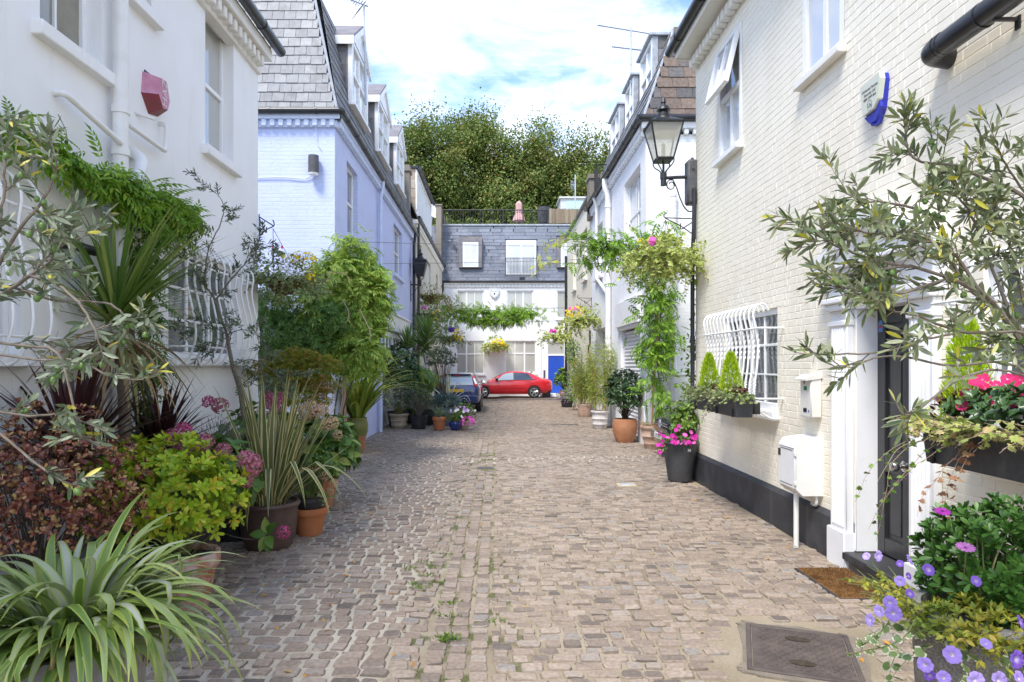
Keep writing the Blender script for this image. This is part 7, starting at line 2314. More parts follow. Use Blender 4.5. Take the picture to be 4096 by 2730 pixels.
def olive_mid():
 olive('olive_tree','slender small leaved olive tree before the bulging window grille',A(-2.70,7.25,0),[PY(990,1960,7.25),PY(985,1850,7.25),PY(968,1600,7.25),PY(930,1461,7.2),PY(907,1340,7.2)],[
  dict(p=[(907,1340,7.2),(861,1203,7.2),(820,1145,7.2),(763,1060,7.2),(735,1000,7.2),(760,940,7.2)],r=.014,n=13),
  dict(p=[(861,1203,7.2),(918,1128,7.1),(976,1060,7.1),(1021,1013,7.1),(1050,920,7.1)],r=.010,n=11),
  dict(p=[(820,1145,7.2),(830,1010,7.2),(880,900,7.2),(895,824,7.2),(855,766,7.2),(790,722,7.2)],r=.008,n=9,tl=.2),
  dict(p=[(763,1060,7.2),(700,990,7.2),(680,960,7.2),(640,960,7.2)],r=.006,n=7),
  dict(p=[(976,1060,7.1),(1010,1000,7.0),(1060,980,7.0),(1110,1010,6.9)],r=.005,n=6),
  dict(p=[(930,1461,7.2),(1010,1440,7.0),(1090,1480,6.9),(1160,1500,6.8),(1270,1480,6.8)],r=.006,n=10,tl=.22),
  dict(p=[(940,1500,7.2),(1020,1540,6.9),(1110,1580,6.7),(1180,1560,6.6)],r=.005,n=8),
  dict(p=[(907,1340,7.2),(840,1300,7.2),(780,1310,7.2),(730,1350,7.2)],r=.006,n=8),
  dict(p=[(907,1340,7.2),(970,1320,7.0),(1040,1350,6.9),(1080,1420,6.9)],r=.006,n=10),
  dict(p=[(920,1400,7.2),(860,1380,7.1),(830,1420,7.1)],r=.005,n=7),
 ],.062,.26,16,L_OLIVES,.05,r0=.016,sp=.026,pot=('tub',.22,.18,.3,M_BLKPOT,M_SOIL),ratio=.24)
olive_mid()
# ------------------------------------------------------------------ wisterias and climbers
def clothe(Q,pts,out,n,spread,L,hang=.5):
 """leaves along a path: spread around it, growing outward (out) and hanging"""
 P=smooth_path(pts,60)
 for _ in range(n):
  i=rng.integers(0,59)
  p=P[i]+rng.normal(0,1,3)*np.asarray(spread)
  d=nrmz(np.asarray(out)*rng.uniform(.2,1)+rdir(1)[0]*.8+A(0,0,-hang))
  Q.append((p,d,nrmz(A(0,0,.9)+np.asarray(out)*.6+rdir(1)[0]*.45),L*rng.uniform(.6,1.2)))
def wisteria_white_house():
 th=thing('wisteria','bright green wisteria trained across the white rendered wall along its soil pipe','wisteria',A(-3.35,6.2,0))
 w=MB()
 w.tube(smooth_path([(-3.3,6.25,0),(-3.32,6.2,1.0),(-3.36,6.12,2.2),(-3.37,6.1,3.3)],20)+rng.normal(0,.008,(20,3)),np.linspace(.035,.02,20),8)
 w.tube(smooth_path([(-3.37,6.1,3.25),(-3.38,5.4,3.4),(-3.4,4.4,3.5),(-3.4,3.0,3.5)],20),.015,6)
 w.tube(smooth_path([(-3.37,6.1,3.25),(-3.36,6.9,3.42),(-3.38,7.5,3.45)],14),.013,6)
 w.tube(smooth_path([PX(-3.44,232,458),PX(-3.4,262,520),PX(-3.38,268,560)],8),.004,4)
 part('stem',w,M_BARK,th)
 Q=[]
 clothe(Q,[(-3.34,3.0,3.46),(-3.34,4.6,3.45),(-3.3,5.4,3.38),(-3.26,5.9,3.36)],(.5,-.1,0),230,(.03,.1,.055),.20,.35)
 clothe(Q,[(-3.24,5.75,3.3),(-3.22,6.2,3.32),(-3.26,6.75,3.32)],(.5,-.3,0),210,(.05,.14,.09),.21,.35)
 clothe(Q,[(-3.3,6.5,3.36),(-3.3,7.0,3.38),(-3.34,7.45,3.38)],(.5,-.2,0),150,(.03,.08,.06),.18,.4)
 f=MB();flush(f,T_WIST,Q,1.0);part('foliage',f,L_WIST,th,smooth=False)
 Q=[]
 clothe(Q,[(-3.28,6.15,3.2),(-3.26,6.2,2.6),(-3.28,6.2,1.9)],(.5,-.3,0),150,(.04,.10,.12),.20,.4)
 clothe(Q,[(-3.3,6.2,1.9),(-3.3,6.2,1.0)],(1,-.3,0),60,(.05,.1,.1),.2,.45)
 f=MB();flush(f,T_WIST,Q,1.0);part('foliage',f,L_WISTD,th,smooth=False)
wisteria_white_house()
def wisteria_blue_house():
 th=thing('wisteria','big billowing wisteria climbing over the corner of the pale blue house','wisteria',A(-2.95,12.5,0))
 w=MB()
 for k in range(3):
  w.tube(smooth_path([(-2.9+.1*k,12.4,0),(-2.85,12.3+.1*k,1.2),(-2.8+.1*k,12.2,2.4),PY(1350+40*k,1100,12)],16)+rng.normal(0,.012,(16,3)),np.linspace(.035,.012,16),7)
 for(a,b,c,d)in(((1330,1180),(1300,1140),(1320,1100),(1315,1085)),((1370,1200),(1395,1250),(1385,1290),(1360,1310)),((1440,1240),(1465,1290),(1480,1330),(1478,1360)),((1310,1100),(1340,1090),(1385,1100),(1400,1135))):
  w.tube(smooth_path([PY(*a,11.2),PY(*b,11.1),PY(*c,11.1),PY(*d,11.1)],14),.007,5)
 part('stem',w,M_TERRAP,th)
 def cloud(c,r,n,L,zmin=-.9):
  p,o=ball(n,c,r,.72,zmin)
  return[(p[i],nrmz(o[i]*.5+rdir(1)[0]*.6+A(0,-.2,-.45)),nrmz(o[i]*.7+A(0,-.2,.8)+rdir(1)[0]*.4),L*rng.uniform(.6,1.2))for i in range(len(p))]
 Q=cloud(PY(1375,1130,12.0),(.60,.5,.50),360,.27)
 Q+=cloud(PY(1270,1230,11.6),(.40,.4,.36),200,.25)
 Q+=cloud(PY(1370,1290,11.7),(.50,.4,.30),220,.26)
 Q+=cloud(PY(1455,1220,12.0),(.38,.45,.60),300,.27)
 Q+=cloud(PY(1330,1170,11.8),(.42,.45,.42),260,.26)
 Q+=cloud(PY(1415,1020,12.2),(.40,.4,.30),90,.24)
 Q+=cloud(PY(1440,1395,11.7),(.42,.4,.40),300,.26)
 Q+=cloud(PY(1310,1360,11.7),(.42,.35,.30),190,.25)
 for(x,y,X2,Y2)in((1480,1000,1370,960),(1500,1150,1580,1140),(1520,1250,1570,1210),(1400,1000,1450,940),(1500,1080,1540,1120)):
  clothe(Q,[PY(x,y,12),PY((x+X2)/2,(y+Y2)/2-8,11.9),PY(X2,Y2,11.8)],(0,-1,0),22,(.06,.06,.06),.20,.3)
 f=MB();flush(f,T_WIST,Q,1.0);part('foliage',f,L_WISTP,th,smooth=False)
 Q=cloud(PY(1420,1180,12.4),(.62,.4,.75),420,.26)+cloud(PY(1400,1330,12.2),(.5,.4,.5),300,.25)
 f=MB();flush(f,T_WIST,Q,1.0);part('foliage',f,L_WIST,th,smooth=False)
wisteria_blue_house()
def jasmine():
 th=thing('climber','dark leafy climber between the white rendered house and the blue wall','climber',A(-3.3,11.6,0))
 w=MB()
 for k in range(5):w.tube(smooth_path([(-3.4+.2*k,11.9,0),(-3.3+.15*k,11.7,.9),(-3.4+.25*k,11.5,1.9),(-3.2+.15*k,11.3,2.6)],12),np.linspace(.02,.006,12),5)
 part('stem',w,M_BARKD,th)
 f=MB()
 for(px,py,r,n)in((1110,1330,(.45,.4,.42),520),(1230,1370,(.5,.4,.38),560),(1320,1270,(.35,.35,.30),300),(1090,1230,(.35,.3,.35),300),(1200,1450,(.6,.4,.35),420),(1090,1470,(.35,.35,.5),380)):
  p,o=ball(int(n*1.5),PY(px,py,11.3),r,.5)
  d=nrmz(o*.5+rdir(len(p))*.7+A(0,0,-.3));nn=nrmz(o+A(0,-.3,.7)+rdir(len(p))*.4)
  place(f,T_WIST2,p,d,nn,.15*rng.uniform(.6,1.2,len(p)))
 part('foliage',f,leafmat('jasmine_leaf',[(0,(.05,.12,.02)),(.5,(.09,.19,.03)),(.85,(.14,.26,.045)),(1,(.24,.34,.08))],.45,.2),th,smooth=False)
jasmine()
def wisteria_cane():
 c=A(3.32,14.15,0)
 th=thing('wisteria','wisteria on a tall bamboo cane in a terracotta pot before the white brick wall','wisteria',c)
 add_pot(th,c,'ring',.24,.16,.5,M_TERRAP,M_SOIL)
 w=MB();w.tube([c+A(-.02,-.02,.4),PY(2634,1180,14.1)],.022,8)
 part('cane',w,M_CANE,th)
 w=MB();P=smooth_path([c+A(.03,0,.4),PY(2640,1560,14.1),PY(2628,1450,14.1),PY(2642,1300,14.1),PY(2640,1150,14.0),PY(2620,1010,14.0),PY(2560,985,13.9),PY(2450,980,13.9),PY(2330,960,13.9),PY(2200,955,13.9)],50)
 w.tube(P,np.linspace(.018,.004,50),6)
 for(x,y)in((2180,1045),(2195,960)):w.tube(smooth_path([PY(2600,1060,13.9),PY(2400,1055,13.9),PY(x,y+15,13.9),PY(x-30,y+60,13.9)],20),.004,4)
 part('stem',w,M_TWIG,th)
 g=MB();q=[]
 for _ in range(260):
  a=rng.uniform(0,6.28);r=.17*sqrt(rng.random());q.append((c+A(r*cos(a),r*sin(a),.50+rng.uniform(0,.05)),nrmz(A(cos(a),sin(a),rng.uniform(-.4,.6))),rdir(1)[0]+A(0,0,1),rng.uniform(.08,.2)))
 flush(g,T_DIA,q,.04);part('mulch',g,leafmat('straw',[(0,(.34,.24,.11)),(1,(.55,.44,.24))],.8,.1),th,smooth=False)
 Q=[]
 zz=lambda y:PY(2630,y,14.1)
 for(a,b,n,s)in((1030,1180,90,.2),(1180,1350,120,.26),(1350,1470,80,.24),(1470,1560,22,.2),(1560,1640,26,.2)):
  clothe(Q,[zz(a),zz((a+b)/2),zz(b)],(-.4,-.6,0),n,(s*.75,s*.6,.1),.29,.35)
 clothe(Q,[PY(2660,930,14),PY(2580,960,14),PY(2540,1010,14),PY(2560,1080,14)],(-.3,-.6,0),130,(.2,.2,.18),.27,.3)
 clothe(Q,[PY(2520,985,13.9),PY(2430,985,13.9),PY(2350,985,13.9)],(0,-.6,.2),130,(.12,.15,.12),.25,.25)
 clothe(Q,[PY(2350,970,13.9),PY(2270,955,13.9)],(0,-.6,.3),42,(.1,.12,.06),.22,.1)
 clothe(Q,[PY(2470,1050,13.9),PY(2320,1050,13.9)],(0,-.6,.0),45,(.1,.12,.06),.22,.3)
 f=MB();flush(f,T_WIST,Q,1.0);part('foliage',f,L_WIST,th,smooth=False)
 Q=[]
 for(x0,y0,x1,y1,n)in((2270,960,2200,965,9),(2230,1045,2150,1050,10),(2200,965,2160,1000,7),(2160,1050,2140,1075,6)):clothe(Q,[PY(x0,y0,13.9),PY(x1,y1,13.9)],(0,-.6,0),n,(.03,.05,.03),.16,.2)
 f=MB();flush(f,T_WIST,Q,1.0);part('foliage',f,L_ACID,th,smooth=False)
wisteria_cane()
def garland():
 th=thing('wisteria','wisteria garland hung on a wire across the lane before the end house','wisteria',PY(1950,1270,32))
 Y=32
 w=MB()
 w.tube(smooth_path([PY(1745,1235,Y),PY(1900,1245,Y),PY(2080,1235,Y),PY(2300,1232,Y)],24),.012,5);w.tube(smooth_path([PY(1745,1285,Y),PY(2000,1290,Y),PY(2300,1282,Y)],24),.008,5)
 part('stem',w,M_TWIG,th)
 Q=[]
 clothe(Q,[PY(1830,1240,Y),PY(1950,1250,Y),PY(2060,1255,Y),PY(2120,1255,Y)],(0,-1,.1),420,(.28,.25,.13),.33,.1)
 clothe(Q,[PY(1850,1275,Y),PY(1960,1285,Y),PY(2080,1282,Y)],(0,-1,-.1),260,(.22,.2,.10),.30,.3)
 clothe(Q,[PY(1755,1240,Y),PY(1800,1255,Y),PY(1840,1260,Y)],(0,-1,0),90,(.2,.2,.26),.34,.3)
 clothe(Q,[PY(2120,1245,Y),PY(2220,1238,Y)],(0,-1,0),20,(.15,.1,.05),.24,.2)
 clothe(Q,[PY(2120,1285,Y),PY(2200,1283,Y)],(0,-1,0),12,(.12,.1,.05),.22,.2)
 f=MB();flush(f,T_WIST,Q,1.0);part('foliage',f,L_WIST,th,smooth=False)
garland()
def pole_climber():
 th=thing('climber','glossy climber twining up the black pipe at the cream house corner','climber',A(3.0,10.6,0))
 w=MB();Q=[]
 for k in range(3):
  P=smooth_path([(3.02,10.62,0),PY(2745,1700,10.6),PY(2765,1500,10.6),PY(2780,1350,10.6),PY(2790,1200,10.6),PY(2795,1040,10.6)],40)+rng.normal(0,.012,(40,3))+A(.02*k,0,0)
  P=P[:40-k*8]
  w.tube(P,.005,5)
  for i in range(3,len(P)):
   t=i/40
   for _ in range(5 if t<.62 else 1):
    Q.append((P[i]+rng.normal(0,.075 if .25<t<.62 else .03,3)*A(1,.7,.6),nrmz(rdir(1)[0]+A(-.3,-.4,-.2)),rdir(1)[0]+A(-.3,-.9,.6),.075*rng.uniform(.6,1.2)))
 for(x0,y0,x1,y1)in((2760,1410,2700,1400),(2750,1480,2670,1530),(2740,1560,2700,1540)):
  P=smooth_path([PY(x0,y0,10.5),PY((x0+x1)/2,(y0+y1)/2-10,10.4),PY(x1,y1,10.4)],10);w.tube(P,.003,4)
  for p in P[2:]:Q.append((p,nrmz(rdir(1)[0]+A(-.3,0,0)),rdir(1)[0]+A(0,-.6,.8),.06))
 part('stem',w,M_GSTEM,th)
 f=MB();flush(f,T_BROAD,Q,.6);part('foliage',f,L_CLIMB,th,angle=180)
pole_climber()
# ------------------------------------------------------------------ left bank of pots
def astelia():
 c=A(-1.80,2.85,0)
 th=thing('potted_plant','large silvery strap leaved plant in a weathered grey pot, frontmost of the bank of pots','potted plant',c)
 top=add_pot(th,c,'egg',.25,.20,.62,M_GREYP,M_SOIL)
 f=MB()
 for k in range(310):
  a=rng.uniform(0,2*pi);rr=.16*sqrt(rng.random())
  el=radians(rng.uniform(22,86));L=rng.uniform(.42,.76)
  strap(f,top+A(rr*cos(a),rr*sin(a),.04),a+rng.normal(0,.25),el,L,rng.uniform(.032,.056),rng.uniform(1.2,2.6),12,.28,1.3,kink=(rng.uniform(.45,.75),rng.uniform(.8,1.5))if rng.random()<.22 else None,twist=rng.normal(0,.35),tipp=3.0)
 for(a,el,L,dr)in((-.15,60,.95,2.6),(.1,55,.98,2.5),(-.45,62,.95,2.7),(-.7,58,.9,2.8),(.3,66,.95,2.4),(-1.0,55,.9,2.7),(1.3,74,.9,1.6),(1.6,78,.85,1.2),(2.2,70,.85,1.8),(-.3,45,.9,2.0),(-1.4,60,.8,2.7),(-1.9,60,.8,2.7)):
  for q in range(2):strap(f,top+A(.08*cos(a),.08*sin(a),.04),a+rng.normal(0,.1),radians(el),L*rng.uniform(.72,.9),rng.uniform(.040,.056),dr,14,.25,1.3,tipp=3.0)
 part('foliage',f,L_AST,th,angle=180)
 f=MB()
 for k in range(14):strap(f,top+A(.1*cos(k*2.4),.1*sin(k*2.4),.02),k*2.4,radians(rng.uniform(10,50)),rng.uniform(.35,.6),.03,rng.uniform(1.6,2.6),10,.5,1.2,kink=(.4,1.0),twist=rng.normal(0,.9))
 part('foliage',f,L_CORDD,th,angle=180,label='withered straw coloured blades')
astelia()
def bush(th,c,r,n_ends,k,L,Wd,mleaf,T=T_OBOV,spread=(.5,1.15),wood=True,shell=.45,zmin=-.55,mwood=None,root=None,name='foliage'):
 ends,outw=ball(n_ends,c,r,shell,zmin)
 f=MB()
 N=nrmz(outw+A(0,0,.45)+rng.normal(0,.2,outw.shape))
 whorls(f,ends,N,k,L,Wd,T,spread)
 part(name,f,mleaf,th,angle=180)
 if wood:
  w=MB();root=np.asarray(c)-A(0,0,np.asarray(r)[2]*.95)if root is None else root
  for e in ends[::max(1,n_ends//70)]:
   w.tube(smooth_path([root+rng.normal(0,.02,3),(root+e)/2+A(0,0,.08*np.linalg.norm(e-root))+rng.normal(0,.02,3),e],7),np.linspace(.007,.0018,7),4,caps=False)
  part('stem',w,mwood or M_GSTEM,th)
 return ends,N
def choisya():
 c=A(-2.42,4.95,0)
 th=thing('potted_plant','lime yellow choisya bush in a white streaked terracotta pot','potted plant',c)
 add_pot(th,c+A(.12,-.05,0),'rim',.245,.17,.42,M_TERRAW,M_SOIL)
 e,N=bush(th,c+A(-.08,-.02,.82),(.64,.46,.46),640,8,.066,.028,L_LIME,spread=(.55,1.25),root=c+A(.1,0,.4))
 for i in rng.choice(len(e),7,replace=False):put('flower',ME_STAR,th,e[i]+N[i]*.03,face_rot(N[i]),.012)
choisya()
def red_shrub():
 c=A(-2.80,4.05,0)
 th=thing('potted_plant','bronze red small leaved shrub with orange tips beside the silvery strap plant','potted plant',c)
 add_pot(th,c,'tub',.26,.2,.42,M_GREYP,M_SOIL)
 e,N=bush(th,c+A(0,0,1.02),(.66,.5,.58),900,9,.036,.017,L_RED,spread=(.3,1.3),shell=.35,mwood=M_BARKD,root=c+A(0,0,.4))
red_shrub()
def cordylines():
 c=A(-3.18,5.65,0)
 th=thing('cordyline','green cabbage tree with bare trunk and skirt of browned leaves by the white rendered wall','cordyline',c)
 add_pot(th,c,'tub',.24,.19,.4,M_BLKPOT,M_SOIL)
 w=MB();top=PY(462,1330,5.6)
 w.tube(smooth_path([c+A(.03,0,.35),PY(500,1700,5.62),PY(488,1500,5.6),top],24)+rng.normal(0,.003,(24,3)),np.linspace(.052,.04,24)*(1+.06*np.sin(np.arange(24)*2.0)),12);part('trunk',w,M_BARK,th)
 f=MB()
 for k in range(125):
  a=k*2.399;el=radians(rng.uniform(16,84));strap(f,top+A(0,0,.02+.12*rng.random()),a+rng.normal(0,.2),el,rng.uniform(.85,1.15),rng.uniform(.026,.040),rng.uniform(.1,.8),8,.3,1.6,tipp=2.6)
 for(a,e)in((.15,62),(0.0,52),(-.1,45),(-.2,58),(.3,70),(-.4,40),(.2,48),(.45,56),(-.25,66),(.05,38),(.1,57),(-.15,50),(.25,43),(-.05,68)):strap(f,top+A(0,0,.1),a,radians(e),1.18,.046,.45,8,.3,1.6,tipp=2.6)
 part('foliage',f,L_CORD,th,angle=180)
 f=MB()
 for k in range(75):
  a=k*2.399+.4;strap(f,top+A(0,0,-.02-.16*rng.random()),a,radians(rng.uniform(-20,25)),rng.uniform(.7,.98),rng.uniform(.03,.05),rng.uniform(.9,1.5),9,.3,.8,tipp=2.6)
 part('foliage',f,L_CORDD,th,angle=180,label='drooping browned lower leaves')
 for(c,n,lab)in((A(-3.02,4.75,0),100,'dark purple cordyline behind the bronze red shrub'),(A(-3.08,6.1,0),70,'dark purple cordyline between the cabbage tree and the pink hydrangea')):
  th=thing('cordyline',lab,'cordyline',c,'dark purple cordylines')
  add_pot(th,c,'tub',.2,.16,.36,M_BLKPOT,M_SOIL)
  top=c+A(0,0,1.02 if n==100 else .95)
  w=MB();w.tube([c+A(0,0,.3),top],.04,10);part('trunk',w,M_BARKD,th)
  f=MB()
  for k in range(n):strap(f,top+A(0,0,.1*rng.random()),k*2.399,radians(rng.uniform(22,86)),rng.uniform(.7,.95)*(1 if n==100 else .82),rng.uniform(.042,.062),rng.uniform(.1,.55),7,.3,1.6,tipp=2.4)
  part('foliage',f,L_PURP,th,angle=180)
  f=MB()
  for k in range(n//2):strap(f,top+A(0,0,-.1*rng.random()),k*2.399+1,radians(rng.uniform(-25,22)),rng.uniform(.6,.9),rng.uniform(.03,.045),rng.uniform(.1,.7),7,.3,1.3,tipp=2.4)
  part('foliage',f,L_PURPD,th,angle=180,label='drooping paler lower leaves')
cordylines()
def hydrangea(label,c,potargs,cc,r,n_ends,heads,me,hr,leafL=.13,extra=()):
 th=thing('potted_hydrangea',label,'hydrangea',c)
 if potargs:add_pot(th,c,*potargs)
 e,N=bush(th,cc,r,n_ends,5,leafL,leafL*.62,L_HYD,T_BROAD,(.8,1.4),root=np.asarray(c)+A(0,0,.3),shell=.55)
 for h in heads:
  p=np.asarray(h[:3]);put('flower_head',h[4]if len(h)>4 else me,th,p,face_rot(nrmz(p-cc+A(0,-.3,.5))),(h[3]if len(h)>3 else 1)*hr*rng.uniform(.92,1.08))
 return th
def hydrangeas():
 c=A(-2.68,5.75,0)
 hp=[(735,1720,5.55,1.0,ME_HYDR),(700,1752,5.4,1.1),(742,1782,5.3,1.25),(815,1772,5.35,1.15),(893,1805,5.35,.9),(985,1838,5.3,.95),(1005,1862,5.2,1.2),(985,1925,5.25,.8),(720,1890,5.15,.75),(640,1818,5.5,.9)]
 hydrangea('hydrangea with dusky pink heads rising behind the lime yellow choisya',c,('tub',.26,.2,.4,M_BLKPOT,M_SOIL),c+A(.15,-.1,.85),(.50,.42,.34),105,[tuple(PY(x,y,Y))+tuple(q)for(x,y,Y,*q)in hp],ME_HYD,.072)
 c=A(-2.85,7.6,0)
 hp=[(835,1608,7.4,.9,ME_HYDR),(880,1625,7.3,1.1),(1085,1600,7.3,.9),(1108,1620,7.2,1.1),(1060,1640,7.2,.9),(1070,1585,7.3,.8,ME_HYDR),(1130,1590,7.3,.8)]
 hydrangea('tall hydrangea with faded heads behind the variegated flax',c,('tub',.26,.2,.4,M_BLKPOT,M_SOIL),c+A(.2,-.1,.95),(.5,.4,.4),80,[tuple(PY(x,y,Y))+tuple(q)for(x,y,Y,*q)in hp],ME_HYD,.085)
 c=A(-2.28,8.45,0)
 hp=[(1245,1625,8.1,1.0),(1265,1655,8.0,1.1),(1290,1640,8.1,.9),(1305,1700,7.9,1.0),(1330,1692,7.95,1.0),(1205,1640,8.2,.9),(1225,1670,8.0,.8),(1350,1740,8.0,.7)]
 hydrangea('bushy hydrangea with cream and pink heads beside the cobbles',c,('tub',.26,.2,.36,M_TERRA,M_SOIL),c+A(.02,-.05,.72),(.52,.48,.46),150,[tuple(PY(x,y,Y))+tuple(q)for(x,y,Y,*q)in hp],ME_HYDC,.085,.15)
 c=PY(970,2155,5.9)
 th=thing('hydrangea_stem','single drooping hydrangea stem with one pink head against the brown glazed pot','hydrangea stem',c)
 w=MB();w.tube(smooth_path([c+A(-.5,.12,.1),c,PY(1050,2150,5.85),PY(1085,2145,5.83)],12),.004,5);part('stem',w,M_TWIG,th)
 f=MB();b=PY(1070,2140,5.83)
 d=np.array([(-.6,-.2,.1),(.3,-.3,.5),(.15,-.4,-.75),(-.2,-.4,-.5),(-.1,-.1,.7),(.3,-.5,-.3)])
 place(f,T_BROAD,b+d*.02,nrmz(d),A(0,-.8,.5),.14,.085);part('foliage',f,L_HYD,th,angle=180)
 put('flower_head',ME_HYDR,th,PY(1135,2130,5.8),face_rot(A(.4,-.8,.2)),.058)
hydrangeas()
def flax():
 c=A(-2.24,6.55,0)
 th=thing('potted_plant','variegated New Zealand flax with cream edged blades in a brown glazed pot','potted plant',c)
 top=add_pot(th,c,'bowl',.29,.215,.46,M_BROWNG,M_SOIL)
 f=MB()
 for k in range(72):
  a=k*2.399;rr=.15*sqrt(rng.random())
  strap(f,top+A(rr*cos(a),rr*sin(a),0),a+rng.normal(0,.3),radians(rng.uniform(62,88)),rng.uniform(.7,1.45),rng.uniform(.052,.082),rng.uniform(.05,.35),8,.38,1.8,twist=rng.normal(0,.25),basew=.6)
 for(a,el,L,dr,kk)in((-.1,52,1.25,1.5,(.45,.7)),(-.35,60,1.15,1.6,(.5,.9)),(-.8,62,1.1,1.2,(.5,1.3)),(-.6,55,1.2,1.4,(.45,1.0)),(-1.25,66,1.0,1.3,(.45,1.4)),(.25,45,.95,.3,None),(.05,38,.85,.2,None),(2.6,60,.9,1.6,(.5,.8)),(3.0,50,.8,1.4,(.5,1.0)),(-1.6,60,.95,1.4,(.4,1.5)),(.9,66,1.0,.3,None),(.5,62,1.25,.15,None),(.35,58,1.15,.1,None)):
  strap(f,top+A(.1*cos(a),.1*sin(a),0),a,radians(el),L,.072,dr,14,.3,1.4,kk,basew=.6)
 part('foliage',f,L_PHOR,th,angle=180)
flax()
def small_pots_left():
 c=A(-1.98,7.05,0)
 th=thing('potted_plant','small mixed plants in a black pot set in an orange terracotta pot','potted plant',c)
 add_pot(th,c,'rim',.185,.13,.29,M_TERRAO,M_SOIL)
 mb=MB();mb.lathe([(.14,.24),(.165,.36),(.18,.365),(.18,.40),(.165,.40),(.15,.33)],c,28);part('inner_pot',mb,M_BLKPOT,th)
 so=MB();so.lathe([(.155,.375),(.08,.385),(.001,.385)],c,16,caps=False);part('soil',so,M_SOIL,th)
 bush(th,c+A(-.02,0,.5),(.17,.17,.13),120,7,.032,.014,L_MID,wood=False)
 e,N=bush(th,c+A(.12,-.02,.66),(.2,.18,.2),46,5,.075,.048,L_HYD,T_BROAD,wood=True,root=c+A(0,0,.38))
 for(x,y,s)in((1265,1868,.8),(1300,1905,1.0),(1335,1935,.9),(1320,1965,.8),(1240,1880,.7)):put('flower_head',ME_HYDC,th,PY(x,y,6.95),face_rot(A(.2,-.6,.6)),.055*s)
 f=MB()
 for k in range(60):
  a=rng.uniform(0,6.28);strap(f,c+A(-.04,.02,.4),a,radians(rng.uniform(40,85)),rng.uniform(.25,.42),.012,rng.uniform(.2,.9),5,.2)
 part('foliage',f,L_GREY,th,angle=180)
 q=[];f=MB()
 for _ in range(12):vine_strand(q,None,c+A(.13,-.05,.45),(rng.uniform(.2,1),rng.uniform(-1,0),.1),rng.uniform(.15,.32),.035,.02,.9)
 flush(f,T_IVY,q,1.0);part('ivy',f,L_IVYG,th,angle=180)
 c=A(-2.72,6.9,0)
 th=thing('potted_plant','soft grey lavender bush behind the dusky pink hydrangea','potted plant',c)
 add_pot(th,c,'tub',.22,.18,.34,M_BLKPOT,M_SOIL)
 f=MB();p,o=ball(1500,c+A(-.1,-.1,.82),(.38,.34,.42),.2);place(f,T_DIA,p,nrmz(o+A(0,0,.8)+rdir(len(p))*.5),rdir(len(p)),rng.uniform(.05,.09,len(p)),.007);part('foliage',f,L_GREY,th,smooth=False)
 c=A(-2.55,9.3,0)
 th=thing('potted_maple','bronze and green Japanese maple mounded before the dark climber','japanese maple',c)
 add_pot(th,c,'tub',.27,.2,.4,M_BROWNG,M_SOIL)
 w=MB();f=MB()
 for(px,py,Y,r,n)in((1180,1440,9.1,(.36,.4,.15),420),(1270,1460,9.2,(.34,.4,.14),380),(1150,1510,8.9,(.4,.35,.16),420),(1240,1545,9.0,(.36,.4,.16),440),(1210,1590,8.8,(.40,.35,.16),380),(1060,1480,9.2,(.3,.3,.14),200)):
  p,o=ball(n*2,PY(px,py,Y),r,.3,-.5);place(f,T_MAPLE,p,nrmz(o*.7+rdir(len(p))*.5+A(0,0,-.35)),nrmz(A(0,0,1)+rdir(len(p))*.45),.078*rng.uniform(.6,1.2,len(p)))
  w.tube(smooth_path([c+A(0,0,.35),c+A(rng.uniform(-.1,.1),0,.9),PY(px,py+20,Y)],10),np.linspace(.022,.006,10),6)
 part('trunk',w,M_BARKD,th);part('foliage',f,L_MAPLE,th,smooth=False)
small_pots_left()
def cymbidium():
 c=A(-2.88,13.75,0)
 th=thing('potted_plant','arching strap leaved orchid plant in a mossy green topped pot','potted plant',c)
 lo=MB();lo.lathe([(.14,0),(.15,.02),(.19,.30),(.195,.33)],c,28);part('pot_base',lo,M_TERRA,th)
 up=MB();up.lathe([(.197,.33),(.225,.42),(.23,.56),(.205,.66),(.21,.70),(.19,.70),(.18,.62)],c,28);part('pot',up,M_GREENG,th)
 so=MB();so.lathe([(.185,.64),(.001,.66)],c,16,caps=False);part('soil',so,M_SOIL,th)
 top=c+A(0,0,.66);f=MB()
 for k in range(150):
  a=k*2.399;rr=.13*sqrt(rng.random());right=max(0,cos(a))
  strap(f,top+A(rr*cos(a),rr*sin(a),0),a,radians(rng.uniform(52,86)),rng.uniform(1.0,1.75)*(1+.2*right),rng.uniform(.052,.085),rng.uniform(1.1,2.2),12,.3,1.5,twist=rng.normal(0,.3))
 part('foliage',f,L_CYMB,th,angle=180)
 bs=MB();bs.box(-3.14,-2.98,13.95,14.9,-.02,.42,.01);solo('low_wall',bs,M_WPAINT,'short flaking white plinth wall beside the mossy green pot','low wall',loc=(-3.06,14.4,0))
cymbidium()
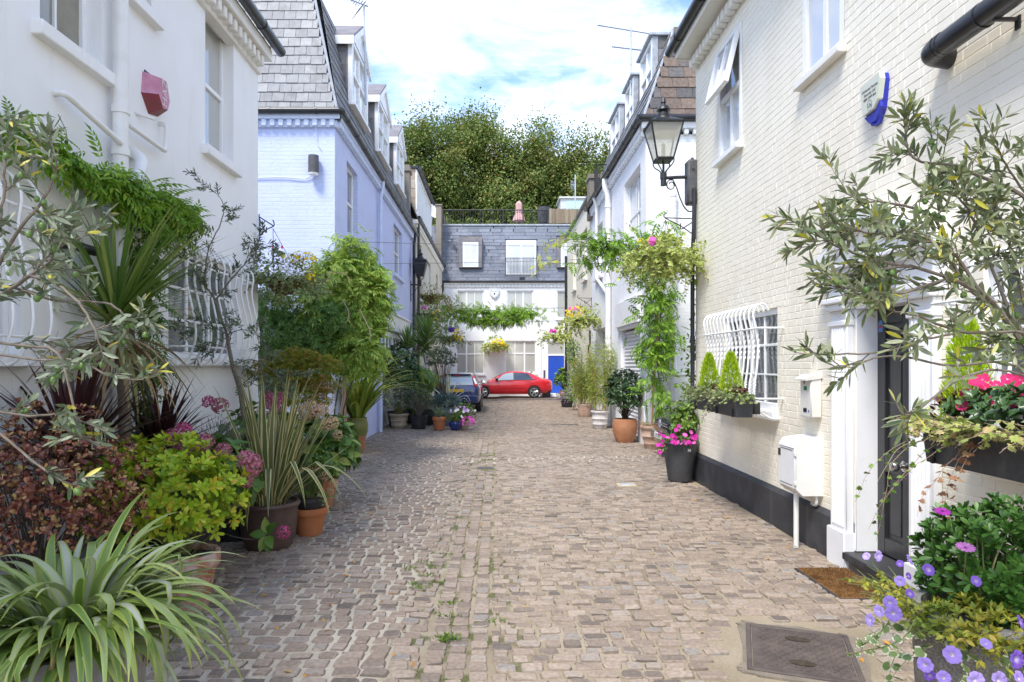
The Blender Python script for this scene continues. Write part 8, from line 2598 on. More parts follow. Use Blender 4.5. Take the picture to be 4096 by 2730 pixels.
# ------------------------------------------------------------------ middle group of pots on the left, before the navy car
def group_left():
 def pt(label,px,py,style,rt,rb,h,m,name='potted_plant',cat='potted plant'):
  Y=2660*1.8/(py-1458);c=A((px-1985)/2660*Y,Y+rb,0)
  th=thing(name,label,cat,c)
  return th,c,add_pot(th,c,style,rt,rb,h,m,M_SOIL,n=24)
 th,c,top=pt('grey leaved shrub in a beige stone pot by the blue house garage',1592,1718,'ring',.26,.2,.42,M_BEIGEP)
 bush(th,c+A(0,0,.8),(.48,.4,.42),150,8,.07,.016,L_GREY,T_LEAF,root=top)
 th,c,top=pt('twiggy grey green bush in a square shouldered black pot',1672,1718,'tub',.25,.19,.38,M_BLKPOT)
 bush(th,c+A(.02,0,.85),(.50,.4,.42),190,8,.06,.016,L_OLIVES,T_LEAF,root=top,mwood=M_TWIG)
 th,c,top=pt('spiky striped spider plant in an orange terracotta pot',1756,1722,'rim',.20,.14,.36,M_TERRAO)
 f=MB()
 for k in range(60):strap(f,top,k*2.399,radians(rng.uniform(30,85)),rng.uniform(.35,.62),.022,rng.uniform(.9,2.2),8,.25)
 part('foliage',f,L_SPID,th,angle=180)
 th,c,top=pt('leafy green herb in a small cobalt blue pot',1820,1721,'egg',.17,.12,.23,M_BLUEP)
 bush(th,c+A(0,0,.36),(.3,.25,.22),110,7,.05,.02,L_MID,root=top)
 th,c,top=pt('purple and white petunias over magenta ones in a small beige pot',1856,1719,'rim',.155,.11,.24,M_BEIGEP)
 bush(th,c+A(0,0,.45),(.32,.28,.32),110,6,.05,.024,L_MID,root=top)
 for(cx,cy,n,mes,r)in((1840,1645,26,(ME_LAV,ME_LAV,ME_WHT),(.26,.2,.14)),(1872,1690,30,(ME_MAG,ME_PNK),(.18,.16,.18)),(1888,1645,4,(ME_WHT,),(.1,.1,.08)),(1855,1668,3,(ME_WHT,),(.08,.1,.06))):
  p,o=ball(n,PY(cx,cy,17.9),r,.8,-.3)
  for q,d in zip(p,o):put('flower',mes[rng.integers(len(mes))],th,q+A(0,-.05,0),face_rot(nrmz(d+A(0,-.9,.5))),.032*rng.uniform(.8,1.2))
 def pt2(label,px,py,Y,h,rt,m,**k):
  c=A((px-1985)/2660*Y,Y,0);th=thing(k.get('name','potted_plant'),label,k.get('cat','potted plant'),c);return th,c,add_pot(th,c,k.get('style','tub'),rt,rt*.75,h,m,M_SOIL,n=24)
 th,c,top=pt2('blue grey dwarf conifer in a slate blue pot behind the spider plant',1782,0,19.6,.52,.3,mat('slate_blue_pot',(.10,.13,.16),.5))
 f=MB();p,o=ball(1300,c+A(0,0,.68),(.45,.4,.24),.3,-.3);place(f,T_DIA,p,nrmz(o+rdir(len(p))*.5),rdir(len(p)),rng.uniform(.06,.11,len(p)),.02);part('foliage',f,L_BLUEG,th,smooth=False)
 th,c,top=pt2('large agave with cream striped curling leaves at the tail of the navy car',1790,0,20.8,.5,.28,M_BLKPOT,name='potted_agave',cat='agave')
 f=MB()
 for(px0,a,el,L,dr,kk)in((0,1.6,84,1.15,.15,None),(0,1.2,82,1.1,.2,None),(0,.5,62,1.05,1.2,(.6,1.4)),(0,.1,52,1.05,1.0,(.7,1.5)),(0,-.3,40,1.1,.9,(.6,1.2)),(0,-.8,45,.9,1.8,(.4,1.6)),(0,2.6,60,1.0,1.0,None),(0,3.2,50,.95,.9,None),(0,-1.6,50,.8,2.0,(.4,1.5)),(0,-2.2,45,.9,1.6,None),(0,0,30,.9,.4,(.6,1.2)),(0,3.6,70,1.0,.4,None),(0,.8,72,1.1,.8,(.7,1.2))):strap(f,c+A(.0,0,.5),a,radians(el),L,.12,dr,14,.4,1.4,kk,basew=.7,tipp=1.8)
 part('foliage',f,L_AGAVE,th,angle=180)
 th,c,top=pt2('dark glossy camellia shrub against the white garage door',1590,0,19.2,.45,.3,M_BLKPOT)
 bush(th,c+A(.1,0,1.55),(.55,.5,.85),330,6,.12,.06,L_DARK,T_BROAD,root=top,mwood=M_TWIG)
 th,c,top=pt2('fresh green shrub with drooping divided leaves beside the camellia',1705,0,19.9,.45,.3,M_BLKPOT)
 f=MB();Q=[]
 for(x,y,r,n)in((1690,1500,(.42,.4,.25),110),(1650,1490,(.35,.3,.3),80),(1670,1560,(.35,.3,.3),60)):
  p,o=ball(n,PY(x,y,19.8),r,.5);Q+=[(p[i],nrmz(o[i]*.4+rdir(1)[0]*.5+A(.1,-.2,-.5)),A(0,-.2,1),.34*rng.uniform(.7,1.2))for i in range(len(p))]
 flush(f,T_WIST2,Q,1.0);part('foliage',f,L_CLIMB,th,smooth=False)
 w=MB()
 for k in range(5):w.tube(smooth_path([top,top+A(.05*k-.1,0,.5),PY(1680+15*k,1520,19.8)],8),.012,5)
 part('stem',w,M_GSTEM,th)
 f=MB()
 for k in range(9):place(f,T_BROAD,PY(1680,1487,19.5)+rng.normal(0,.03,3),nrmz(A(rng.uniform(-.6,.6),-.3,-.9)),A(0,-1,.2),.36*rng.uniform(.7,1.1),.17)
 part('foliage',f,L_ACID,th,angle=180,label='hanging acid yellow leaf cluster')
 c=A((1655-1985)/2660*20.6,20.6,0)
 th=thing('potted_yucca','tall leaning yucca with spiky rosette before the beige house','yucca',c)
 add_pot(th,c,'tub',.3,.24,.45,M_BLKPOT,M_SOIL,n=24)
 t0,t1=PY(1655,1448,20.6),PY(1712,1330,20.6)
 w=MB();w.tube(smooth_path([c+A(0,0,.4),t0,t1,t1+A(.05,0,.25)],16),np.linspace(.075,.055,16),10);part('trunk',w,M_BARK,th)
 f=MB()
 for k in range(190):
  t=rng.random();b=t1+(t1-t0)*(.35*t-.35)+A(0,0,.30*t-.30)
  strap(f,b,k*2.399,radians(rng.uniform(-35,20)+t*66),rng.uniform(.65,.98),.062,rng.uniform(.0,.35),5,.3,1.5)
 part('foliage',f,L_YUC,th,angle=180)
 c=A((1615-1985)/2660*21.5,21.5,0)
 th=thing('potted_yucca','shorter upright yucca half hidden behind the camellia','yucca',c)
 add_pot(th,c,'tub',.28,.22,.45,M_BLKPOT,M_SOIL,n=24)
 t1=PY(1632,1400,21.5);w=MB();w.tube([c+A(0,0,.4),t1],.06,10);part('trunk',w,M_BARK,th)
 f=MB()
 for k in range(80):strap(f,t1+A(0,0,.1*rng.random()),k*2.399,radians(rng.uniform(20,85)),rng.uniform(.65,1.0),.06,rng.uniform(0,.3),5,.3,1.5)
 part('foliage',f,L_YUC,th,angle=180)
 c=A((1770-1985)/2660*23.5,23.5,0)
 th=thing('potted_plant','rounded grey olive bush standing between the yucca and the navy car','potted plant',c)
 add_pot(th,c,'tub',.3,.24,.5,M_BLKPOT,M_SOIL,n=24)
 bush(th,PY(1765,1440,23.5),(.56,.5,.44),300,8,.09,.02,L_OLIVES,T_LEAF,root=c+A(0,0,.5),mwood=M_TWIG)
group_left()
# ------------------------------------------------------------------ hanging baskets
def basket(label,c,r,hook,strands,sl,ivy,flowers_,foli=None,bracket=None,T=T_IVY,ll=.05,n_up=160,up_r=None,extra=None,group=None):
 c=np.asarray(c,float)
 th=thing('hanging_basket',label,'hanging basket',c)
 b=MB();b.lathe([(.02,-r*.7),(r*.45,-r*.58),(r*.72,-r*.3),(r*.82,0),(r*.78,.0),(r*.6,-r*.2)],c,20);part('basket',b,mat('coir_liner',(.12,.07,.03),.95,(.07,.04,.02),20),th)
 if hook is not None:
  k=MB()
  for a in(.3,2.4,4.5):k.tube([c+A(r*.95*cos(a),r*.95*sin(a),0),hook],.004,4)
  part('chain',k,M_IRON,th)
 if bracket is not None:
  k=MB()
  for P in bracket:k.tube(P,.009,5)
  part('bracket',k,M_IRON,th)
 Q=[];w=MB()
 for i in range(strands):
  a=rng.uniform(0,6.28)
  vine_strand(Q,w,c+A(r*.9*cos(a),r*.9*sin(a),.02),(cos(a)*.7,sin(a)*.7,.25),rng.uniform(.4,1.0)*sl,ll,ll*.55,.8,.003,.2)
 p,o=ball(n_up,c+A(0,0,r*.15),(r*1.15,r*1.15,r*.6)if up_r is None else up_r,.6,-.95)
 for i in range(len(p)):Q.append((p[i],nrmz(o[i]+rdir(1)[0]*.6+A(0,0,-.2)),nrmz(o[i]+A(0,-.2,.9)),ll*rng.uniform(.6,1.2)))
 f=MB();flush(f,T,Q,1.0 if T is T_IVY else .5)
 part('foliage',f,ivy,th,angle=180)
 part('vine',w,M_TWIG,th)
 for(me,cc,rr,n,s)in flowers_:
  p,o=ball(n,cc,rr,.6,-.6)
  for q,d in zip(p,o):put('flower',me,th,q,face_rot(nrmz(d+A(0,-.8,.4))),s*rng.uniform(.8,1.2))
 if extra:extra(th,c)
 return th
def scroll_bracket(p,q):
 p,q=np.asarray(p,float),np.asarray(q,float)
 d=q-p
 return[np.array([p+A(0,0,.04),p-A(0,0,.32)]),np.array([p,q]),smooth_path([p-A(0,0,.28),p+d*.5-A(0,0,.12),q,q+A(0,0,.06),q-d*.07+A(0,0,.08)],16),smooth_path([p-A(0,0,.02),p+d*.25-A(0,0,.1),p+d*.48-A(0,0,.17),p+d*.5-A(0,0,.08)],12)]
def wispy(m,n,c,r,L=.07):
 def go(th,cc):
  f=MB();p,o=ball(n,c,r,.3);place(f,T_DIA,p,nrmz(o+rdir(len(p))*.6+A(0,0,.2)),rdir(len(p)),rng.uniform(.5,1.2,len(p))*L,L*.12);part('foliage',f,m,th,smooth=False)
 return go
def baskets():
 c=PY(1135,1130,9.7)
 def ex(th,cc):
  wispy(L_FERN,1300,PY(1195,1085,9.6),(.32,.25,.26),.06)(th,cc)
 basket('broad hanging basket with golden bidens and two crimson blooms at the white house corner',c,.28,PY(1092,915,9.75),150,.6,L_IVYG,[(ME_YEL,PY(1215,1035,9.5),(.22,.16,.12),40,.019),(ME_YEL,PY(1245,1110,9.5),(.08,.1,.2),22,.019),(ME_YEL,PY(1160,1030,9.5),(.16,.1,.05),12,.018),(ME_IMP,PY(1110,985,9.55),(.07,.06,.05),4,.032),(ME_STAR,PY(1150,1110,9.4),(.22,.1,.18),50,.008)],bracket=scroll_bracket(A(-3.49,9.79,3.97),PY(1095,905,9.79)),ll=.045,n_up=700,up_r=(.43,.33,.40),extra=ex)
 c=PY(2655,1035,10.45)
 def ex2(th,cc):
  wispy(L_RUST,330,PY(2632,1025,10.3),(.17,.12,.15),.09)(th,cc)
  wispy(L_FERN,200,PY(2720,985,10.4),(.2,.15,.14),.05)(th,cc)
  wispy(L_RUST,260,PY(2568,1020,10.4),(.1,.1,.14),.06)(th,cc)
 basket('hanging basket of cream variegated ivy with pink petunias at the cream house corner',c,.24,PY(2662,880,10.45),220,.85,L_IVYV,[(ME_PNK,PY(2610,968,10.2),(.07,.05,.06),5,.045),(ME_PNK,PY(2660,980,10.2),(.05,.04,.03),3,.04),(ME_YEL,PY(2740,965,10.3),(.1,.1,.12),10,.014),(ME_YEL,PY(2580,965,10.3),(.12,.1,.06),9,.014)],bracket=scroll_bracket(PY(2784,876,10.5),PY(2660,872,10.5)),ll=.072,n_up=850,up_r=(.33,.31,.34),extra=ex2)
 c=PY(2322,1278,21.5)
 basket('hanging basket of yellow and pink blooms beside the narrow cream house',c,.34,PY(2308,1215,21.5),75,1.0,L_IVYV,[(ME_YEL,PY(2300,1252,21.2),(.3,.2,.25),45,.034),(ME_PNK,PY(2292,1236,21.2),(.12,.1,.06),8,.055)],bracket=scroll_bracket(PY(2366,1195,21.5),PY(2312,1192,21.5)),ll=.09,n_up=190,up_r=(.45,.4,.35),extra=wispy(L_FERN,300,PY(2335,1255,21.4),(.45,.3,.28),.1))
 c=PY(2232,1345,30)
 basket('hanging basket with magenta petunias and a long ivy tail above the blue door',c,.36,PY(2232,1290,30),70,1.0,L_IVYV,[(ME_MAG,PY(2213,1328,29.6),(.14,.1,.12),9,.07),(ME_YEL,PY(2240,1325,29.6),(.25,.2,.2),14,.03)],ll=.11,n_up=170,up_r=(.45,.4,.35))
 c=PY(1980,1380,37.0)
 basket('hanging basket of massed yellow blooms on the white end house',c,.38,PY(1980,1345,37),70,.95,L_IVYV,[(ME_YEL,PY(1992,1375,36.5),(.42,.2,.25),60,.05)],bracket=[np.array([A(c[0],37.6,E(0,1322)[2]),A(c[0],37.0,E(0,1322)[2]),A(c[0],37.0,E(0,1330)[2])]),np.array([A(c[0],37.55,E(0,1318)[2]),A(c[0],37.55,E(0,1335)[2])])],ll=.13,n_up=170,up_r=(.55,.45,.45))
 c=PY(1795,1352,29)
 basket('hanging basket with indigo cluster and yellow blooms left of the end house windows',c,.36,PY(1800,1290,29),75,.9,L_IVYG,[(ME_IND,PY(1806,1322,28.6),(.16,.12,.16),24,.05),(ME_YEL,PY(1830,1345,28.6),(.28,.2,.32),48,.036)],ll=.10,n_up=200,up_r=(.5,.45,.42))
 c=PY(1685,1265,25.9)
 basket('shaggy hanging basket beneath the dark lantern by the black drainpipe',c,.45,PY(1685,1180,25.9),110,1.2,L_IVYG,[(ME_PNK,PY(1698,1232,25.4),(.1,.1,.08),6,.05),(ME_YEL,PY(1740,1265,25.4),(.25,.2,.3),16,.04)],ll=.10,n_up=260,up_r=(.6,.5,.6))
 c=PY(1712,1185,27.5)
 th=basket('window basket with long mossy curtains of foliage on the beige house',c,.5,None,70,1.7,L_FERN,[],ll=.10,T=T_LEAF,n_up=240,up_r=(.75,.5,.45))
baskets()
# ------------------------------------------------------------------ window boxes on the right
def trough(th,x0,x1,y0,y1,z0,z1):
 b=MB()
 t=.02
 b.add([(x0+t,y0+t,z0),(x1-t,y0+t,z0),(x1-t,y1-t,z0),(x0+t,y1-t,z0),(x0,y0,z1),(x1,y0,z1),(x1,y1,z1),(x0,y1,z1),(x0+.02,y0+.02,z1),(x1-.02,y0+.02,z1),(x1-.02,y1-.02,z1),(x0+.02,y1-.02,z1),(x0+.02,y0+.02,z1-.03),(x1-.02,y0+.02,z1-.03),(x1-.02,y1-.02,z1-.03),(x0+.02,y1-.02,z1-.03)],
   np.array([[3,2,1,0],[0,1,5,4],[1,2,6,5],[2,3,7,6],[3,0,4,7],[4,5,9,8],[5,6,10,9],[6,7,11,10],[7,4,8,11],[8,9,13,12],[9,10,14,13],[10,11,15,14],[11,8,12,15]]))
 part('trough',b,M_CHARP,th,smooth=False)
 for yy in(y0+.1,y1-.1):
  c=MB();c.box(x0-.005,x0+.016,yy-.012,yy+.012,z0+.0,z0+.09,.003);part('clip',c,M_BLACK,th)
 s=MB();s.box(x0+.022,x1-.022,y0+.022,y1-.022,z1-.05,z1-.022);part('soil',s,M_SOIL,th)
def conifer(th,c,h,r):
 f=MB()
 n=3000
 z=rng.random(n)**.8
 rad=r*(1-z)**.55*np.minimum(1,.55+z*2.5)*(.65+.35*rng.random(n))
 a=rng.uniform(0,6.28,n)
 lobes=1+.16*np.sin(a*5+z*9)
 p=np.asarray(c)+np.stack([rad*lobes*np.cos(a),rad*lobes*np.sin(a),z*h],-1)
 d=nrmz(np.stack([np.cos(a)*.55,np.sin(a)*.55,np.full(n,1.0)],-1)+rdir(n)*.35)
 place(f,T_DIA,p,d,rdir(n),rng.uniform(.028,.055,n),rng.uniform(.006,.011,n))
 part('conifer',f,L_CYP,th,smooth=False)
def window_boxes():
 for(y0,y1,cy,lab)in((7.28,8.02,7.72,'near charcoal window box with gold cypress and trailing cream ivy on the white grille'),(8.12,8.86,8.5,'far charcoal window box with gold cypress, behind its twin on the white grille')):
  th=thing('window_box',lab,'window box',A(2.73,(y0+y1)/2,1.2),'window boxes on the bulging grille')
  trough(th,2.615,2.83,y0,y1,1.215,1.44)
  conifer(th,A(2.72,cy,1.42),.50,.135)
  h=MB();h.tube([(2.84,y0+.08,1.40),(2.9,y0+.08,1.42)],.008,5);h.box(2.83,2.9,y0+.02,y0+.14,1.25,1.38,.005);part('hook',h,M_BLACK,th)
  Q=[];w=MB()
  for i in range(120):
   yy=rng.uniform(y0,y1);s=rng.random()
   if s<.6:p,d=A(2.63,yy,1.44),(-.8,-.1,.35)
   elif s<.85:p,d=A(rng.uniform(2.63,2.82),y0+.02,1.44),(rng.uniform(-.3,.1),-.9,.3)
   else:p,d=A(rng.uniform(2.63,2.82),yy,1.44),(rng.uniform(-.4,.4),-.2,.9)
   vine_strand(Q,w,p,d,rng.uniform(.10,.26),.042,.022,1.0,.0018,.22)
  for i in range(4):
   q=vine_strand(Q,w,A(2.62,y0+.1+.1*i,1.42),(-.5,-.2,.1),rng.uniform(.35,.6),.034,.036,1.2,.0018,.15)
  f=MB();flush(f,T_IVY,Q,1.0);part('ivy',f,L_IVYG,th,angle=180)
  part('vine',w,M_TWIG,th)
  f=MB();p=np.stack([rng.uniform(2.64,2.82,130),rng.uniform(y0+.05,y1-.05,130),rng.uniform(1.43,1.54,130)],-1);place(f,T_OBOV,p,nrmz(rdir(130)+A(0,0,.6)),rdir(130)+A(0,0,.8),.045,.03);part('foliage',f,L_HEU,th,angle=180)
 y0,y1=3.05,4.13
 th=thing('window_box','black window box crowded with hot pink impatiens and golden ivy beyond the door','window box',A(2.76,3.6,1.2))
 trough(th,2.64,2.88,y0,y1,1.20,1.43)
 conifer(th,A(2.78,3.93,1.40),.66,.15)
 Q=[];w=MB()
 for i in range(150):
  yy=rng.uniform(y0,y1);s=rng.random()
  if s<.7:p,d=A(2.66,yy,1.43),(-.8,rng.uniform(-.3,.5),.35)
  else:p,d=A(rng.uniform(2.66,2.86),y1-.02,1.43),(rng.uniform(-.6,.1),.8,.3)
  vine_strand(Q,w,p,d,rng.uniform(.10,.28),.046,.022,1.0,.0018,.22)
 f=MB();flush(f,T_IVY,Q,1.0);part('ivy',f,L_IVYA,th,angle=180)
 Q=[]
 for(a,L)in((.1,.75),(.25,.7),(.35,.55),(.15,.5),(.02,.6)):vine_strand(Q,w,A(2.62,y1-a,1.36),(-.35,.1,-.1),L,.036,.035,.9,.0018,.13)
 f=MB();flush(f,T_IVY,Q,1.0);part('ivy',f,L_CLIMB,th,angle=180)
 Q=[]
 for(a,L)in((.42,.5),(.5,.42),(.47,.55)):vine_strand(Q,w,A(2.61,y1-a,1.36),(-.2,0,-.3),L,.05,.028,.9,.0018,.13)
 f=MB();flush(f,T_IVY,Q,1.0);part('ivy',f,L_IVYR,th,angle=180)
 part('vine',w,M_TERRAP,th)
 bush(th,A(2.74,3.55,1.53),(.15,.42,.14),120,6,.075,.036,L_DARK,T_BROAD,wood=False)
 bush(th,A(2.76,4.02,1.52),(.10,.10,.10),26,6,.06,.022,L_HEU,T_LEAF,wood=False)
 for(x,y,Y)in((3850,1625,3.75),(3905,1530,3.8),(3940,1555,3.75),(3985,1540,3.7),(4040,1575,3.6),(4010,1590,3.6),(4065,1610,3.5),(4090,1560,3.5),(4080,1520,3.55),(3985,1600,3.6),(4030,1520,3.6),(3930,1520,3.7),(4110,1600,3.4),(4150,1560,3.3),(4200,1600,3.2),(3870,1570,3.8),(4050,1545,3.55)):
  p=PY(x,y,Y);put('flower',ME_IMP,th,p,face_rot(nrmz(A(-.6,-.6,.3)+rng.normal(0,.35,3))),.034*rng.uniform(.85,1.15))
window_boxes()
# ------------------------------------------------------------------ right: planters and pots
def planter_38():
 c=A(2.86,10.35,0)
 th=thing('planter','tall charcoal planter of magenta petunias with faint white number','planter',c)
 top=add_pot(th,c,'tub',.265,.185,.60,M_CHARP,M_SOIL)
 lettering('number','38',th,PY(2757,1803,10.09),np.array([[1,0,0],[0,0,-1],[0,1,0]],float),.055,mat('chalk_white',(.6,.6,.6),.7),.002)
 bush(th,top+A(-.02,-.02,.06),(.28,.26,.12),130,6,.04,.015,L_MID,wood=False,zmin=-.2)
 bush(th,top+A(.08,.02,.36),(.2,.2,.28),70,6,.085,.045,L_CLIMB,T_BROAD,root=top)
 pts=[(x,y)for x,y in((2640,1735),(2650,1765),(2655,1745),(2648,1780),(2670,1750),(2690,1745),(2700,1752),(2710,1770),(2725,1775),(2735,1765),(2745,1772),(2755,1768),(2700,1772),(2690,1768),(2740,1740),(2770,1750),(2780,1755),(2785,1745),(2632,1780),(2705,1720),(2715,1705),(2640,1810),(2765,1730),(2760,1775),(2775,1770))]
 for x,y in pts:put('flower',ME_MAG if rng.random()<.7 else ME_PNK,th,PY(x,y,10.05),face_rot(nrmz(A(-.1,-.9,.4)+rng.normal(0,.4,3))),.036*rng.uniform(.8,1.1))
 f=MB();p,o=ball(160,PY(2650,1770,10.15),(.08,.1,.16),.3);place(f,T_LEAF,p,nrmz(o+A(-.2,0,-.4)+rdir(len(p))*.5),o+A(0,0,.8),.045,.018);part('foliage',f,L_MID,th,angle=180)
planter_38()
def pots_right():
 c=A(2.96,15.3,0)
 th=thing('potted_plant','dense dark green laurel bush in a smooth orange terracotta pot','potted plant',c)
 top=add_pot(th,c,'egg',.27,.19,.55,M_TERRA,M_SOIL)
 bush(th,c+A(.0,0,1.12),(.44,.42,.56),520,6,.075,.034,L_DARK,T_BROAD,root=top,shell=.55,mwood=M_BARKD)
 for(px,Y,h,rt,m,style,ph,lab,n,mleaf)in((2400,18.7,1.9,.24,M_WHITEP,'ring',.5,'yellow stemmed bamboo in a ringed limewashed pot',15,L_BAMB),(2338,22.8,1.55,.25,M_TERRAP,'bowl',.44,'feathery bamboo in a relief moulded terracotta pot',16,L_BAMB)):
  c=A((px-1985)/2660*Y,Y,0)
  th=thing('potted_bamboo',lab,'potted bamboo',c)
  top=add_pot(th,c,style,rt,rt*.78,ph,m,M_SOIL,n=28)
  w=MB();Q=[]
  for k in range(n):
   a=rng.uniform(0,6.28);b=top+A(.14*cos(a),.14*sin(a),-.03);e=b+A(.34*cos(a)*rng.random()+(.12 if px>2380 and k%3==0 else 0),.3*sin(a)*rng.random(),h*rng.uniform(.6,1.12))
   P=smooth_path([b,(b+e)/2+rng.normal(0,.02,3),e],14);w.tube(P,np.linspace(.011,.004,14),5)
   for j in range(3,14):
    for _ in range(9):
     d=nrmz(rdir(1)[0]+A(0,0,.1));l=rng.uniform(.08,.24)
     q=P[j]+d*l
     for s in range(3):Q.append((P[j]+d*l*(.5+.25*s),nrmz(d+rdir(1)[0]*.6+A(0,0,-.4)),rdir(1)[0]+A(0,0,.6),rng.uniform(.08,.14)))
  part('cane',w,M_CANE,th);f=MB();flush(f,T_DIA,Q,.14);part('foliage',f,mleaf,th,smooth=False)
 c=A(3.12,24.0,0)
 th=thing('climber','green climber column on the narrow cream house wall behind the bamboo','climber',c)
 f=MB()
 for(px,py,r,n)in((2292,1410,(.28,.3,.5),420),(2300,1500,(.32,.3,.5),420),(2290,1560,(.34,.3,.45),350),(2440,1330,(.2,.3,.35),0)):
  if not n:continue
  p,o=ball(n,PY(px,py,26),r,.4);place(f,T_LEAF,p,nrmz(o+rdir(len(p))*.7+A(0,0,-.3)),o+A(0,-.3,.8),.10*rng.uniform(.6,1.2,len(p)),.05)
 part('foliage',f,L_MID,th,angle=180)
 w=MB();w.tube(smooth_path([PY(2295,1640,26),PY(2300,1500,26),PY(2292,1360,26)],10),.02,6);part('stem',w,M_BARKD,th)
 c=A((2268-1985)/2660*28,28,0)
 th=thing('potted_plant','lilac flowered cushion plants in a low black pot near the blue door','potted plant',c)
 add_pot(th,c,'tub',.28,.22,.34,M_BLKPOT,M_SOIL,n=20)
 bush(th,c+A(-.05,0,.45),(.42,.35,.3),170,6,.06,.02,L_GREY,wood=False)
 p,o=ball(60,c+A(-.05,-.1,.42),(.44,.34,.3),.85)
 for q,d in zip(p,o):put('flower',ME_LAV,th,q,face_rot(d),.03)
 c=A((2258-1985)/2660*32.5,32.5,0)
 th=thing('potted_plant','big leaved green plant in a footed terracotta urn beside the blue door','potted plant',c)
 add_pot(th,c,'urn',.24,.15,.55,M_TERRA,M_SOIL,n=20)
 bush(th,c+A(-.05,0,1.05),(.42,.4,.5),110,6,.17,.10,L_CLIMB,T_BROAD,root=c+A(0,0,.5))
 c=A(2.75,36.9,0)
 b=MB();b.box(2.55,3.0,36.7,37.1,0,.42,.02);b.box(2.52,3.03,36.67,37.13,.42,.46,.01);solo('bin',b,M_GREYBOX,'small dark bin behind the red coupe beside the blue door','bin',loc=c)
 b=MB();b.box(3.9,4.25,14.6,14.88,1.0,1.55,.01);b.box(3.88,4.27,14.58,14.88,1.55,1.6,.01);solo('meter_box',b,M_WPAINT,'white meter cupboard on the wall above the black hatchback','meter box',loc=(4.07,14.7,1.0))
pots_right()
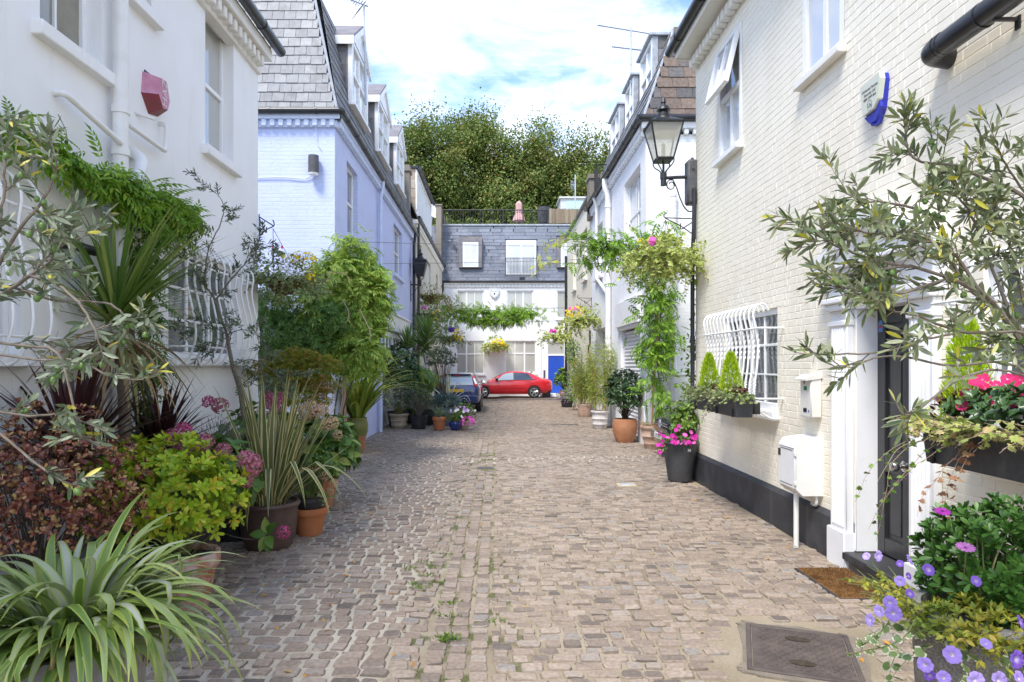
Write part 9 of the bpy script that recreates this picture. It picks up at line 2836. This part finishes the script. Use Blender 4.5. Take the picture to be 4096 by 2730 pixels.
def stone_planter():
 c=A(2.0,2.72,0)
 th=thing('planter','tall pitted stone planter spilling violet petunias, ivy and daisies','planter',c)
 top=add_pot(th,c,'tub',.265,.22,.80,M_STONEP,M_SOIL,n=48)
 bush(th,c+A(.19,.12,.93),(.34,.32,.29),620,9,.050,.018,L_OSTE,T_OBOV,(.35,1.2),root=top,zmin=-.9)
 bush(th,top+A(-.10,-.10,.05),(.20,.18,.09),130,8,.034,.014,L_YELG,T_LEAF,wood=False,zmin=-.2)
 for(x,y,Y,me,r)in((3770,2045,2.85,ME_OSD,.033),(3862,2192,2.5,ME_OST,.034)):
  p=PY(x,y,Y);put('flower',me,th,p,face_rot(nrmz(A(-.1,-.35,1))),r)
  w=MB();w.tube(smooth_path([p,p+A(.02,.03,-.06),p+A(.06,.1,-.16)],8),.0022,5);part('stem',w,M_GSTEM,th)
 Q=[];w=MB();tips=[]
 for i in range(130):
  a=rng.uniform(pi*.62,pi*1.75)
  p=top+A(.24*cos(a),.24*sin(a),.02)
  q=vine_strand(Q,w,p,(cos(a),sin(a),.55),rng.uniform(.10,.28),.030,.010,.55,.0022,.13);tips.append(q[-1])
 for i in range(20):
  q=vine_strand(Q,w,top+A(-.2,.05+.1*rng.normal(),.05),(-1,.45+.3*rng.normal(),.5),rng.uniform(.16,.30),.030,.008,.45,.0022,.10);tips.append(q[-1])
 f=MB();flush(f,T_LEAF,Q,.48);part('foliage',f,L_YELG,th,angle=180)
 Q=[]
 for i in range(150):
  a=rng.uniform(pi*1.48,pi*2.0)
  q=vine_strand(Q,w,top+A(.26*cos(a),.26*sin(a),-.02),(cos(a)*.6,sin(a)*.6,.15),rng.uniform(.2,.6),.036,.012,.9,.0022,.14)
 f=MB();flush(f,T_OBOV,Q,.62);part('foliage',f,L_YELG,th,angle=180)
 Q=[]
 for(a,L)in((3.3,.34),(3.6,.42),(3.9,.28),(4.2,.4),(4.6,.25),(3.0,.3),(4.4,.34)):vine_strand(Q,w,top+A(.265*cos(a),.265*sin(a),.0),(cos(a)*.5,sin(a)*.5,.1),L,.050,.032,1.2,.0022,.12)
 for(pts)in([(3660,2480,2.5),(3620,2545,2.48),(3560,2580,2.46),(3480,2600,2.45),(3385,2618,2.44)],[(3570,2460,2.5),(3530,2520,2.48),(3480,2560,2.46),(3440,2590,2.46)]):
  P=smooth_path(px_path(pts),26);w.tube(P,.0022,5)
  for p in P[4::2]:Q.append((p,nrmz(rdir(1)[0]+A(0,0,-.1)),A(0,-.4,1)+rdir(1)[0]*.4,.034*rng.uniform(.6,1.2)))
 f=MB();flush(f,T_IVY,Q,1.0);part('ivy',f,leafmat('white_edged_ivy_leaf',[(0,(.12,.20,.06)),(1,(.22,.30,.10))],.42,.2,margin=((.66,.66,.46),.28)),th,angle=180)
 part('stem',w,M_GSTEM,th)
 for(x,y,Y,me,r,d)in((3465,2225,2.85,ME_PETL,.026,(-.7,-.3,.5)),(3515,2225,2.75,ME_PETL,.034,(.2,-.9,.3)),(3640,2240,2.75,ME_PET,.034,(.6,-.6,.3)),(3600,2255,2.75,ME_PETD,.022,(-.5,-.5,.4)),(3715,2280,2.5,ME_PETD,.034,(.0,-.8,.6)),(3600,2325,2.6,ME_PET,.030,(-.6,-.7,.2)),(3635,2305,2.6,ME_PETD,.022,(.4,-.7,.4)),(3640,2375,2.5,ME_PETD,.026,(.2,-.8,.5)),(3905,2325,2.45,ME_PETD,.030,(.1,-.8,.6)),(3560,2410,2.5,ME_PET,.036,(-.4,-.8,.3)),(3575,2455,2.45,ME_PET,.044,(-.1,-.95,.2)),(3515,2445,2.5,ME_PETL,.032,(-.8,-.5,.2)),(3478,2480,2.5,ME_PETL,.036,(-.9,-.3,.1)),(3810,2620,2.25,ME_PET,.044,(-.2,-.95,.2)),(3700,2660,2.3,ME_PET,.038,(-.6,-.8,.1)),(3720,2705,2.3,ME_PETD,.03,(-.4,-.8,.1)),(3775,2712,2.25,ME_PET,.034,(-.3,-.8,.2)),(3905,2725,2.2,ME_PETL,.046,(0,-.95,.2)),(4000,2725,2.2,ME_PETL,.046,(.1,-.95,.2)),(4070,2640,2.2,ME_PETD,.046,(.1,-.95,.2)),(3945,2575,2.3,ME_PET,.03,(.2,-.4,.7)),(4085,2490,2.3,ME_PETD,.036,(.5,-.8,.3)),(4080,2715,2.15,ME_PET,.036,(.3,-.8,.3)),(3850,2770,2.2,ME_PET,.04,(-.2,-.9,.2)),(4140,2600,2.2,ME_PET,.04,(.3,-.9,.2))):
  put('flower',me,th,PY(x,y,Y),face_rot(nrmz(A(*d)+rng.normal(0,.12,3)),rng.uniform(0,6)),r*.66)
stone_planter()
# ------------------------------------------------------------------ street trees beyond the end house
def trees():
 B=(0,0)
 for(x,Y,zc,r,n,per,ml,lab)in((-5.2,47,14.6,(3.2,3.0,4.9),95,250,0,'leafy street tree at the left of the row beyond the terrace'),(-2.0,49,15.3,(3.0,3.0,5.3),100,250,0,'tall street tree rising directly behind the terrace party wall'),(1.3,48,14.1,(3.0,3.0,5.2),100,250,0,'tall rounded street tree behind the folded parasol'),(4.3,50,14.7,(3.0,3.0,4.9),95,250,0,'leafy street tree behind the reed screen'),(7.2,48,13.7,(2.9,3.0,4.4),90,240,0,'street tree half hidden by the white brick house dormers'),(-8.0,46,13.6,(2.2,2.4,4.6),50,190,1,'pale sparse tree peeping past the blue house dormers')):
  tree('tree',lab,(x,Y,0),20,(x,Y,zc),r,n,int(per*1.7),.20,L_TREE[ml],M_BARKD,trunks=3,group='trees beyond the end house',clump_r=1.15,zmin=-.9)
 th=thing('terrace_shrub','row of loose green shrubs along the back of the roof terrace','shrub',A(0,43,9.5))
 f=MB()
 for(x,r)in((-3.3,1.0),(-1.8,1.1),(-.2,.9),(1.6,1.0),(3.2,1.2),(5.0,1.0)):
  p,o=ball(900,A(x,43.5,10.3),(r,.7,r),.2);place(f,T_DIA,p,nrmz(o+rdir(len(p))),nrmz(o+A(0,0,.8)),rng.uniform(.12,.24,len(p)),.1)
 part('foliage',f,L_TREE[0],th,smooth=False)
 w=MB()
 for x in(-3.3,-1.8,-.2,1.6,3.2,5.0):w.tube([(x,43.5,9.0),(x,43.5,10.6)],.04,5)
 part('stem',w,M_BARKD,th)
trees()
# ------------------------------------------------------------------ fallen leaves, weeds in the joints
def litter():
 f=MB();n=130
 x=np.concatenate([rng.normal(-1.5,.55,70),rng.uniform(-1,3.0,45),rng.normal(2.9,.15,15)]);y=np.concatenate([rng.uniform(3.6,8.5,70),rng.uniform(3.6,14,45),rng.uniform(6.5,10,15)])
 p=np.stack([x,y,gz(x,y)+.006],-1)
 place(f,T_LEAF,p,nrmz(rdir(n)*A(1,1,.1)),nrmz(A(0,0,1)+rdir(n)*.3),rng.uniform(.03,.065,n),rng.uniform(.015,.026,n))
 solo('fallen_leaves',f,leafmat('fallen_leaf',[(0,(.30,.13,.04)),(.5,(.52,.24,.04)),(.8,(.62,.40,.05)),(1,(.25,.15,.08))],.7,.1),None,None,kind='stuff')
 f=MB()
 spots=[(-.05,10.9),(-.3,10.9),(-.2,12.6),(-.12,12.7),(-.3,12.5),(-.15,13.6),(-.3,13.5),(-.05,13.55),(.0,13.6),(-.22,13.2),(-.08,13.25),(-.2,11.45),(-.05,11.5),(-.35,4.85),(-.02,4.75),(-.63,5.4),(-.6,6.0),(-.62,6.1),(-.5,6.4),(-.35,5.1),(-.45,8.0),(-.12,9.3),(-.6,5.75),(-.75,5.9),(-.5,5.6),(-.68,5.5)]
 for(x,y)in spots:
  k=26;px=x+rng.normal(0,.045,k);py=y+rng.normal(0,.03,k)
  place(f,T_DIA,np.stack([px,py,gz(px,py)-.004],-1),nrmz(rdir(k)*A(1,1,.4)+A(0,0,.6)),rdir(k)+A(0,0,1),rng.uniform(.018,.045,k),.012)
 x,y=-.33,4.42
 k=130;px=x+rng.normal(0,.035,k);py=y+rng.normal(0,.03,k)
 place(f,T_DIA,np.stack([px,py,gz(px,py)],-1),nrmz(rdir(k)*A(1,1,.5)+A(0,0,.7)),rdir(k)+A(0,0,1),rng.uniform(.025,.055,k),.010)
 solo('weeds',f,leafmat('joint_weed',[(0,(.08,.16,.02)),(1,(.20,.28,.05))],.5,.25),None,None,kind='stuff')
litter()
